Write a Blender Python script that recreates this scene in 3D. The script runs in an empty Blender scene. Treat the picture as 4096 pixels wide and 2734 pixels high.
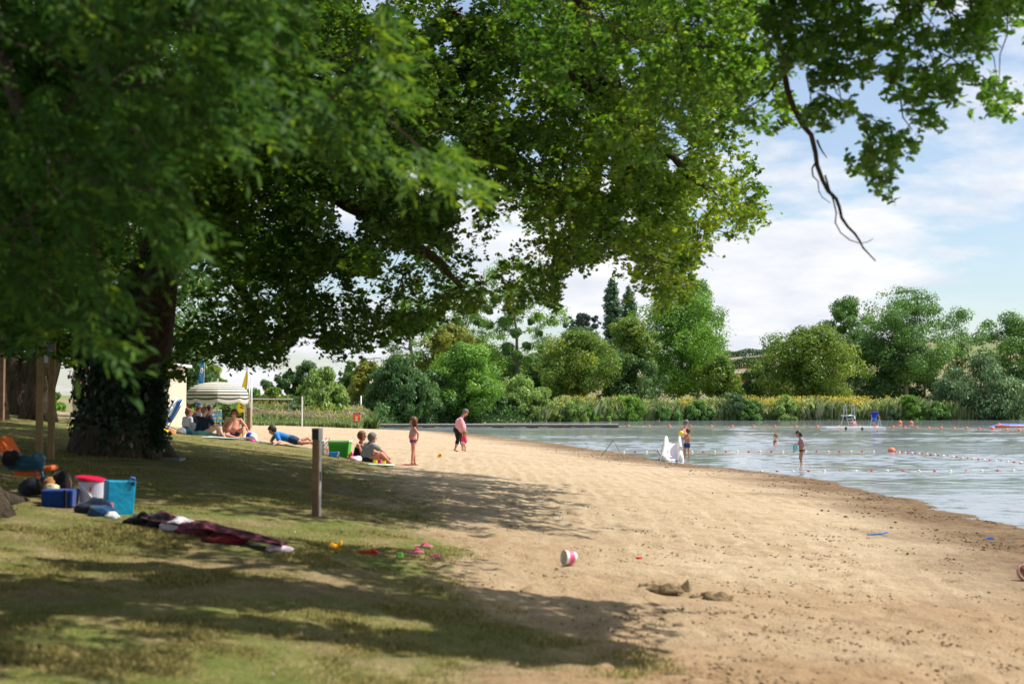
import bpy, bmesh, math, random
import numpy as np
from mathutils import Vector, Matrix
PI = math.pi
R = math.radians
random.seed(7)
rng = np.random.default_rng(11)
scene = bpy.context.scene
col = scene.collection

# ------------------------------------------------------------ camera
FPX = 5689.0            # focal length in pixels of the 4096 wide photograph (50 mm)
CZ = 2.4                # eye height above the water
PITCH = R(2.4)
cd = bpy.data.cameras.new('camera'); cam = bpy.data.objects.new('camera', cd); col.objects.link(cam)
cd.lens = 50; cd.sensor_width = 36; cd.clip_start = 0.1; cd.clip_end = 6000
cam.location = (0, 0, CZ); cam.rotation_euler = (PI/2 + PITCH, 0, 0)
cd.dof.use_dof = True; cd.dof.focus_distance = 62; cd.dof.aperture_fstop = 2.0
scene.camera = cam

# ------------------------------------------------------------ sky, sun, exposure
SUN_EL, SUN_AZ = R(56), R(84)      # azimuth clockwise from +Y (the view direction)
world = bpy.data.worlds.new('World'); scene.world = world; world.use_nodes = True
wn, wl = world.node_tree.nodes, world.node_tree.links
wn.clear()
def N(nt, t, **kw):
    n = nt.new(t)
    for k, v in kw.items():
        if hasattr(n, k): setattr(n, k, v)
        else: n.inputs[k.replace('_', ' ')].default_value = v
    return n
sky = N(wn, 'ShaderNodeTexSky', sky_type='NISHITA', sun_disc=False, sun_elevation=SUN_EL, sun_rotation=SUN_AZ,
        altitude=50, air_density=1.0, dust_density=.6, ozone_density=2.5)
tc = wn.new('ShaderNodeTexCoord'); sp = wn.new('ShaderNodeSeparateXYZ'); wl.new(tc.outputs['Generated'], sp.inputs[0])
zz = N(wn, 'ShaderNodeMath', operation='MAXIMUM'); wl.new(sp.outputs['Z'], zz.inputs[0]); zz.inputs[1].default_value = 0.0
za = N(wn, 'ShaderNodeMath', operation='ADD'); wl.new(zz.outputs[0], za.inputs[0]); za.inputs[1].default_value = 0.22
ux = N(wn, 'ShaderNodeMath', operation='DIVIDE'); wl.new(sp.outputs['X'], ux.inputs[0]); wl.new(za.outputs[0], ux.inputs[1])
uy = N(wn, 'ShaderNodeMath', operation='DIVIDE'); wl.new(sp.outputs['Y'], uy.inputs[0]); wl.new(za.outputs[0], uy.inputs[1])
cmb = wn.new('ShaderNodeCombineXYZ'); wl.new(ux.outputs[0], cmb.inputs[0]); wl.new(uy.outputs[0], cmb.inputs[1]); cmb.inputs[2].default_value = 3.7
CLOUD_OFF = (0.4, 1.15, 0)
mp = wn.new('ShaderNodeMapping'); mp.inputs['Location'].default_value = CLOUD_OFF; mp.inputs['Scale'].default_value = (1.0, 1.0, 1)
wl.new(cmb.outputs[0], mp.inputs[0])
n1 = N(wn, 'ShaderNodeTexNoise', Scale=1.7, Detail=10.0, Roughness=0.55, Distortion=0.2); wl.new(mp.outputs[0], n1.inputs['Vector'])
n2 = N(wn, 'ShaderNodeTexNoise', Scale=4.2, Detail=8.0, Roughness=0.6); wl.new(mp.outputs[0], n2.inputs['Vector'])
rc = wn.new('ShaderNodeValToRGB'); wl.new(n1.outputs['Fac'], rc.inputs[0])
rc.color_ramp.elements[0].position = 0.455; rc.color_ramp.elements[0].color = (0.16, 0.16, 0.16, 1)
rc.color_ramp.elements[1].position = 0.545; rc.color_ramp.elements[1].color = (0.97, 0.97, 0.97, 1)
shade = wn.new('ShaderNodeValToRGB'); wl.new(n2.outputs['Fac'], shade.inputs[0])
shade.color_ramp.elements[0].position = 0.34; shade.color_ramp.elements[0].color = (5.5, 5.7, 6.3, 1)
shade.color_ramp.elements[1].position = 0.62; shade.color_ramp.elements[1].color = (6.9, 6.95, 7.1, 1)
mixc = N(wn, 'ShaderNodeMix', data_type='RGBA')
wl.new(rc.outputs[0], mixc.inputs[0]); wl.new(sky.outputs[0], mixc.inputs[6]); wl.new(shade.outputs[0], mixc.inputs[7])
bg = wn.new('ShaderNodeBackground'); bg.inputs['Strength'].default_value = 0.105
wo = wn.new('ShaderNodeOutputWorld'); wl.new(mixc.outputs[2], bg.inputs[0]); wl.new(bg.outputs[0], wo.inputs[0])
sd = bpy.data.lights.new('sun', 'SUN'); sd.energy = 4.6; sd.angle = R(0.53); sd.color = (1.0, 0.94, 0.84)
sun = bpy.data.objects.new('sun', sd); col.objects.link(sun)
to_sun = Vector((math.sin(SUN_AZ)*math.cos(SUN_EL), math.cos(SUN_AZ)*math.cos(SUN_EL), math.sin(SUN_EL)))
sun.rotation_euler = to_sun.to_track_quat('Z', 'Y').to_euler()
vs = scene.view_settings; vs.view_transform = 'Standard'; vs.look = 'None'; vs.exposure = 0.50; vs.gamma = 1.0
cy = scene.cycles
cy.use_denoising = True; cy.max_bounces = 8; cy.transparent_max_bounces = 4; cy.diffuse_bounces = 5
cy.glossy_bounces = 3; cy.transmission_bounces = 3; cy.caustics_reflective = False; cy.caustics_refractive = False

# ------------------------------------------------------------ geometry helpers
def ray(px, py):
    u, v = (px - 2048)/FPX, (1367 - py)/FPX
    x = u; y = math.cos(PITCH) - v*math.sin(PITCH); z = math.sin(PITCH) + v*math.cos(PITCH)
    return x/y, z/y
def pt(px, py, d):
    x, z = ray(px, py)
    return Vector((x*d, d, CZ + z*d))
def project(P):
    """world Nx3 -> photo pixels"""
    x, y, z = P[:, 0], P[:, 1], P[:, 2] - CZ
    c, s = math.cos(PITCH), math.sin(PITCH)
    dep = y*c + z*s; up = -y*s + z*c
    dep = np.where(dep < 0.2, 0.2, dep)
    return 2048 + FPX*x/dep, 1367 - FPX*up/dep, (y*c + z*s) > 0.2
def in_poly(px, py, poly):
    inside = np.zeros(len(px), bool); n = len(poly)
    for i in range(n):
        x1, y1 = poly[i]; x2, y2 = poly[(i+1) % n]
        if y1 == y2: continue
        c = ((y1 > py) != (y2 > py)) & (px < (x2-x1)*(py-y1)/(y2-y1) + x1)
        inside ^= c
    return inside
def hash2(ix, iy, s):
    v = np.sin(ix*127.1 + iy*311.7 + s*74.7)*43758.5453
    return v - np.floor(v)
def vnoise(x, y, s=0):
    ix, iy = np.floor(x), np.floor(y); fx, fy = x-ix, y-iy
    fx = fx*fx*(3-2*fx); fy = fy*fy*(3-2*fy)
    a, b = hash2(ix, iy, s), hash2(ix+1, iy, s); c, d = hash2(ix, iy+1, s), hash2(ix+1, iy+1, s)
    return (a*(1-fx)+b*fx)*(1-fy) + (c*(1-fx)+d*fx)*fy
def fbm(x, y, s=0, o=4):
    t = 0; a = .5
    for k in range(o):
        t = t + a*vnoise(x, y, s+k); x = x*2.03+5.1; y = y*2.03+1.7; a *= .5
    return t/(1-.5**o)

# ------------------------------------------------------------ terrain height
TP = [(4096,2115,0),(3600,1990,0),(3200,1905,0),(2900,1870,0),(2700,1850,0),(2500,1815,0),(2200,1770,0),(1900,1735,0),(1560,1704,0),
 (4600,2250,0),(5600,2600,0),
 (2280,2240,.59),(1655,1860,.76),(1850,1805,.5),(4096,2734,.36),(3000,2734,.6),(2048,2734,.76),(3000,2300,.42),(3400,2140,.24),
 (1267,2065,.98),(450,2060,1.16),(0,2734,1.08),(1000,2734,.96),(500,1800,1.5),(180,1760,1.72),(850,1750,1.38),(1150,1775,1.15),
 (650,1835,1.38),(0,1950,1.5),(1150,2215,.92),(0,1640,2.08),(300,1662,1.9),(1850,1990,.72),(2300,1950,.55),(2700,1960,.35),
 (1003,1702,.55),(1208,1704,.52),(725,1692,.65),(-1500,1700,2.3),(-2500,2000,2.2),(700,1712,1.1),(1420,1705,.4)]
tx = []; 
for px, py, z in TP:
    r = ray(px, py); d = (z-CZ)/r[1]; tx.append((r[0]*d, d, z))
tx += [(0,0,.85),(-4,0,1.3),(4,0,.6),(8,2,.3),(-15,10,2.2),(-12,0,2.2),(0,-10,.9),(-20,60,2.1),(-30,100,1.4),(-22,125,.7),(-9,120,.45),(-2,20,.86)]
TX = np.array(tx)
def tpsk(r2): return np.where(r2 > 1e-9, r2*np.log(r2+1e-12), 0)
_n = len(TX); _sc = 20.0
_X = TX[:, :2]/_sc
K = tpsk(((_X[:, None]-_X[None])**2).sum(-1)) + np.eye(_n)*0.002
Pm = np.hstack([np.ones((_n, 1)), _X])
A = np.block([[K, Pm], [Pm.T, np.zeros((3, 3))]])
W = np.linalg.solve(A, np.concatenate([TX[:, 2], np.zeros(3)]))
def tps(x, y):
    q = np.stack([x/_sc, y/_sc], -1); out = W[_n] + W[_n+1]*q[..., 0] + W[_n+2]*q[..., 1]
    for i in range(_n):
        out = out + W[i]*tpsk((q[..., 0]-_X[i, 0])**2 + (q[..., 1]-_X[i, 1])**2)
    return out
SHY = [-30, 0, 13.8, 21, 26.8, 35.5, 45.5, 51.5, 55.7, 65, 82.8, 105, 112, 116.7, 121.9, 130, 142, 400]
SHX = [ 10, 9.0, 8.7, 9.4, 9.6, 9.7, 9.2, 7.7, 6.4, 5.2, 2.2, -2.7, -4.9, -7.1, -11.5, -13.5, -14, -14]
def shore_x(y): return np.interp(y, SHY, SHX)
def far_y(x): return np.interp(x, [-14, -8, 5, 20, 80, 200], [143, 158, 171, 182, 188, 195])
def wetdist(x, y):
    """>0 in the water (roughly metres), <0 on land"""
    w1 = (x - shore_x(y)); w2 = far_y(x) - y
    return np.minimum(w1, w2), w1, w2
def H(x, y):
    x = np.asarray(x, float); y = np.asarray(y, float)
    w, w1, w2 = wetdist(x, y)
    jag = (fbm(x*.6, y*.35, 3, 3)-.5)*.9*np.clip(1-np.abs(w)/3, 0, 1)
    w = w + jag
    near = np.clip(tps(np.clip(x, -28, 14), np.clip(y, -12, 128)), -.2, 2.6)
    near = near*(1-np.clip((y-118)/14, 0, 1)) + .55*np.clip((y-118)/14, 0, 1)
    land1 = np.minimum(np.maximum(near, .03+.02*np.clip(-w, 0, 3)), np.maximum(.0, -w*np.interp(y, [80, 112], [.085, .038])+.004))
    land2 = np.minimum(.75, -w*.3)
    land = np.where(w2 < 0, land2, land1)
    return np.where(w > 0, -0.07*np.minimum(w, 20)-.004, land)
GY = [-30, 6, 8.6, 10.1, 12.2, 13.1, 14.8, 16.5, 18.8, 22.9, 29.9, 33.9, 37, 39.5, 41.2, 42.6, 44, 47, 60, 100, 112, 116]
GX = [.3, .1, .0, -.1, -.4, -.92, -1.15, -1.0, -.8, -1.6, -2.6, -3.4, -4.0, -5.2, -6.8, -9.5, -13, -16, -20, -30, -30, -30]
def grassamt(x, y):
    g = (np.interp(y, GY, GX) - x)/1.3
    g = g + (fbm(x*.9, y*.5, 21, 4)-.5)*2.2
    far = (y-113.5)/2.0 + (fbm(x*.5, y*.4, 33)-.5)*2
    far = np.where((wetdist(x, y)[0] > -.6) & (y < 128), -2, far)
    return np.clip(np.maximum(g, far)*.5+.5, 0, 1)
def hz(x, y): return float(H(np.array([x]), np.array([y]))[0])
def G(px, py):
    """point of the ground seen at this photo pixel"""
    rx, rz = ray(px, py); d = np.concatenate([np.arange(5, 60, .05), np.arange(60, 200, .2)])
    z = CZ + rz*d; h = np.maximum(H(rx*d, d), 0)
    k = np.argmax(z <= h)
    return Vector((rx*d[k], d[k], float(h[k])))

# ------------------------------------------------------------ materials
def mat(name, c, rough=.6, var=.12, scale=6., bump=0., bscale=40., metal=0., spec=.4, sheen=0., c2=None, detail=4, emit=None):
    m = bpy.data.materials.new(name); m.use_nodes = True
    nt = m.node_tree.nodes; lk = m.node_tree.links; b = nt['Principled BSDF']
    t = nt.new('ShaderNodeTexCoord'); n = N(nt, 'ShaderNodeTexNoise', Scale=scale, Detail=detail, Roughness=.6); lk.new(t.outputs['Object'], n.inputs['Vector'])
    r = nt.new('ShaderNodeValToRGB'); lk.new(n.outputs['Fac'], r.inputs[0])
    c2 = c2 or tuple(min(1, v*(1+var)) for v in c); c1 = tuple(v*(1-var) for v in c)
    r.color_ramp.elements[0].position = .3; r.color_ramp.elements[0].color = (*c1, 1)
    r.color_ramp.elements[1].position = .7; r.color_ramp.elements[1].color = (*c2, 1)
    lk.new(r.outputs[0], b.inputs['Base Color']); b.inputs['Roughness'].default_value = rough
    b.inputs['Metallic'].default_value = metal; b.inputs['Specular IOR Level'].default_value = spec
    if sheen: b.inputs['Sheen Weight'].default_value = sheen
    if bump:
        n3 = N(nt, 'ShaderNodeTexNoise', Scale=bscale, Detail=4., Roughness=.6); lk.new(t.outputs['Object'], n3.inputs['Vector'])
        bp = N(nt, 'ShaderNodeBump', Strength=bump, Distance=.02); lk.new(n3.outputs['Fac'], bp.inputs['Height']); lk.new(bp.outputs[0], b.inputs['Normal'])
    return m
def leafmat(name, dark, mid, light, trans=.35, rough=.45, spec=.35):
    m = bpy.data.materials.new(name); m.use_nodes = True
    nt = m.node_tree.nodes; lk = m.node_tree.links; b = nt['Principled BSDF']; out = nt['Material Output']
    a = nt.new('ShaderNodeAttribute'); a.attribute_name = 'rnd'
    r = nt.new('ShaderNodeValToRGB'); lk.new(a.outputs['Fac'], r.inputs[0])
    e = r.color_ramp.elements; e[0].position = 0.; e[0].color = (*dark, 1); e[1].position = 1.; e[1].color = (*light, 1)
    x = e.new(.5); x.color = (*mid, 1)
    lk.new(r.outputs[0], b.inputs['Base Color']); b.inputs['Roughness'].default_value = rough; b.inputs['Specular IOR Level'].default_value = spec
    tr = nt.new('ShaderNodeBsdfTranslucent'); hs = N(nt, 'ShaderNodeHueSaturation', Hue=.485, Saturation=1.1, Value=1.6); lk.new(r.outputs[0], hs.inputs['Color'])
    lk.new(hs.outputs[0], tr.inputs['Color'])
    mx = nt.new('ShaderNodeMixShader'); mx.inputs[0].default_value = trans
    lk.new(b.outputs[0], mx.inputs[1]); lk.new(tr.outputs[0], mx.inputs[2]); lk.new(mx.outputs[0], out.inputs['Surface'])
    return m

# ------------------------------------------------------------ objects
def setp(o, label=None, cat=None, group=None, kind=None):
    if label: o['label'] = label
    if cat: o['category'] = cat
    if group: o['group'] = group
    if kind: o['kind'] = kind
    return o
ROOTM = {}
def thing(name, label, cat, loc=(0, 0, 0), rz=0., group=None, tilt=None):
    o = bpy.data.objects.new(name, None); col.objects.link(o); o.empty_display_size = .2
    o.location = loc; o.rotation_euler = (tilt[0] if tilt else 0, tilt[1] if tilt else 0, rz)
    setp(o, label, cat, group)
    ROOTM[o.name] = Matrix.Translation(Vector(loc)) @ o.rotation_euler.to_matrix().to_4x4()
    return o
def link(name, me, m, parent=None, local=True, smooth=False):
    """parts authored in the thing's own frame (local) or in world space (local=False)"""
    o = bpy.data.objects.new(name, me); col.objects.link(o)
    if m is not None and not me.materials: me.materials.append(m)
    if parent is not None:
        M0 = ROOTM[parent.name]
        ROOTM[o.name] = M0
        if not local: me.transform(M0.inverted())
        o.parent = parent
    else:
        ROOTM[o.name] = Matrix.Identity(4)
    if smooth:
        me.polygons.foreach_set('use_smooth', [True]*len(me.polygons))
    return o
class MB:
    def __init__(s): s.v = []; s.f = []; s.mi = []; s.cm = 0
    def add(s, v, f):
        k = len(s.v); s.v += [tuple(p) for p in v]; s.f += [tuple(i+k for i in q) for q in f]; s.mi += [s.cm]*len(f); return s
    def box(s, c, d, rot=None, taper=1.0):
        x, y, z = d[0]/2, d[1]/2, d[2]/2
        v = [Vector((a*x*(taper if q > 0 else 1), b*y*(taper if q > 0 else 1), q*z)) for q in (-1, 1) for a, b in ((-1,-1),(1,-1),(1,1),(-1,1))]
        if rot is not None: v = [rot @ p for p in v]
        v = [p + Vector(c) for p in v]
        return s.add(v, [(3,2,1,0),(4,5,6,7),(0,1,5,4),(1,2,6,5),(2,3,7,6),(3,0,4,7)])
    def tube(s, pts, rad, seg=8, flat=None):
        pts = [Vector(p) for p in pts]; n = len(pts)
        if not hasattr(rad, '__len__'): rad = [rad]*n
        v = []; f = []; prev = None
        for i, p in enumerate(pts):
            t = (pts[min(i+1, n-1)] - pts[max(i-1, 0)]); t = t.normalized() if t.length > 1e-9 else Vector((0,0,1))
            if prev is None:
                a = t.cross(Vector((0,0,1))); a = a.normalized() if a.length > .05 else t.cross(Vector((0,1,0))).normalized()
            else:
                a = prev - t*prev.dot(t); a = a.normalized() if a.length > 1e-6 else t.orthogonal().normalized()
            prev = a; b = t.cross(a)
            for k in range(seg):
                w = 2*PI*k/seg; v.append(p + (a*math.cos(w) + b*math.sin(w)*(flat or 1))*rad[i])
        for i in range(n-1):
            for k in range(seg):
                k2 = (k+1) % seg; f.append((i*seg+k, i*seg+k2, (i+1)*seg+k2, (i+1)*seg+k))
        f.append(tuple(reversed(range(seg)))); f.append(tuple(range((n-1)*seg, n*seg)))
        return s.add(v, f)
    def sphere(s, c, r, seg=12, rings=8, M=None):
        if not hasattr(r, '__len__'): r = (r, r, r)
        v = []; f = []; c = Vector(c)
        for i in range(1, rings):
            th = PI*i/rings
            for k in range(seg):
                w = 2*PI*k/seg; p = Vector((r[0]*math.sin(th)*math.cos(w), r[1]*math.sin(th)*math.sin(w), r[2]*math.cos(th))); v.append(p)
        top = len(v); v.append(Vector((0, 0, r[2]))); v.append(Vector((0, 0, -r[2])))
        if M is not None: v = [M @ p for p in v]
        v = [p + c for p in v]
        for i in range(rings-2):
            for k in range(seg):
                k2 = (k+1) % seg; f.append((i*seg+k, (i+1)*seg+k, (i+1)*seg+k2, i*seg+k2))
        for k in range(seg):
            k2 = (k+1) % seg; f.append((top, k, k2)); f.append((top+1, (rings-2)*seg+k2, (rings-2)*seg+k))
        return s.add(v, f)
    def lathe(s, prof, seg=24, c=(0,0,0), M=None, closed=False):
        v = []; f = []; n = len(prof); c = Vector(c)
        for r, z in prof:
            for k in range(seg):
                w = 2*PI*k/seg; p = Vector((r*math.cos(w), r*math.sin(w), z)); v.append((M @ p if M is not None else p) + c)
        for i in range(n-1):
            for k in range(seg):
                k2 = (k+1) % seg; f.append((i*seg+k, i*seg+k2, (i+1)*seg+k2, (i+1)*seg+k))
        return s.add(v, f)
    def sheet(s, fn, nu, nv):
        v = [fn(i/nu, j/nv) for j in range(nv+1) for i in range(nu+1)]
        f = [(j*(nu+1)+i, j*(nu+1)+i+1, (j+1)*(nu+1)+i+1, (j+1)*(nu+1)+i) for j in range(nv) for i in range(nu)]
        return s.add(v, f)
    def prism(s, poly, axis_vec, M=None):
        """extrude a 3D polygon along a vector"""
        n = len(poly); a = Vector(axis_vec); v = [Vector(p) for p in poly] + [Vector(p)+a for p in poly]
        if M is not None: v = [M @ p for p in v]
        return s.add(v, [tuple(reversed(range(n))), tuple(range(n, 2*n))] + [(i, (i+1) % n, n+(i+1) % n, n+i) for i in range(n)])
    def me(s, name='m', mats=None):
        me = bpy.data.meshes.new(name); me.from_pydata([tuple(p) for p in s.v], [], s.f)
        if mats:
            for q in mats: me.materials.append(q)
            me.polygons.foreach_set('material_index', s.mi)
        me.update(); return me
    def build(s, name, m, parent=None, local=True, smooth=False, bevel=0):
        mats = m if isinstance(m, (list, tuple)) else [m]
        o = link(name, s.me(name, mats), None, parent, local, smooth)
        if bevel:
            b = o.modifiers.new('bevel', 'BEVEL'); b.width = bevel; b.segments = 2; b.limit_method = 'ANGLE'
        return o
def solid(o, th, off=0):
    s = o.modifiers.new('solid', 'SOLIDIFY'); s.thickness = th; s.offset = off; return o

# ------------------------------------------------------------ the ground
def grid_mesh(name, ys, us, xfun, zfun, attrs=None):
    Y, U = np.meshgrid(ys, us, indexing='ij'); X = xfun(Y, U); Z = zfun(X, Y)
    n, m = Y.shape
    v = np.stack([X, Y, Z], -1).reshape(-1, 3)
    idx = np.arange(n*m).reshape(n, m)
    q = np.stack([idx[:-1, :-1], idx[:-1, 1:], idx[1:, 1:], idx[1:, :-1]], -1).reshape(-1, 4)
    return v, q
def np_mesh(name, v, q, per_vert=None, smooth=True):
    me = bpy.data.meshes.new(name); k = q.shape[1]
    me.vertices.add(len(v)); me.vertices.foreach_set('co', v.astype(np.float32).ravel())
    me.loops.add(q.size); me.loops.foreach_set('vertex_index', q.astype(np.int32).ravel())
    me.polygons.add(len(q)); me.polygons.foreach_set('loop_start', np.arange(0, q.size, k, dtype=np.int32))
    if per_vert:
        for a, val in per_vert.items():
            at = me.attributes.new(a, 'FLOAT', 'POINT'); at.data.foreach_set('value', val.astype(np.float32))
    me.update(calc_edges=True)
    if smooth: me.polygons.foreach_set('use_smooth', np.ones(len(q), bool))
    return me
def ground_material():
    m = bpy.data.materials.new('ground'); m.use_nodes = True
    nt = m.node_tree.nodes; lk = m.node_tree.links; b = nt['Principled BSDF']; b.inputs['Roughness'].default_value = .92; b.inputs['Specular IOR Level'].default_value = .15
    geo = nt.new('ShaderNodeNewGeometry'); P = geo.outputs['Position']
    def noise(sc, det=5., ro=.6, vec=P, dist=0.):
        n = N(nt, 'ShaderNodeTexNoise', Scale=sc, Detail=det, Roughness=ro, Distortion=dist); lk.new(vec, n.inputs['Vector']); return n.outputs['Fac']
    def ramp(f, stops):
        r = nt.new('ShaderNodeValToRGB'); lk.new(f, r.inputs[0]); e = r.color_ramp.elements
        while len(e) < len(stops): e.new(.5)
        for k, (p_, c_) in enumerate(stops): e[k].position = p_; e[k].color = (*c_, 1) if len(c_) == 3 else c_
        return r.outputs[0]
    def mix(f, a, c, mode='MIX'):
        x = N(nt, 'ShaderNodeMix', data_type='RGBA', blend_type=mode)
        if isinstance(f, float): x.inputs[0].default_value = f
        else: lk.new(f, x.inputs[0])
        for s_, i in ((a, 6), (c, 7)):
            if isinstance(s_, tuple): x.inputs[i].default_value = (*s_, 1)
            else: lk.new(s_, x.inputs[i])
        return x.outputs[2]
    # raked streaks run towards the lake bend
    mpn = nt.new('ShaderNodeMapping'); mpn.inputs['Rotation'].default_value = (0, 0, R(-38)); mpn.inputs['Scale'].default_value = (4.5, .30, 1); lk.new(P, mpn.inputs[0])
    sand = ramp(noise(2.2, 8., .7), [(.3, (.45, .34, .22)), (.5, (.54, .425, .29)), (.72, (.61, .495, .355))])
    streak = ramp(noise(1.3, 4., .6, mpn.outputs[0]), [(.40, (.82, .80, .77)), (.58, (1.05, 1.05, 1.05))])
    sand = mix(.35, sand, streak, 'MULTIPLY')
    sh = nt.new('ShaderNodeAttribute'); sh.attribute_name = 'rake'
    rn = N(nt, 'ShaderNodeMath', operation='MULTIPLY_ADD'); lk.new(noise(.9, 4., .6), rn.inputs[0]); rn.inputs[1].default_value = 9.; lk.new(sh.outputs['Fac'], rn.inputs[2])
    sn = N(nt, 'ShaderNodeMath', operation='SINE'); lk.new(rn.outputs[0], sn.inputs[0])
    gate = ramp(noise(.28, 3., .6), [(.40, (0, 0, 0)), (.60, (.7, .7, .7))])
    rakec = ramp(sn.outputs[0], [(.0, (.84, .79, .74)), (.8, (1.03, 1.03, 1.03))])
    sand = mix(gate, sand, mix(1., sand, rakec, 'MULTIPLY'))
    clump = ramp(noise(8.5, 5., .7, dist=.5), [(.33, (.45, .38, .32)), (.40, (1, 1, 1))])
    sand = mix(.7, sand, clump, 'MULTIPLY')
    grit = ramp(noise(60., 3., .6), [(.3, (.72, .70, .66)), (.62, (1.12, 1.12, 1.12))])
    sand = mix(.7, sand, grit, 'MULTIPLY')
    wet = nt.new('ShaderNodeAttribute'); wet.attribute_name = 'wet'
    vig = nt.new('ShaderNodeAttribute'); vig.attribute_name = 'darkened'  # near-sand darkening: mostly vignetting painted into the colour, partly wetter brown sand
    sand = mix(vig.outputs['Fac'], sand, ramp(noise(1.7, 8., .7), [(.35, (.27, .165, .085)), (.65, (.42, .28, .155))]))
    sand = mix(wet.outputs['Fac'], sand, ramp(noise(5., 8., .75), [(.40, (.085, .052, .027)), (.60, (.235, .145, .078))]))
    lawn = ramp(noise(1.1, 7., .68), [(.34, (.33, .265, .15)), (.43, (.26, .235, .10)), (.55, (.16, .185, .05)), (.66, (.125, .165, .038)), (.78, (.31, .27, .125))])
    tuft = ramp(noise(22., 4., .7), [(.3, (.55, .6, .5)), (.65, (1.25, 1.2, 1.1))])
    lawn = mix(.8, lawn, tuft, 'MULTIPLY')
    soil = ramp(noise(3.5, 7., .7), [(.35, (.20, .135, .08)), (.65, (.38, .28, .175))])
    lawn = mix(ramp(noise(.55, 6., .7, dist=.5), [(.47, (0, 0, 0)), (.64, (.85, .85, .85))]), lawn, soil)
    ga = nt.new('ShaderNodeAttribute'); ga.attribute_name = 'grass'
    ad = N(nt, 'ShaderNodeMath', operation='ADD'); lk.new(ga.outputs['Fac'], ad.inputs[0])
    nn = N(nt, 'ShaderNodeMath', operation='MULTIPLY_ADD'); lk.new(noise(6., 6., .75), nn.inputs[0]); nn.inputs[1].default_value = 1.3; nn.inputs[2].default_value = -.65
    lk.new(nn.outputs[0], ad.inputs[1])
    base = mix(ramp(ad.outputs[0], [(.42, (0, 0, 0)), (.62, (1, 1, 1))]), sand, lawn)
    lk.new(base, b.inputs['Base Color'])
    h1 = noise(7., 6., .7); h2 = noise(45., 3., .6)
    hs = N(nt, 'ShaderNodeMath', operation='MULTIPLY_ADD'); lk.new(h2, hs.inputs[0]); hs.inputs[1].default_value = .25; lk.new(h1, hs.inputs[2])
    bp = N(nt, 'ShaderNodeBump', Strength=.9, Distance=.10); lk.new(hs.outputs[0], bp.inputs['Height']); lk.new(bp.outputs[0], b.inputs['Normal'])
    return m
M_GROUND = ground_material()
ys = np.concatenate([np.arange(-6, 6.5, 1.), np.geomspace(6.5, 45, 420), np.geomspace(45.3, 200, 200), np.geomspace(204, 330, 24)])
us = np.linspace(-1, 1, 381)
def gx(Y, U): return np.sign(U)*np.abs(U)**1.25*(6 + np.maximum(Y, 0)*.62)
PITS = []
_r = random.Random(5)
for k in range(950):       # scuffs and clods left by feet in the sand
    yy = 8.5*math.exp(_r.random()*1.5); xx = _r.uniform(-.12, .5)*yy
    PITS.append((xx, yy, _r.uniform(.05, .14), _r.uniform(.015, .06)*_r.choice((-1, -1, 1))))
for px, py, r_, h_ in [(2710,2352,.09,.05),(2600,2360,.13,.04),(2650,2345,.12,.05),(2830,2390,.12,.05),(2860,2400,.11,.05),(3200,2125,.16,-.06),(3150,2118,.14,-.05),
                  (2560,2240,.12,-.04),(3480,2295,.12,.045),(1850,2470,.06,-.06),(2700,2375,.16,-.05),(3690,2430,.1,.045),(3300,2135,.13,.04),(2350,2255,.10,-.03)]:
    g_ = G(px, py); PITS.append((g_.x, g_.y, r_, h_))
def gz(X, Y):
    Z = H(X, Y); w, w1, w2 = wetdist(X, Y); s = np.clip(-w/2, 0, 1)*(Y < 140); g = grassamt(X, Y)
    amp = np.where(g > .5, .035, .020)
    Z = Z + s*amp*(fbm(X*1.6, Y*1.6, 50, 5)-.5)*2 + s*(1-g)*.028*(fbm(X*7, Y*7, 60, 3)-.5)
    Z = Z + s*(1-g)*.008*np.sin(w*12.+fbm(X*.5, Y*.3, 97, 2)*5)*np.clip((fbm(X*.2, Y*.12, 98, 2)-.35)*4, 0, 1)
    edge = np.exp(-((-w-.9)/.9)**2)*(Y < 120)
    Z = Z + edge*.07*np.clip(fbm(X*3, Y*3, 70, 3)-.45, 0, 1)*2.
    for (a, b_, r_, h_) in PITS:
        if b_ > 46: continue
        i0, i1 = np.searchsorted(ys, b_-3*r_), np.searchsorted(ys, b_+3*r_)
        if i1 <= i0: continue
        d2 = (X[i0:i1]-a)**2 + (Y[i0:i1]-b_)**2
        Z[i0:i1] += h_*np.exp(-d2/(r_*r_))*s[i0:i1]*np.clip(1.3-g[i0:i1], 0, 1)
    return Z
v_, q_ = grid_mesh('ground', ys, us, gx, gz)
g_att = grassamt(v_[:, 0], v_[:, 1])
w_att = wetdist(v_[:, 0], v_[:, 1])[0]
wet_att = np.clip(1.3 - (-w_att + (fbm(v_[:, 0]*.5, v_[:, 1]*.5, 80)-.5)*3.5)/3.2, 0, 1)*(v_[:, 1] < 150)*.9
rake_att = w_att*17.
vignette_att = np.clip((19-v_[:, 1])/12 + (fbm(v_[:, 0]*.35, v_[:, 1]*.35, 84)-.5)*1.2, 0, .85)  # grows towards the viewer: painted vignetting over somewhat wetter sand
def split_ground(mask, name, label_kind):
    qq = q_[mask]; used = np.unique(qq); remap = np.zeros(len(v_), int); remap[used] = np.arange(len(used))
    me = np_mesh(name, v_[used], remap[qq], {'grass': g_att[used], 'wet': wet_att[used], 'darkened': vignette_att[used], 'rake': rake_att[used]})
    o = link(name, me, M_GROUND); setp(o, kind='structure'); return o
gq = g_att[q_].mean(1) > .5
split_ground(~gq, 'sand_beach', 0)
split_ground(gq, 'lawn', 0)

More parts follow.
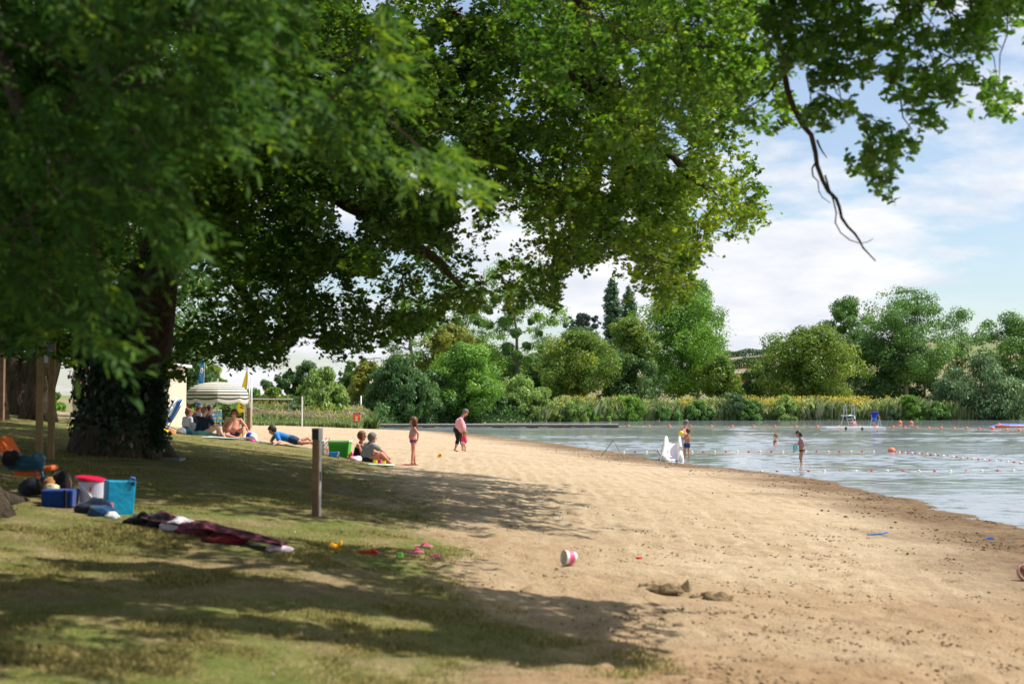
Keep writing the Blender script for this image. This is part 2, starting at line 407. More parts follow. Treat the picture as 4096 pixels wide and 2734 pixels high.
# hills beyond the lake: one sheet out to the horizon
def hillz(X, Y):
    base = .7 + 0*X
    t = np.clip((Y-330)/420, 0, 1); t = t*t*(3-2*t)
    px = 2048 + FPX*X/np.maximum(Y, 1)
    top = np.interp(px, [-2000, 900, 1500, 2200, 2900, 3300, 3650, 4096, 6000], [4, 4, 4, 8, 25.5, 29, 31, 33, 38])
    return base - .3 + t*top + (fbm(X*.01, Y*.01, 90)-.5)*5*t
yh = np.concatenate([np.linspace(325, 800, 70), np.geomspace(830, 3000, 16)])
hv, hq = grid_mesh('hill', yh, np.linspace(-1, 1, 90), lambda Y, U: U*(Y*.75+120), hillz)
mh = bpy.data.materials.new('fields'); mh.use_nodes = True
_nt = mh.node_tree.nodes; _lk = mh.node_tree.links; _b = _nt['Principled BSDF']; _b.inputs['Roughness'].default_value = .95
_g = _nt.new('ShaderNodeNewGeometry'); _s = _nt.new('ShaderNodeSeparateXYZ'); _lk.new(_g.outputs['Position'], _s.inputs[0])
_m = N(_nt, 'ShaderNodeMapRange', From_Min=300., From_Max=900.); _lk.new(_s.outputs['Y'], _m.inputs[0])
_r2 = _nt.new('ShaderNodeValToRGB'); _lk.new(_m.outputs[0], _r2.inputs[0]); _r2.color_ramp.interpolation = 'CONSTANT'
_e = _r2.color_ramp.elements; _e[0].color = (.24, .22, .10, 1); _e[1].position = .36; _e[1].color = (.33, .24, .12, 1)
for p_, c_ in ((.47, (.20, .24, .085, 1)), (.6, (.34, .25, .13, 1)), (.8, (.12, .17, .06, 1))):
    x_ = _e.new(p_); x_.color = c_
_n2 = N(_nt, 'ShaderNodeTexNoise', Scale=.05, Detail=6., Roughness=.6); _lk.new(_g.outputs['Position'], _n2.inputs['Vector'])
_x = N(_nt, 'ShaderNodeMix', data_type='RGBA', blend_type='MULTIPLY'); _x.inputs[0].default_value = .5
_lk.new(_r2.outputs[0], _x.inputs[6]); _lk.new(_n2.outputs['Color'], _x.inputs[7]); _lk.new(_x.outputs[2], _b.inputs['Base Color'])
setp(link('hills', np_mesh('hills', hv, hq), mh), kind='structure')

# water
mw = bpy.data.materials.new('lake_water'); mw.use_nodes = True
_nt = mw.node_tree.nodes; _lk = mw.node_tree.links; _b = _nt['Principled BSDF']
_b.inputs['Base Color'].default_value = (.26, .285, .31, 1); _b.inputs['Roughness'].default_value = .07; _b.inputs['IOR'].default_value = 1.333
_b.inputs['Specular IOR Level'].default_value = .5
_g = _nt.new('ShaderNodeNewGeometry')
def wavelayer(sc, stretch, det):
    mpn = _nt.new('ShaderNodeMapping'); mpn.inputs['Scale'].default_value = (sc/stretch, sc, 1); mpn.inputs['Rotation'].default_value = (0, 0, R(6)); _lk.new(_g.outputs['Position'], mpn.inputs[0])
    n = N(_nt, 'ShaderNodeTexNoise', Scale=1., Detail=det, Roughness=.6); _lk.new(mpn.outputs[0], n.inputs['Vector']); return n.outputs['Fac']
wa = wavelayer(1.6, 1.8, 5.); wb = wavelayer(7., 1.6, 3.)
ws = N(_nt, 'ShaderNodeMath', operation='MULTIPLY_ADD'); _lk.new(wb, ws.inputs[0]); ws.inputs[1].default_value = .22; _lk.new(wa, ws.inputs[2])
calm = wavelayer(.05, 5., 4.)    # lanes of calmer water
cr = N(_nt, 'ShaderNodeMapRange', From_Min=.42, From_Max=.58, To_Min=.25, To_Max=1.); _lk.new(calm, cr.inputs[0])
_sx = _nt.new('ShaderNodeSeparateXYZ'); _lk.new(_g.outputs['Position'], _sx.inputs[0])
fb = N(_nt, 'ShaderNodeMapRange', From_Min=128., From_Max=146., To_Min=1., To_Max=.16); _lk.new(_sx.outputs['Y'], fb.inputs[0])
cm2 = N(_nt, 'ShaderNodeMath', operation='MULTIPLY'); _lk.new(cr.outputs[0], cm2.inputs[0]); _lk.new(fb.outputs[0], cm2.inputs[1])
cm3 = N(_nt, 'ShaderNodeMath', operation='MULTIPLY'); _lk.new(cm2.outputs[0], cm3.inputs[0]); cm3.inputs[1].default_value = .4
_bp = N(_nt, 'ShaderNodeBump', Distance=.09); _lk.new(cm3.outputs[0], _bp.inputs['Strength']); _lk.new(ws.outputs[0], _bp.inputs['Height']); _lk.new(_bp.outputs[0], _b.inputs['Normal'])
yw = np.concatenate([[-30, 0, 12], np.geomspace(18, 60, 420), np.geomspace(60.2, 205, 420), [215]])
def wx(Y, U): return 4 + np.where(U < 0, U*(26+Y*.12), U*(40+Y*.34)*np.abs(U)**.35)
def wavez(X, Y):
    far = np.clip((150-Y)/22, .10, 1); lane = .35+.65*np.clip((fbm(X*.035, Y*.12, 5, 3)-.40)*6, 0, 1)
    L = 1/(.35+Y*.008)     # the mesh is coarser with distance
    a = (fbm((X*.75+Y*.1)*1.1, Y*1.25, 101, 3)-.5)*.13 + (fbm(X*2.3, Y*2.9+X*.4, 111, 2)-.5)*.055*np.clip(70/Y, 0, 1) + (fbm(X*.25, Y*.45, 121, 2)-.5)*.05
    return a*far*lane*np.clip((Y-12)/8, 0, 1)
wv, wq = grid_mesh('water', yw, np.linspace(-1, 1, 521), wx, wavez)
setp(link('lake_water', np_mesh('lake_water', wv, wq), mw), kind='structure')
# ------------------------------------------------------------ foliage tools
T_DIAMOND = np.array([(0, -.5, 0), (.30, .02, .07), (0, .5, 0), (-.30, .02, .07)])
T_LANCE = np.array([(0, -.5, 0), (.13, -.1, .03), (.10, .2, .03), (0, .5, -.04), (-.10, .2, .03), (-.13, -.1, .03)])
T_OAK = np.array([(0, -.5, 0), (.10, -.28, 0), (.22, -.22, .03), (.16, -.05, .01), (.31, .06, .05), (.2, .2, .02), (.2, .36, .03), (0, .5, -.03),
                  (-.2, .36, .03), (-.2, .2, .02), (-.31, .06, .05), (-.16, -.05, .01), (-.22, -.22, .03), (-.10, -.28, 0)])
T_BLADE = np.array([(-.045, 0, 0), (.045, 0, 0), (.03, .6, .04), (0, 1., .16), (-.03, .6, .04)])
def frames(nrm, up_dir=None):
    n = nrm/np.maximum(np.linalg.norm(nrm, axis=1, keepdims=True), 1e-6)
    t = rng.normal(size=n.shape) if up_dir is None else up_dir + rng.normal(size=n.shape)*.25
    t = t - n*(t*n).sum(1, keepdims=True); t /= np.maximum(np.linalg.norm(t, axis=1, keepdims=True), 1e-6)
    return np.cross(t, n), t, n
def leaves(c, nrm, size, tmpl, updir=None):
    """one small polygon per leaf; returns verts, faces"""
    a, t, n = frames(nrm, updir)
    size = np.broadcast_to(size, (len(c),))
    L = tmpl[None]*size[:, None, None]
    v = c[:, None] + L[..., 0:1]*a[:, None] + L[..., 1:2]*t[:, None] + L[..., 2:3]*n[:, None]
    k = len(tmpl)
    return v.reshape(-1, 3), np.arange(len(c)*k).reshape(-1, k)
def leaf_obj(name, parts, rnds, m, parent, smooth=False):
    """parts: list of (verts, faces) of the same polygon size"""
    vs_, qs = [], []; k = 0
    for v, q in parts: vs_.append(v); qs.append(q+k); k += len(v)
    v = np.concatenate(vs_); q = np.concatenate(qs); per = q.shape[1]
    r = np.repeat(np.concatenate(rnds), per)
    M0 = ROOTM[parent.name] if parent else Matrix.Identity(4)
    Mi = np.array(M0.inverted()); v = v @ Mi[:3, :3].T + Mi[:3, 3]
    me = np_mesh(name, v, q, {'rnd': np.clip(r, 0, 1)}, smooth=smooth)
    return link(name, me, m, parent)
def rand_dirs(n):
    d = rng.normal(size=(n, 3)); return d/np.linalg.norm(d, axis=1, keepdims=True)
def blob_leaves(blobs, n, size, tmpl, m, parent, name='crown', droop=0., shell=.6, jit=.5, keep=None, updir=None, tone=None, upb=.35):
    """leaves scattered in the outer part of many small clumps"""
    B = np.array([(b[0], b[1], b[2], b[3]) for b in blobs]); w = B[:, 3]**2; w /= w.sum()
    i = rng.choice(len(B), n, p=w); d = rand_dirs(n)
    rr = B[i, 3]*(shell + (1-shell)*rng.random(n)**.6)*(.75+.5*rng.random(n))
    c = B[i, :3] + d*rr[:, None]*np.array([1, 1, .8])
    c[:, 2] -= droop*rng.random(n)*B[i, 3]
    btone = rng.normal(0, .16, len(B)); 
    r = .5 + btone[i] + rng.normal(0, .17, n)
    if tone is not None: r = r + tone(c)
    nr = d + rng.normal(size=(n, 3))*jit + np.array([0, 0, upb])
    if keep is not None:
        k = keep(c); c, nr, r = c[k], nr[k], r[k]
    u = None if updir is None else np.broadcast_to(np.array(updir, float), c.shape)
    s = size*(.7+.6*rng.random(len(c)))
    return leaf_obj(name, [leaves(c, nr, s, tmpl, u)], [r], m, parent)
def skeleton(mb, trunk, rads, blobs, tip=.02, seg=6, wob=.12, lim=None, minz=0):
    """limbs grow from the trunk nodes to every clump"""
    nodes = [(Vector(p), r) for p, r in zip(trunk, rads)]
    mb.tube(trunk, rads, max(seg, 10))
    bs = sorted(blobs, key=lambda b: (Vector(b[:3])-nodes[-1][0]).length)
    if lim: bs = bs[:lim]
    for b in bs:
        e = Vector(b[:3]); best = None
        for p, r in nodes:
            if p.z < minz: continue
            L = (e-p).length; c = L + 2.0*max(0, p.z-e.z) + (0.02/r if r < .04 else 0)
            if best is None or c < best[0]: best = (c, p, r, L)
        _, p, r, L = best
        if L < .15: continue
        k = max(3, min(7, int(L/.7)+2)); pts = [p]; r0 = min(r*.72, .012*L+.05*min(L, 5)**.6*.5+tip)
        for j in range(1, k+1):
            t = j/k; q = p.lerp(e, t); q.z += math.sin(t*PI)*L*.08
            if j < k: q += Vector([random.gauss(0, 1) for _ in range(3)])*L*wob/ k
            pts.append(q)
        rr = [r0*(1-t/k)+tip*(t/k) for t in range(k+1)]
        mb.tube(pts, rr, seg)
        nodes += [(q, x) for q, x in zip(pts[1:], rr[1:])]
    return nodes
def barkmat(name, c1, c2):
    m = mat(name, c1, .95, .35, 9, bump=1., bscale=14, c2=c2); nt = m.node_tree.nodes; lk = m.node_tree.links
    t = [n for n in nt if n.type == 'TEX_COORD'][0]; mpn = nt.new('ShaderNodeMapping'); mpn.inputs['Scale'].default_value = (1.6, 1.6, .3)
    for n in [n for n in nt if n.type == 'TEX_NOISE']: lk.new(mpn.outputs[0], n.inputs['Vector'])
    lk.new(t.outputs['Object'], mpn.inputs[0])
    for n in nt:
        if n.type == 'BUMP': n.inputs['Distance'].default_value = .08
    return m
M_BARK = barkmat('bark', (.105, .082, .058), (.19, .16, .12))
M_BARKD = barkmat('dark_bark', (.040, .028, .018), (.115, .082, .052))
M_BARKG = barkmat('grey_bark', (.17, .15, .125), (.27, .24, .2))
LM = {
 'oak': leafmat('oak_leaf', (.034, .085, .014), (.080, .170, .022), (.22, .31, .036), .48),
 'oakb': leafmat('oak_leaf_light', (.034, .095, .016), (.080, .19, .028), (.20, .34, .05), .5),
 'ash': leafmat('ash_leaf', (.026, .070, .018), (.055, .130, .026), (.18, .28, .036), .42, .55, .12),
 'dark': leafmat('dark_leaf', (0.036, 0.090, 0.031), (0.066, 0.150, 0.043), (0.132, 0.240, 0.066), .32),
 'mid': leafmat('mid_leaf', (0.063, 0.146, 0.039), (0.111, 0.235, 0.058), (0.205, 0.366, 0.090), .34),
 'bright': leafmat('bright_leaf', (0.081, 0.180, 0.027), (0.134, 0.284, 0.040), (0.229, 0.416, 0.069), .36),
 'olive': leafmat('olive_leaf', (0.060, 0.126, 0.022), (0.126, 0.222, 0.036), (0.300, 0.360, 0.066), .38),
 'yellow': leafmat('yellow_green_leaf', (.085, .125, .02), (.18, .225, .035), (.34, .35, .06), .36),
 'willow': leafmat('willow_leaf', (0.106, 0.186, 0.043), (0.199, 0.314, 0.079), (0.360, 0.487, 0.157), .36),
 'greyw': leafmat('grey_willow_leaf', (0.056, 0.112, 0.050), (0.112, 0.196, 0.078), (0.224, 0.325, 0.146), .3),
 'blue': leafmat('blue_fir_needle', (0.030, 0.060, 0.050), (0.050, 0.090, 0.08), (0.085, 0.130, 0.12), .1),
 'poplar': leafmat('poplar_leaf', (0.035, 0.093, 0.047), (0.063, 0.142, 0.063), (0.110, 0.214, 0.087), .25),
 'reed': leafmat('reed_leaf', (0.08, 0.15, 0.035), (0.17, 0.27, 0.07), (0.50, 0.54, 0.32), .45),
 'flower': leafmat('yellow_flower', (.34, .29, .03), (.52, .45, .05), (.68, .60, .14), .4),
 'grass': leafmat('grass_blade', (.16, .18, .045), (.34, .31, .13), (.55, .47, .26), .5, .7, .1),
 'dead': leafmat('brown_leaf', (.12, .045, .02), (.22, .08, .03), (.3, .14, .06), .3),
 'ivy': leafmat('ivy_leaf', (.008, .022, .008), (.016, .042, .012), (.035, .07, .02), .15),
 'seed': leafmat('pale_seed_head', (.22, .17, .11), (.38, .31, .22), (.5, .43, .32), .3),
}
TREES_G = 'trees along the far bank'
def base_at(px, d):
    x = ray(px, 1605)[0]*d
    return Vector((x, d, float(max(hz(x, d), 0)) if d < 325 else float(hillz(np.array([x]), np.array([float(d)]))[0])))
def tree(label, px, ytop, wpx, d, kind, ybot=None, n=9000, size=.30, shape='round', name='tree', trunkr=.3, nb=26, bark=None,
         tmpl=T_DIAMOND, group=None, depth=.8, sparse=1., seed=None, crownname='crown', droop=.2, lean=0., cat='tree', gaps=0., side=0.):
    """px centre, ytop, width in photo pixels, distance"""
    if seed is not None: random.seed(seed)
    nb = int(nb*2.2); n = int(n*1.35); brs = .74
    b = base_at(px, d); s = d/FPX
    top = pt(px, ytop, d).z; Wd = wpx*s; Hh = top - b.z
    zb = b.z + (.08*Hh if ybot is None else max(0, pt(px, ybot, d).z - b.z))
    t = thing(name, label, cat, b, group=group)
    cx, cz, rx, rz = b.x, (top+zb)/2, Wd/2*1.16, (top-zb)/2
    blobs = []
    for k in range(nb):
        if shape in ('round', 'airy'):
            z = (k+.5)/nb*2-1 + random.uniform(-.05, .05); z = max(-1, min(1, z))
            w = (1-abs(z)**3)**.5; w = w*(.84+.20*(.5-z*.5)) if shape == 'round' else w
            a = random.random()*2*PI; q = (random.random()**.45)*(1 if k % 3 else .5)*random.choice((1, 1, 1.13)); z *= random.choice((1, 1, 1.06))
            br = random.uniform(.22, .42)*min(rx, rz*1.1)*(1 if shape == 'round' else .85)*brs
            blobs.append((cx+math.cos(a)*q*w*max(rx-br*.7, .1), b.y+math.sin(a)*q*w*rx*depth, cz+z*max(rz-br*.6, .1), br))
        elif shape == 'column':
            z = (k+.5)/nb; w = rx*(min(1, (1-z)*5+.12)**.7)
            blobs.append((cx+random.uniform(-.35, .35)*w, b.y+random.uniform(-.3, .3)*w, zb+z*(top-zb)*.97, w*.6+.2))
        elif shape == 'fir':
            z = (k+.5)/nb; w = rx*(1-z)*.95+.3; a = random.random()*2*PI
            blobs.append((cx+math.cos(a)*w*.6, b.y+math.sin(a)*w*.6, zb+z*(top-zb), .35*w+.3))
        elif shape == 'bush':
            a = random.random()*2*PI; q = random.random()**.5; z = random.random()**.8*(1-.55*q*q)
            br = .30*min(rx, rz*1.6)*random.uniform(.7, 1.1)*.85
            blobs.append((cx+math.cos(a)*q*(rx-br*.6), b.y+math.sin(a)*q*rx*.8, zb+z*(top-zb)-br*.3, br))
    if side: blobs = [(x+side*(z-zb)/max(top-zb, .1), y, z, r_) for x, y, z, r_ in blobs]
    mb = MB(); fork = b.z + Hh*(.22 if shape != 'bush' else .06)
    tr = [(b.x, b.y, b.z-.25)] + [(b.x+lean*q*Hh+random.uniform(-.01, .01)*Hh, b.y, b.z+q*(fork-b.z)) for q in (.12, .5, 1.)]
    zc = b.z + Hh*.62; tr += [(b.x+lean*Hh*1.1+side*.3, b.y, (fork+zc)/2), (b.x+lean*Hh*1.2+side*.5, b.y, zc)]
    skeleton(mb, tr, [trunkr*1.5, trunkr*1.1, trunkr, trunkr*.85, trunkr*.55, trunkr*.3], blobs, tip=.03*max(.5, d/200), seg=5)
    o = mb.build('trunk', bark or M_BARK, t, local=False, smooth=True)
    if shape in ('bush',) or kind in ('willow', 'greyw'): tm, up, jt = T_LANCE*np.array([1.6, 1.25, 1]), (0, 0, 1.), .9
    else: tm, up, jt = tmpl, None, .5
    keep = None
    if not gaps: keep = lambda c: fbm(c[:, 0]*1.7+c[:, 1]*.6, c[:, 2]*1.7+c[:, 1]*.5, 7, 3) > .37
    if gaps: keep = lambda c: fbm(c[:, 0]*.9+c[:, 1], c[:, 2]*.9, 7, 3) > gaps
    blob_leaves(blobs, int(n*sparse*1.25), size*1.22, tm, LM[kind], t, crownname, droop=droop, keep=keep, updir=up, jit=jt, shell=.62, upb=.45)
    return t
# ------------------------------------------------------------ the far bank
#            label, px, ytop, w, d, kind, kwargs
FB = [
 ('slim dark poplar, the taller of two beside the big tree', 2452, 1098, 72, 268, 'poplar', dict(shape='column', n=12000, nb=40, size=.36, name='poplar')),
 ('slim dark poplar half hidden by the big green tree', 2516, 1135, 70, 272, 'poplar', dict(shape='column', n=11000, nb=40, size=.36, name='poplar')),
 ('dark blue fir tree left of the poplars', 2325, 1252, 150, 300, 'blue', dict(shape='round', n=6500, nb=20, ybot=1330, size=.34, name='fir_tree')),
 ('dull dark tree below the blue fir', 2340, 1308, 300, 262, 'dark', dict(n=9000, ybot=1520, size=.36)),
 ('tallest broad tree of the far bank, bright green crown', 2725, 1160, 470, 216, 'bright', dict(n=30000, nb=52, ybot=1585, trunkr=.45, size=.28)),
 ('darker round treetop rising behind the tallest broad tree', 2790, 1112, 190, 250, 'mid', dict(n=12000, nb=26, ybot=1480, size=.32)),
 ('yellowish green tree left of the tallest broad tree', 2520, 1262, 220, 205, 'olive', dict(n=15000, nb=32, ybot=1560, size=.27)),
 ('low dark green tree under the yellowish green tree', 2480, 1395, 330, 202, 'dark', dict(n=13000, nb=26, ybot=1640, size=.27)),
 ('small olive tree right of the tallest broad tree', 2880, 1420, 200, 205, 'olive', dict(n=9000, nb=20, ybot=1640, size=.27)),
 ('olive green spreading tree in front of the white house', 2300, 1318, 340, 196, 'olive', dict(n=16000, nb=36, ybot=1600, size=.26, gaps=.36)),
 ('dark leafy tree between the house and the lake', 2190, 1440, 250, 200, 'dark', dict(n=9000, nb=20, ybot=1650)),
 ('round oak-like tree with yellowing right side', 3235, 1300, 440, 208, 'olive', dict(n=30000, nb=54, ybot=1620, size=.27, trunkr=.4)),
 ('dark tree filling the space left of the round yellowing tree', 3085, 1440, 260, 220, 'dark', dict(n=10000, nb=22, ybot=1640)),
 ('tall pale green tree behind the round yellowing tree', 3398, 1178, 215, 240, 'mid', dict(n=12000, nb=30, ybot=1480, size=.3, shape='airy', gaps=.40)),
 ('tallest tree on the right with airy crown and pale trunk', 3625, 1148, 340, 222, 'mid', dict(n=19000, nb=46, ybot=1520, size=.27, shape='airy', gaps=.40, trunkr=.38, bark=M_BARKG, lean=.0)),
 ('dark tree under the airy pale tree', 3480, 1340, 380, 226, 'dark', dict(n=14000, nb=28, ybot=1640)),
 ('dark undergrowth tree behind the airy tree trunk', 3700, 1420, 320, 228, 'dark', dict(n=11000, nb=24, ybot=1640)),
 ('thin leafless-looking tree with few leaves on the right', 3830, 1225, 210, 232, 'mid', dict(n=4200, nb=30, ybot=1480, size=.26, shape='airy', trunkr=.22, bark=M_BARKG)),
 ('big dark grey-green willow on the right bank', 3925, 1415, 330, 190, 'greyw', dict(n=24000, nb=44, ybot=1660, size=.30, shape='bush', name='willow')),
 ('broad tree at the right edge behind the willow', 4045, 1245, 300, 236, 'mid', dict(n=13000, nb=34, ybot=1560, size=.3, shape='airy', gaps=.38)),
 ('dark tree at the right edge below the broad tree', 4110, 1450, 240, 225, 'dark', dict(n=9000, nb=20, ybot=1650)),
 # behind the jetty
 ('dark ash tree with feathery leaves behind the jetty', 1600, 1405, 265, 152, 'dark', dict(n=26000, nb=44, ybot=1690, size=.24, shape='bush', trunkr=.25, name='ash_tree')),
 ('bright green ash tree behind the woman in pink', 1860, 1372, 275, 160, 'bright', dict(n=24000, nb=44, ybot=1650, size=.23, trunkr=.22, name='ash_tree')),
 ('yellow-green tree peeping over the two ash trees', 1800, 1300, 260, 190, 'yellow', dict(n=13000, nb=26, ybot=1500, size=.27)),
 ('olive tree left of the dark ash tree', 1475, 1440, 170, 178, 'yellow', dict(n=9000, nb=20, ybot=1640, size=.26)),
 ('dark bushy tree between the two ash trees', 1730, 1480, 180, 158, 'dark', dict(n=10000, nb=22, ybot=1690, size=.24)),
 ('dense green shrub willow in front of the house', 2090, 1478, 205, 171, 'willow', dict(n=14000, nb=34, ybot=1685, size=.24, shape='bush', name='willow_bush', cat='bush')),
 ('dark low tree right behind the jetty end', 1960, 1560, 160, 166, 'dark', dict(n=7000, nb=18, ybot=1690, size=.24)),
 ('pale green willow bush beside the volleyball court', 1292, 1468, 215, 126, 'willow', dict(n=17000, nb=40, ybot=1690, size=.24, shape='bush', name='willow_bush', cat='bush')),
 ('dark tree behind the pale willow bush', 1400, 1440, 130, 190, 'mid', dict(n=8000, nb=20, ybot=1640)),
 ('small far dark tree on the left skyline', 1235, 1440, 170, 300, 'dark', dict(n=8000, nb=20, ybot=1600, size=.4)),
 ('long dark wooded hump left of the pale willow', 1150, 1490, 180, 300, 'dark', dict(n=7000, nb=20, ybot=1600, size=.4)),
 ('tiny round tree alone on the left skyline', 1078, 1525, 40, 310, 'dark', dict(n=2500, nb=10, ybot=1590, size=.35)),
 ('low green bush beyond the volleyball net', 1110, 1550, 190, 150, 'olive', dict(n=9000, nb=22, ybot=1640, size=.26, shape='bush', cat='bush', name='bush')),
 ('low bush left of the yellow flag', 1010, 1548, 150, 170, 'mid', dict(n=7000, nb=20, ybot=1640, size=.26, shape='bush', cat='bush', name='bush')),
 ('grey-green round bush by the right volleyball post', 1170, 1600, 110, 120, 'greyw', dict(n=5000, nb=14, ybot=1690, size=.2, shape='bush', cat='bush', name='bush')),
 ('broad green tree under the mistletoe poplar', 2080, 1405, 260, 215, 'mid', dict(n=12000, nb=26, ybot=1640)),
 ('tall pale treetop behind the bright ash tree', 1930, 1350, 200, 225, 'olive', dict(n=9000, nb=22, ybot=1560)),
 ('green tree between the fir and the house', 2240, 1400, 200, 235, 'mid', dict(n=9000, nb=22, ybot=1600)),
 ('dark hedge-like tree left of the yellowing olive tree', 1440, 1530, 150, 185, 'dark', dict(n=7000, nb=18, ybot=1680)),
 ('leafy shrub tree in front of the red shed', 2975, 1528, 130, 230, 'mid', dict(n=6000, nb=16, ybot=1640)),
 # left of the umbrella
 ('tall leafy tree behind the striped parasol', 800, 1395, 190, 100, 'olive', dict(n=15000, nb=38, ybot=1600, size=.17, gaps=.40, trunkr=.18)),
 ('dark bushy tree behind the blue flag', 735, 1340, 230, 96, 'dark', dict(n=17000, nb=40, ybot=1640, size=.18, trunkr=.22)),
 ('small tree right of the blue flag', 890, 1520, 130, 106, 'mid', dict(n=7000, nb=18, ybot=1640, size=.17)),
 ('low yellow-green bush behind the blue board', 925, 1610, 160, 92, 'willow', dict(n=8000, nb=20, ybot=1690, size=.16, shape='bush', cat='bush', name='bush')),
]
for k, (lab, px, yt, w, d, kind, kw) in enumerate(FB):
    tree(lab, px, yt, w, d, kind, seed=100+k, group=TREES_G if d > 150 else None, **kw)
# small bushes standing in the reed bank
for k, (lab, px, yt, w, kind, d) in enumerate([
  ('pale green bush at the water edge right of the jetty', 2268, 1588, 135, 'willow', 184),
  ('tall pointed green bush among the yellow flowers', 2510, 1578, 120, 'bright', 184.5),
  ('broad leafy bush in the middle of the yellow flowers', 2400, 1618, 100, 'willow', 184.3),
  ('low rounded bush under the tallest broad tree', 2640, 1622, 150, 'mid', 184.6),
  ('grey-green shrub with tall shoots on the far bank', 2940, 1565, 110, 'greyw', 185.5),
  ('bright yellow-green bush left of the pontoon', 3135, 1583, 110, 'willow', 186),
  ('leafy shrub behind the man on the pontoon', 3640, 1582, 90, 'bright', 188),
  ('dull green bush close to the right willow', 3560, 1610, 80, 'greyw', 188),
  ('bush hiding the foot of the red shed', 2990, 1600, 120, 'mid', 186), ('dark bush beside the yellow flowers', 2790, 1610, 110, 'mid', 186), ('fresh green bush at the left end of the reeds', 2330, 1612, 90, 'bright', 184), ('tall leafy bush left of the dark willow', 3740, 1600, 110, 'mid', 188),
  ('round bush right of the pale shrub willow', 2190, 1640, 80, 'olive', 183)]):
    x_b = ray(px, 1605)[0]*183; d = float(far_y(x_b))+.4; tree(lab, px, yt-6, w*1.15, d, kind, ybot=1678, n=6500, nb=20, size=.20, shape='bush', seed=400+k, name='bush', trunkr=.06, cat='bush')
# mistletoe poplars: thin crowns, dense balls
def mistletoe_tree(label, px, ytop, wpx, d, balls, n, seed, kind='bright', nb=95, trunkpx=None):
    random.seed(seed)
    b = base_at(px, d); s = d/FPX; t = thing('mistletoe_tree', label, 'tree', b)
    top = pt(px, ytop, d).z; zb = pt(px, 1500, d).z; blobs = []
    for k in range(nb):
        z = zb + (top-zb)*random.random(); f = (z-zb)/(top-zb); w = wpx*s/2*(1-abs(f-.4)**1.6)
        a = random.random()*2*PI; q = random.random()**.5
        blobs.append((b.x+math.cos(a)*q*w, b.y+math.sin(a)*q*w*.8, z, random.uniform(.6, 1.5)))
    mb = MB(); tr = [(b.x, b.y, b.z-.2)] + [(b.x+math.sin(q*5)*.9*q, b.y, b.z+(top-b.z)*q) for q in (.1, .3, .5, .7, .85)]
    bb = [(*pt(x, y, d+random.uniform(-2, 2)), r*s*random.uniform(.55, .9)) for x, y, r in balls]
    skeleton(mb, tr, [.42, .32, .27, .2, .14, .07], blobs+bb, tip=.06, seg=5, wob=.35)
    mb.build('trunk', M_BARKG, t, local=False, smooth=True)
    blob_leaves(blobs, int(n*3.0), .26, T_DIAMOND, LM[kind], t, 'crown', shell=.1, jit=1.)
    for q in bb:
        q = [q]+[(q[0]+random.uniform(-.5, .5)*q[3], q[1], q[2]+random.uniform(-.7, .5)*q[3], q[3]*.65) for _ in range(3)]
        blob_leaves(q, int(1100+1400*(q[0][3]/1.2)), .22, T_LANCE*np.array([1.5, 1.4, 1]), LM['mid'], t, 'mistletoe_ball', shell=.3, jit=.8)
    return t
mistletoe_tree('tall half-bare poplar carrying many dark mistletoe balls', 2060, 1035, 420, 205,
   [(1935,1165,22),(1985,1195,26),(2030,1225,24),(1950,1235,24),(2075,1180,20),(2010,1290,28),(2060,1330,26),(2125,1285,20),(2030,1390,34),(2070,1420,36),(2010,1440,32),
    (2150,1260,16),(1905,1290,18),(2050,1475,34),(2105,1380,26),(1960,1300,20),(2160,1330,18),(2110,1440,24),(2165,1400,22)], 6500, 61)
mistletoe_tree('smaller bare poplar with mistletoe left of the ash trees', 1640, 1190, 260, 190,
   [(1480,1395,22),(1560,1290,16),(1610,1320,20),(1530,1340,14),(1690,1280,18),(1720,1320,16),(1650,1250,16),(1455,1440,14)], 3600, 62)
mistletoe_tree('thin poplar with mistletoe behind the tree tips', 1830, 1130, 300, 212,
   [(1790,1200,20),(1850,1180,18),(1880,1230,20),(1760,1260,18),(1830,1280,22),(1900,1160,16)], 4500, 63)

# ---- reeds, goldenrod and meadow on the banks: nobody could count these
def blades(pos, h, m, name, label=None, w=1.0, bend=.5, tone=0.):
    n = len(pos); a = rng.random(n)*2*PI
    out = np.stack([np.cos(a), np.sin(a), np.zeros(n)], 1)
    up = np.tile([0, 0, 1.], (n, 1)) + out*bend*rng.random((n, 1))
    t = T_BLADE*np.array([w, 1, 1.8])
    # normal points sideways so that the blade stands up and arches outwards
    nn = out; nr = nn/np.linalg.norm(nn, axis=1, keepdims=True)
    up = up - nr*(up*nr).sum(1, keepdims=True); up /= np.linalg.norm(up, axis=1, keepdims=True)
    side = np.cross(up, nr); L = t[None]*h[:, None, None]
    v = pos[:, None] + L[..., 0:1]*side[:, None] + L[..., 1:2]*up[:, None] + L[..., 2:3]*nr[:, None]*bend*2
    q = np.arange(n*5).reshape(n, 5)
    r = np.clip(.45 + tone + rng.normal(0, .22, n), 0, 1)
    o = leaf_obj(name, [(v.reshape(-1, 3), q)], [r], m, None)
    return setp(o, label, kind='stuff')
def bankpts(n, x0, x1, back=5.):
    x = x0 + (x1-x0)*rng.random(n); y = far_y(x) - .25 + back*rng.random(n)**1.3
    return np.stack([x, y, np.maximum(H(x, y), 0)], 1)
P = bankpts(21000, 3, 62, 5.5)
hh = (.9+.8*rng.random(len(P)))*(.55+.8*fbm(P[:, 0]*.4, P[:, 1]*.2, 12, 3))
blades(P, hh*1.3, LM['reed'], 'reeds', 'tall pale green reeds along the far bank', w=1.5, bend=.75, tone=.2)
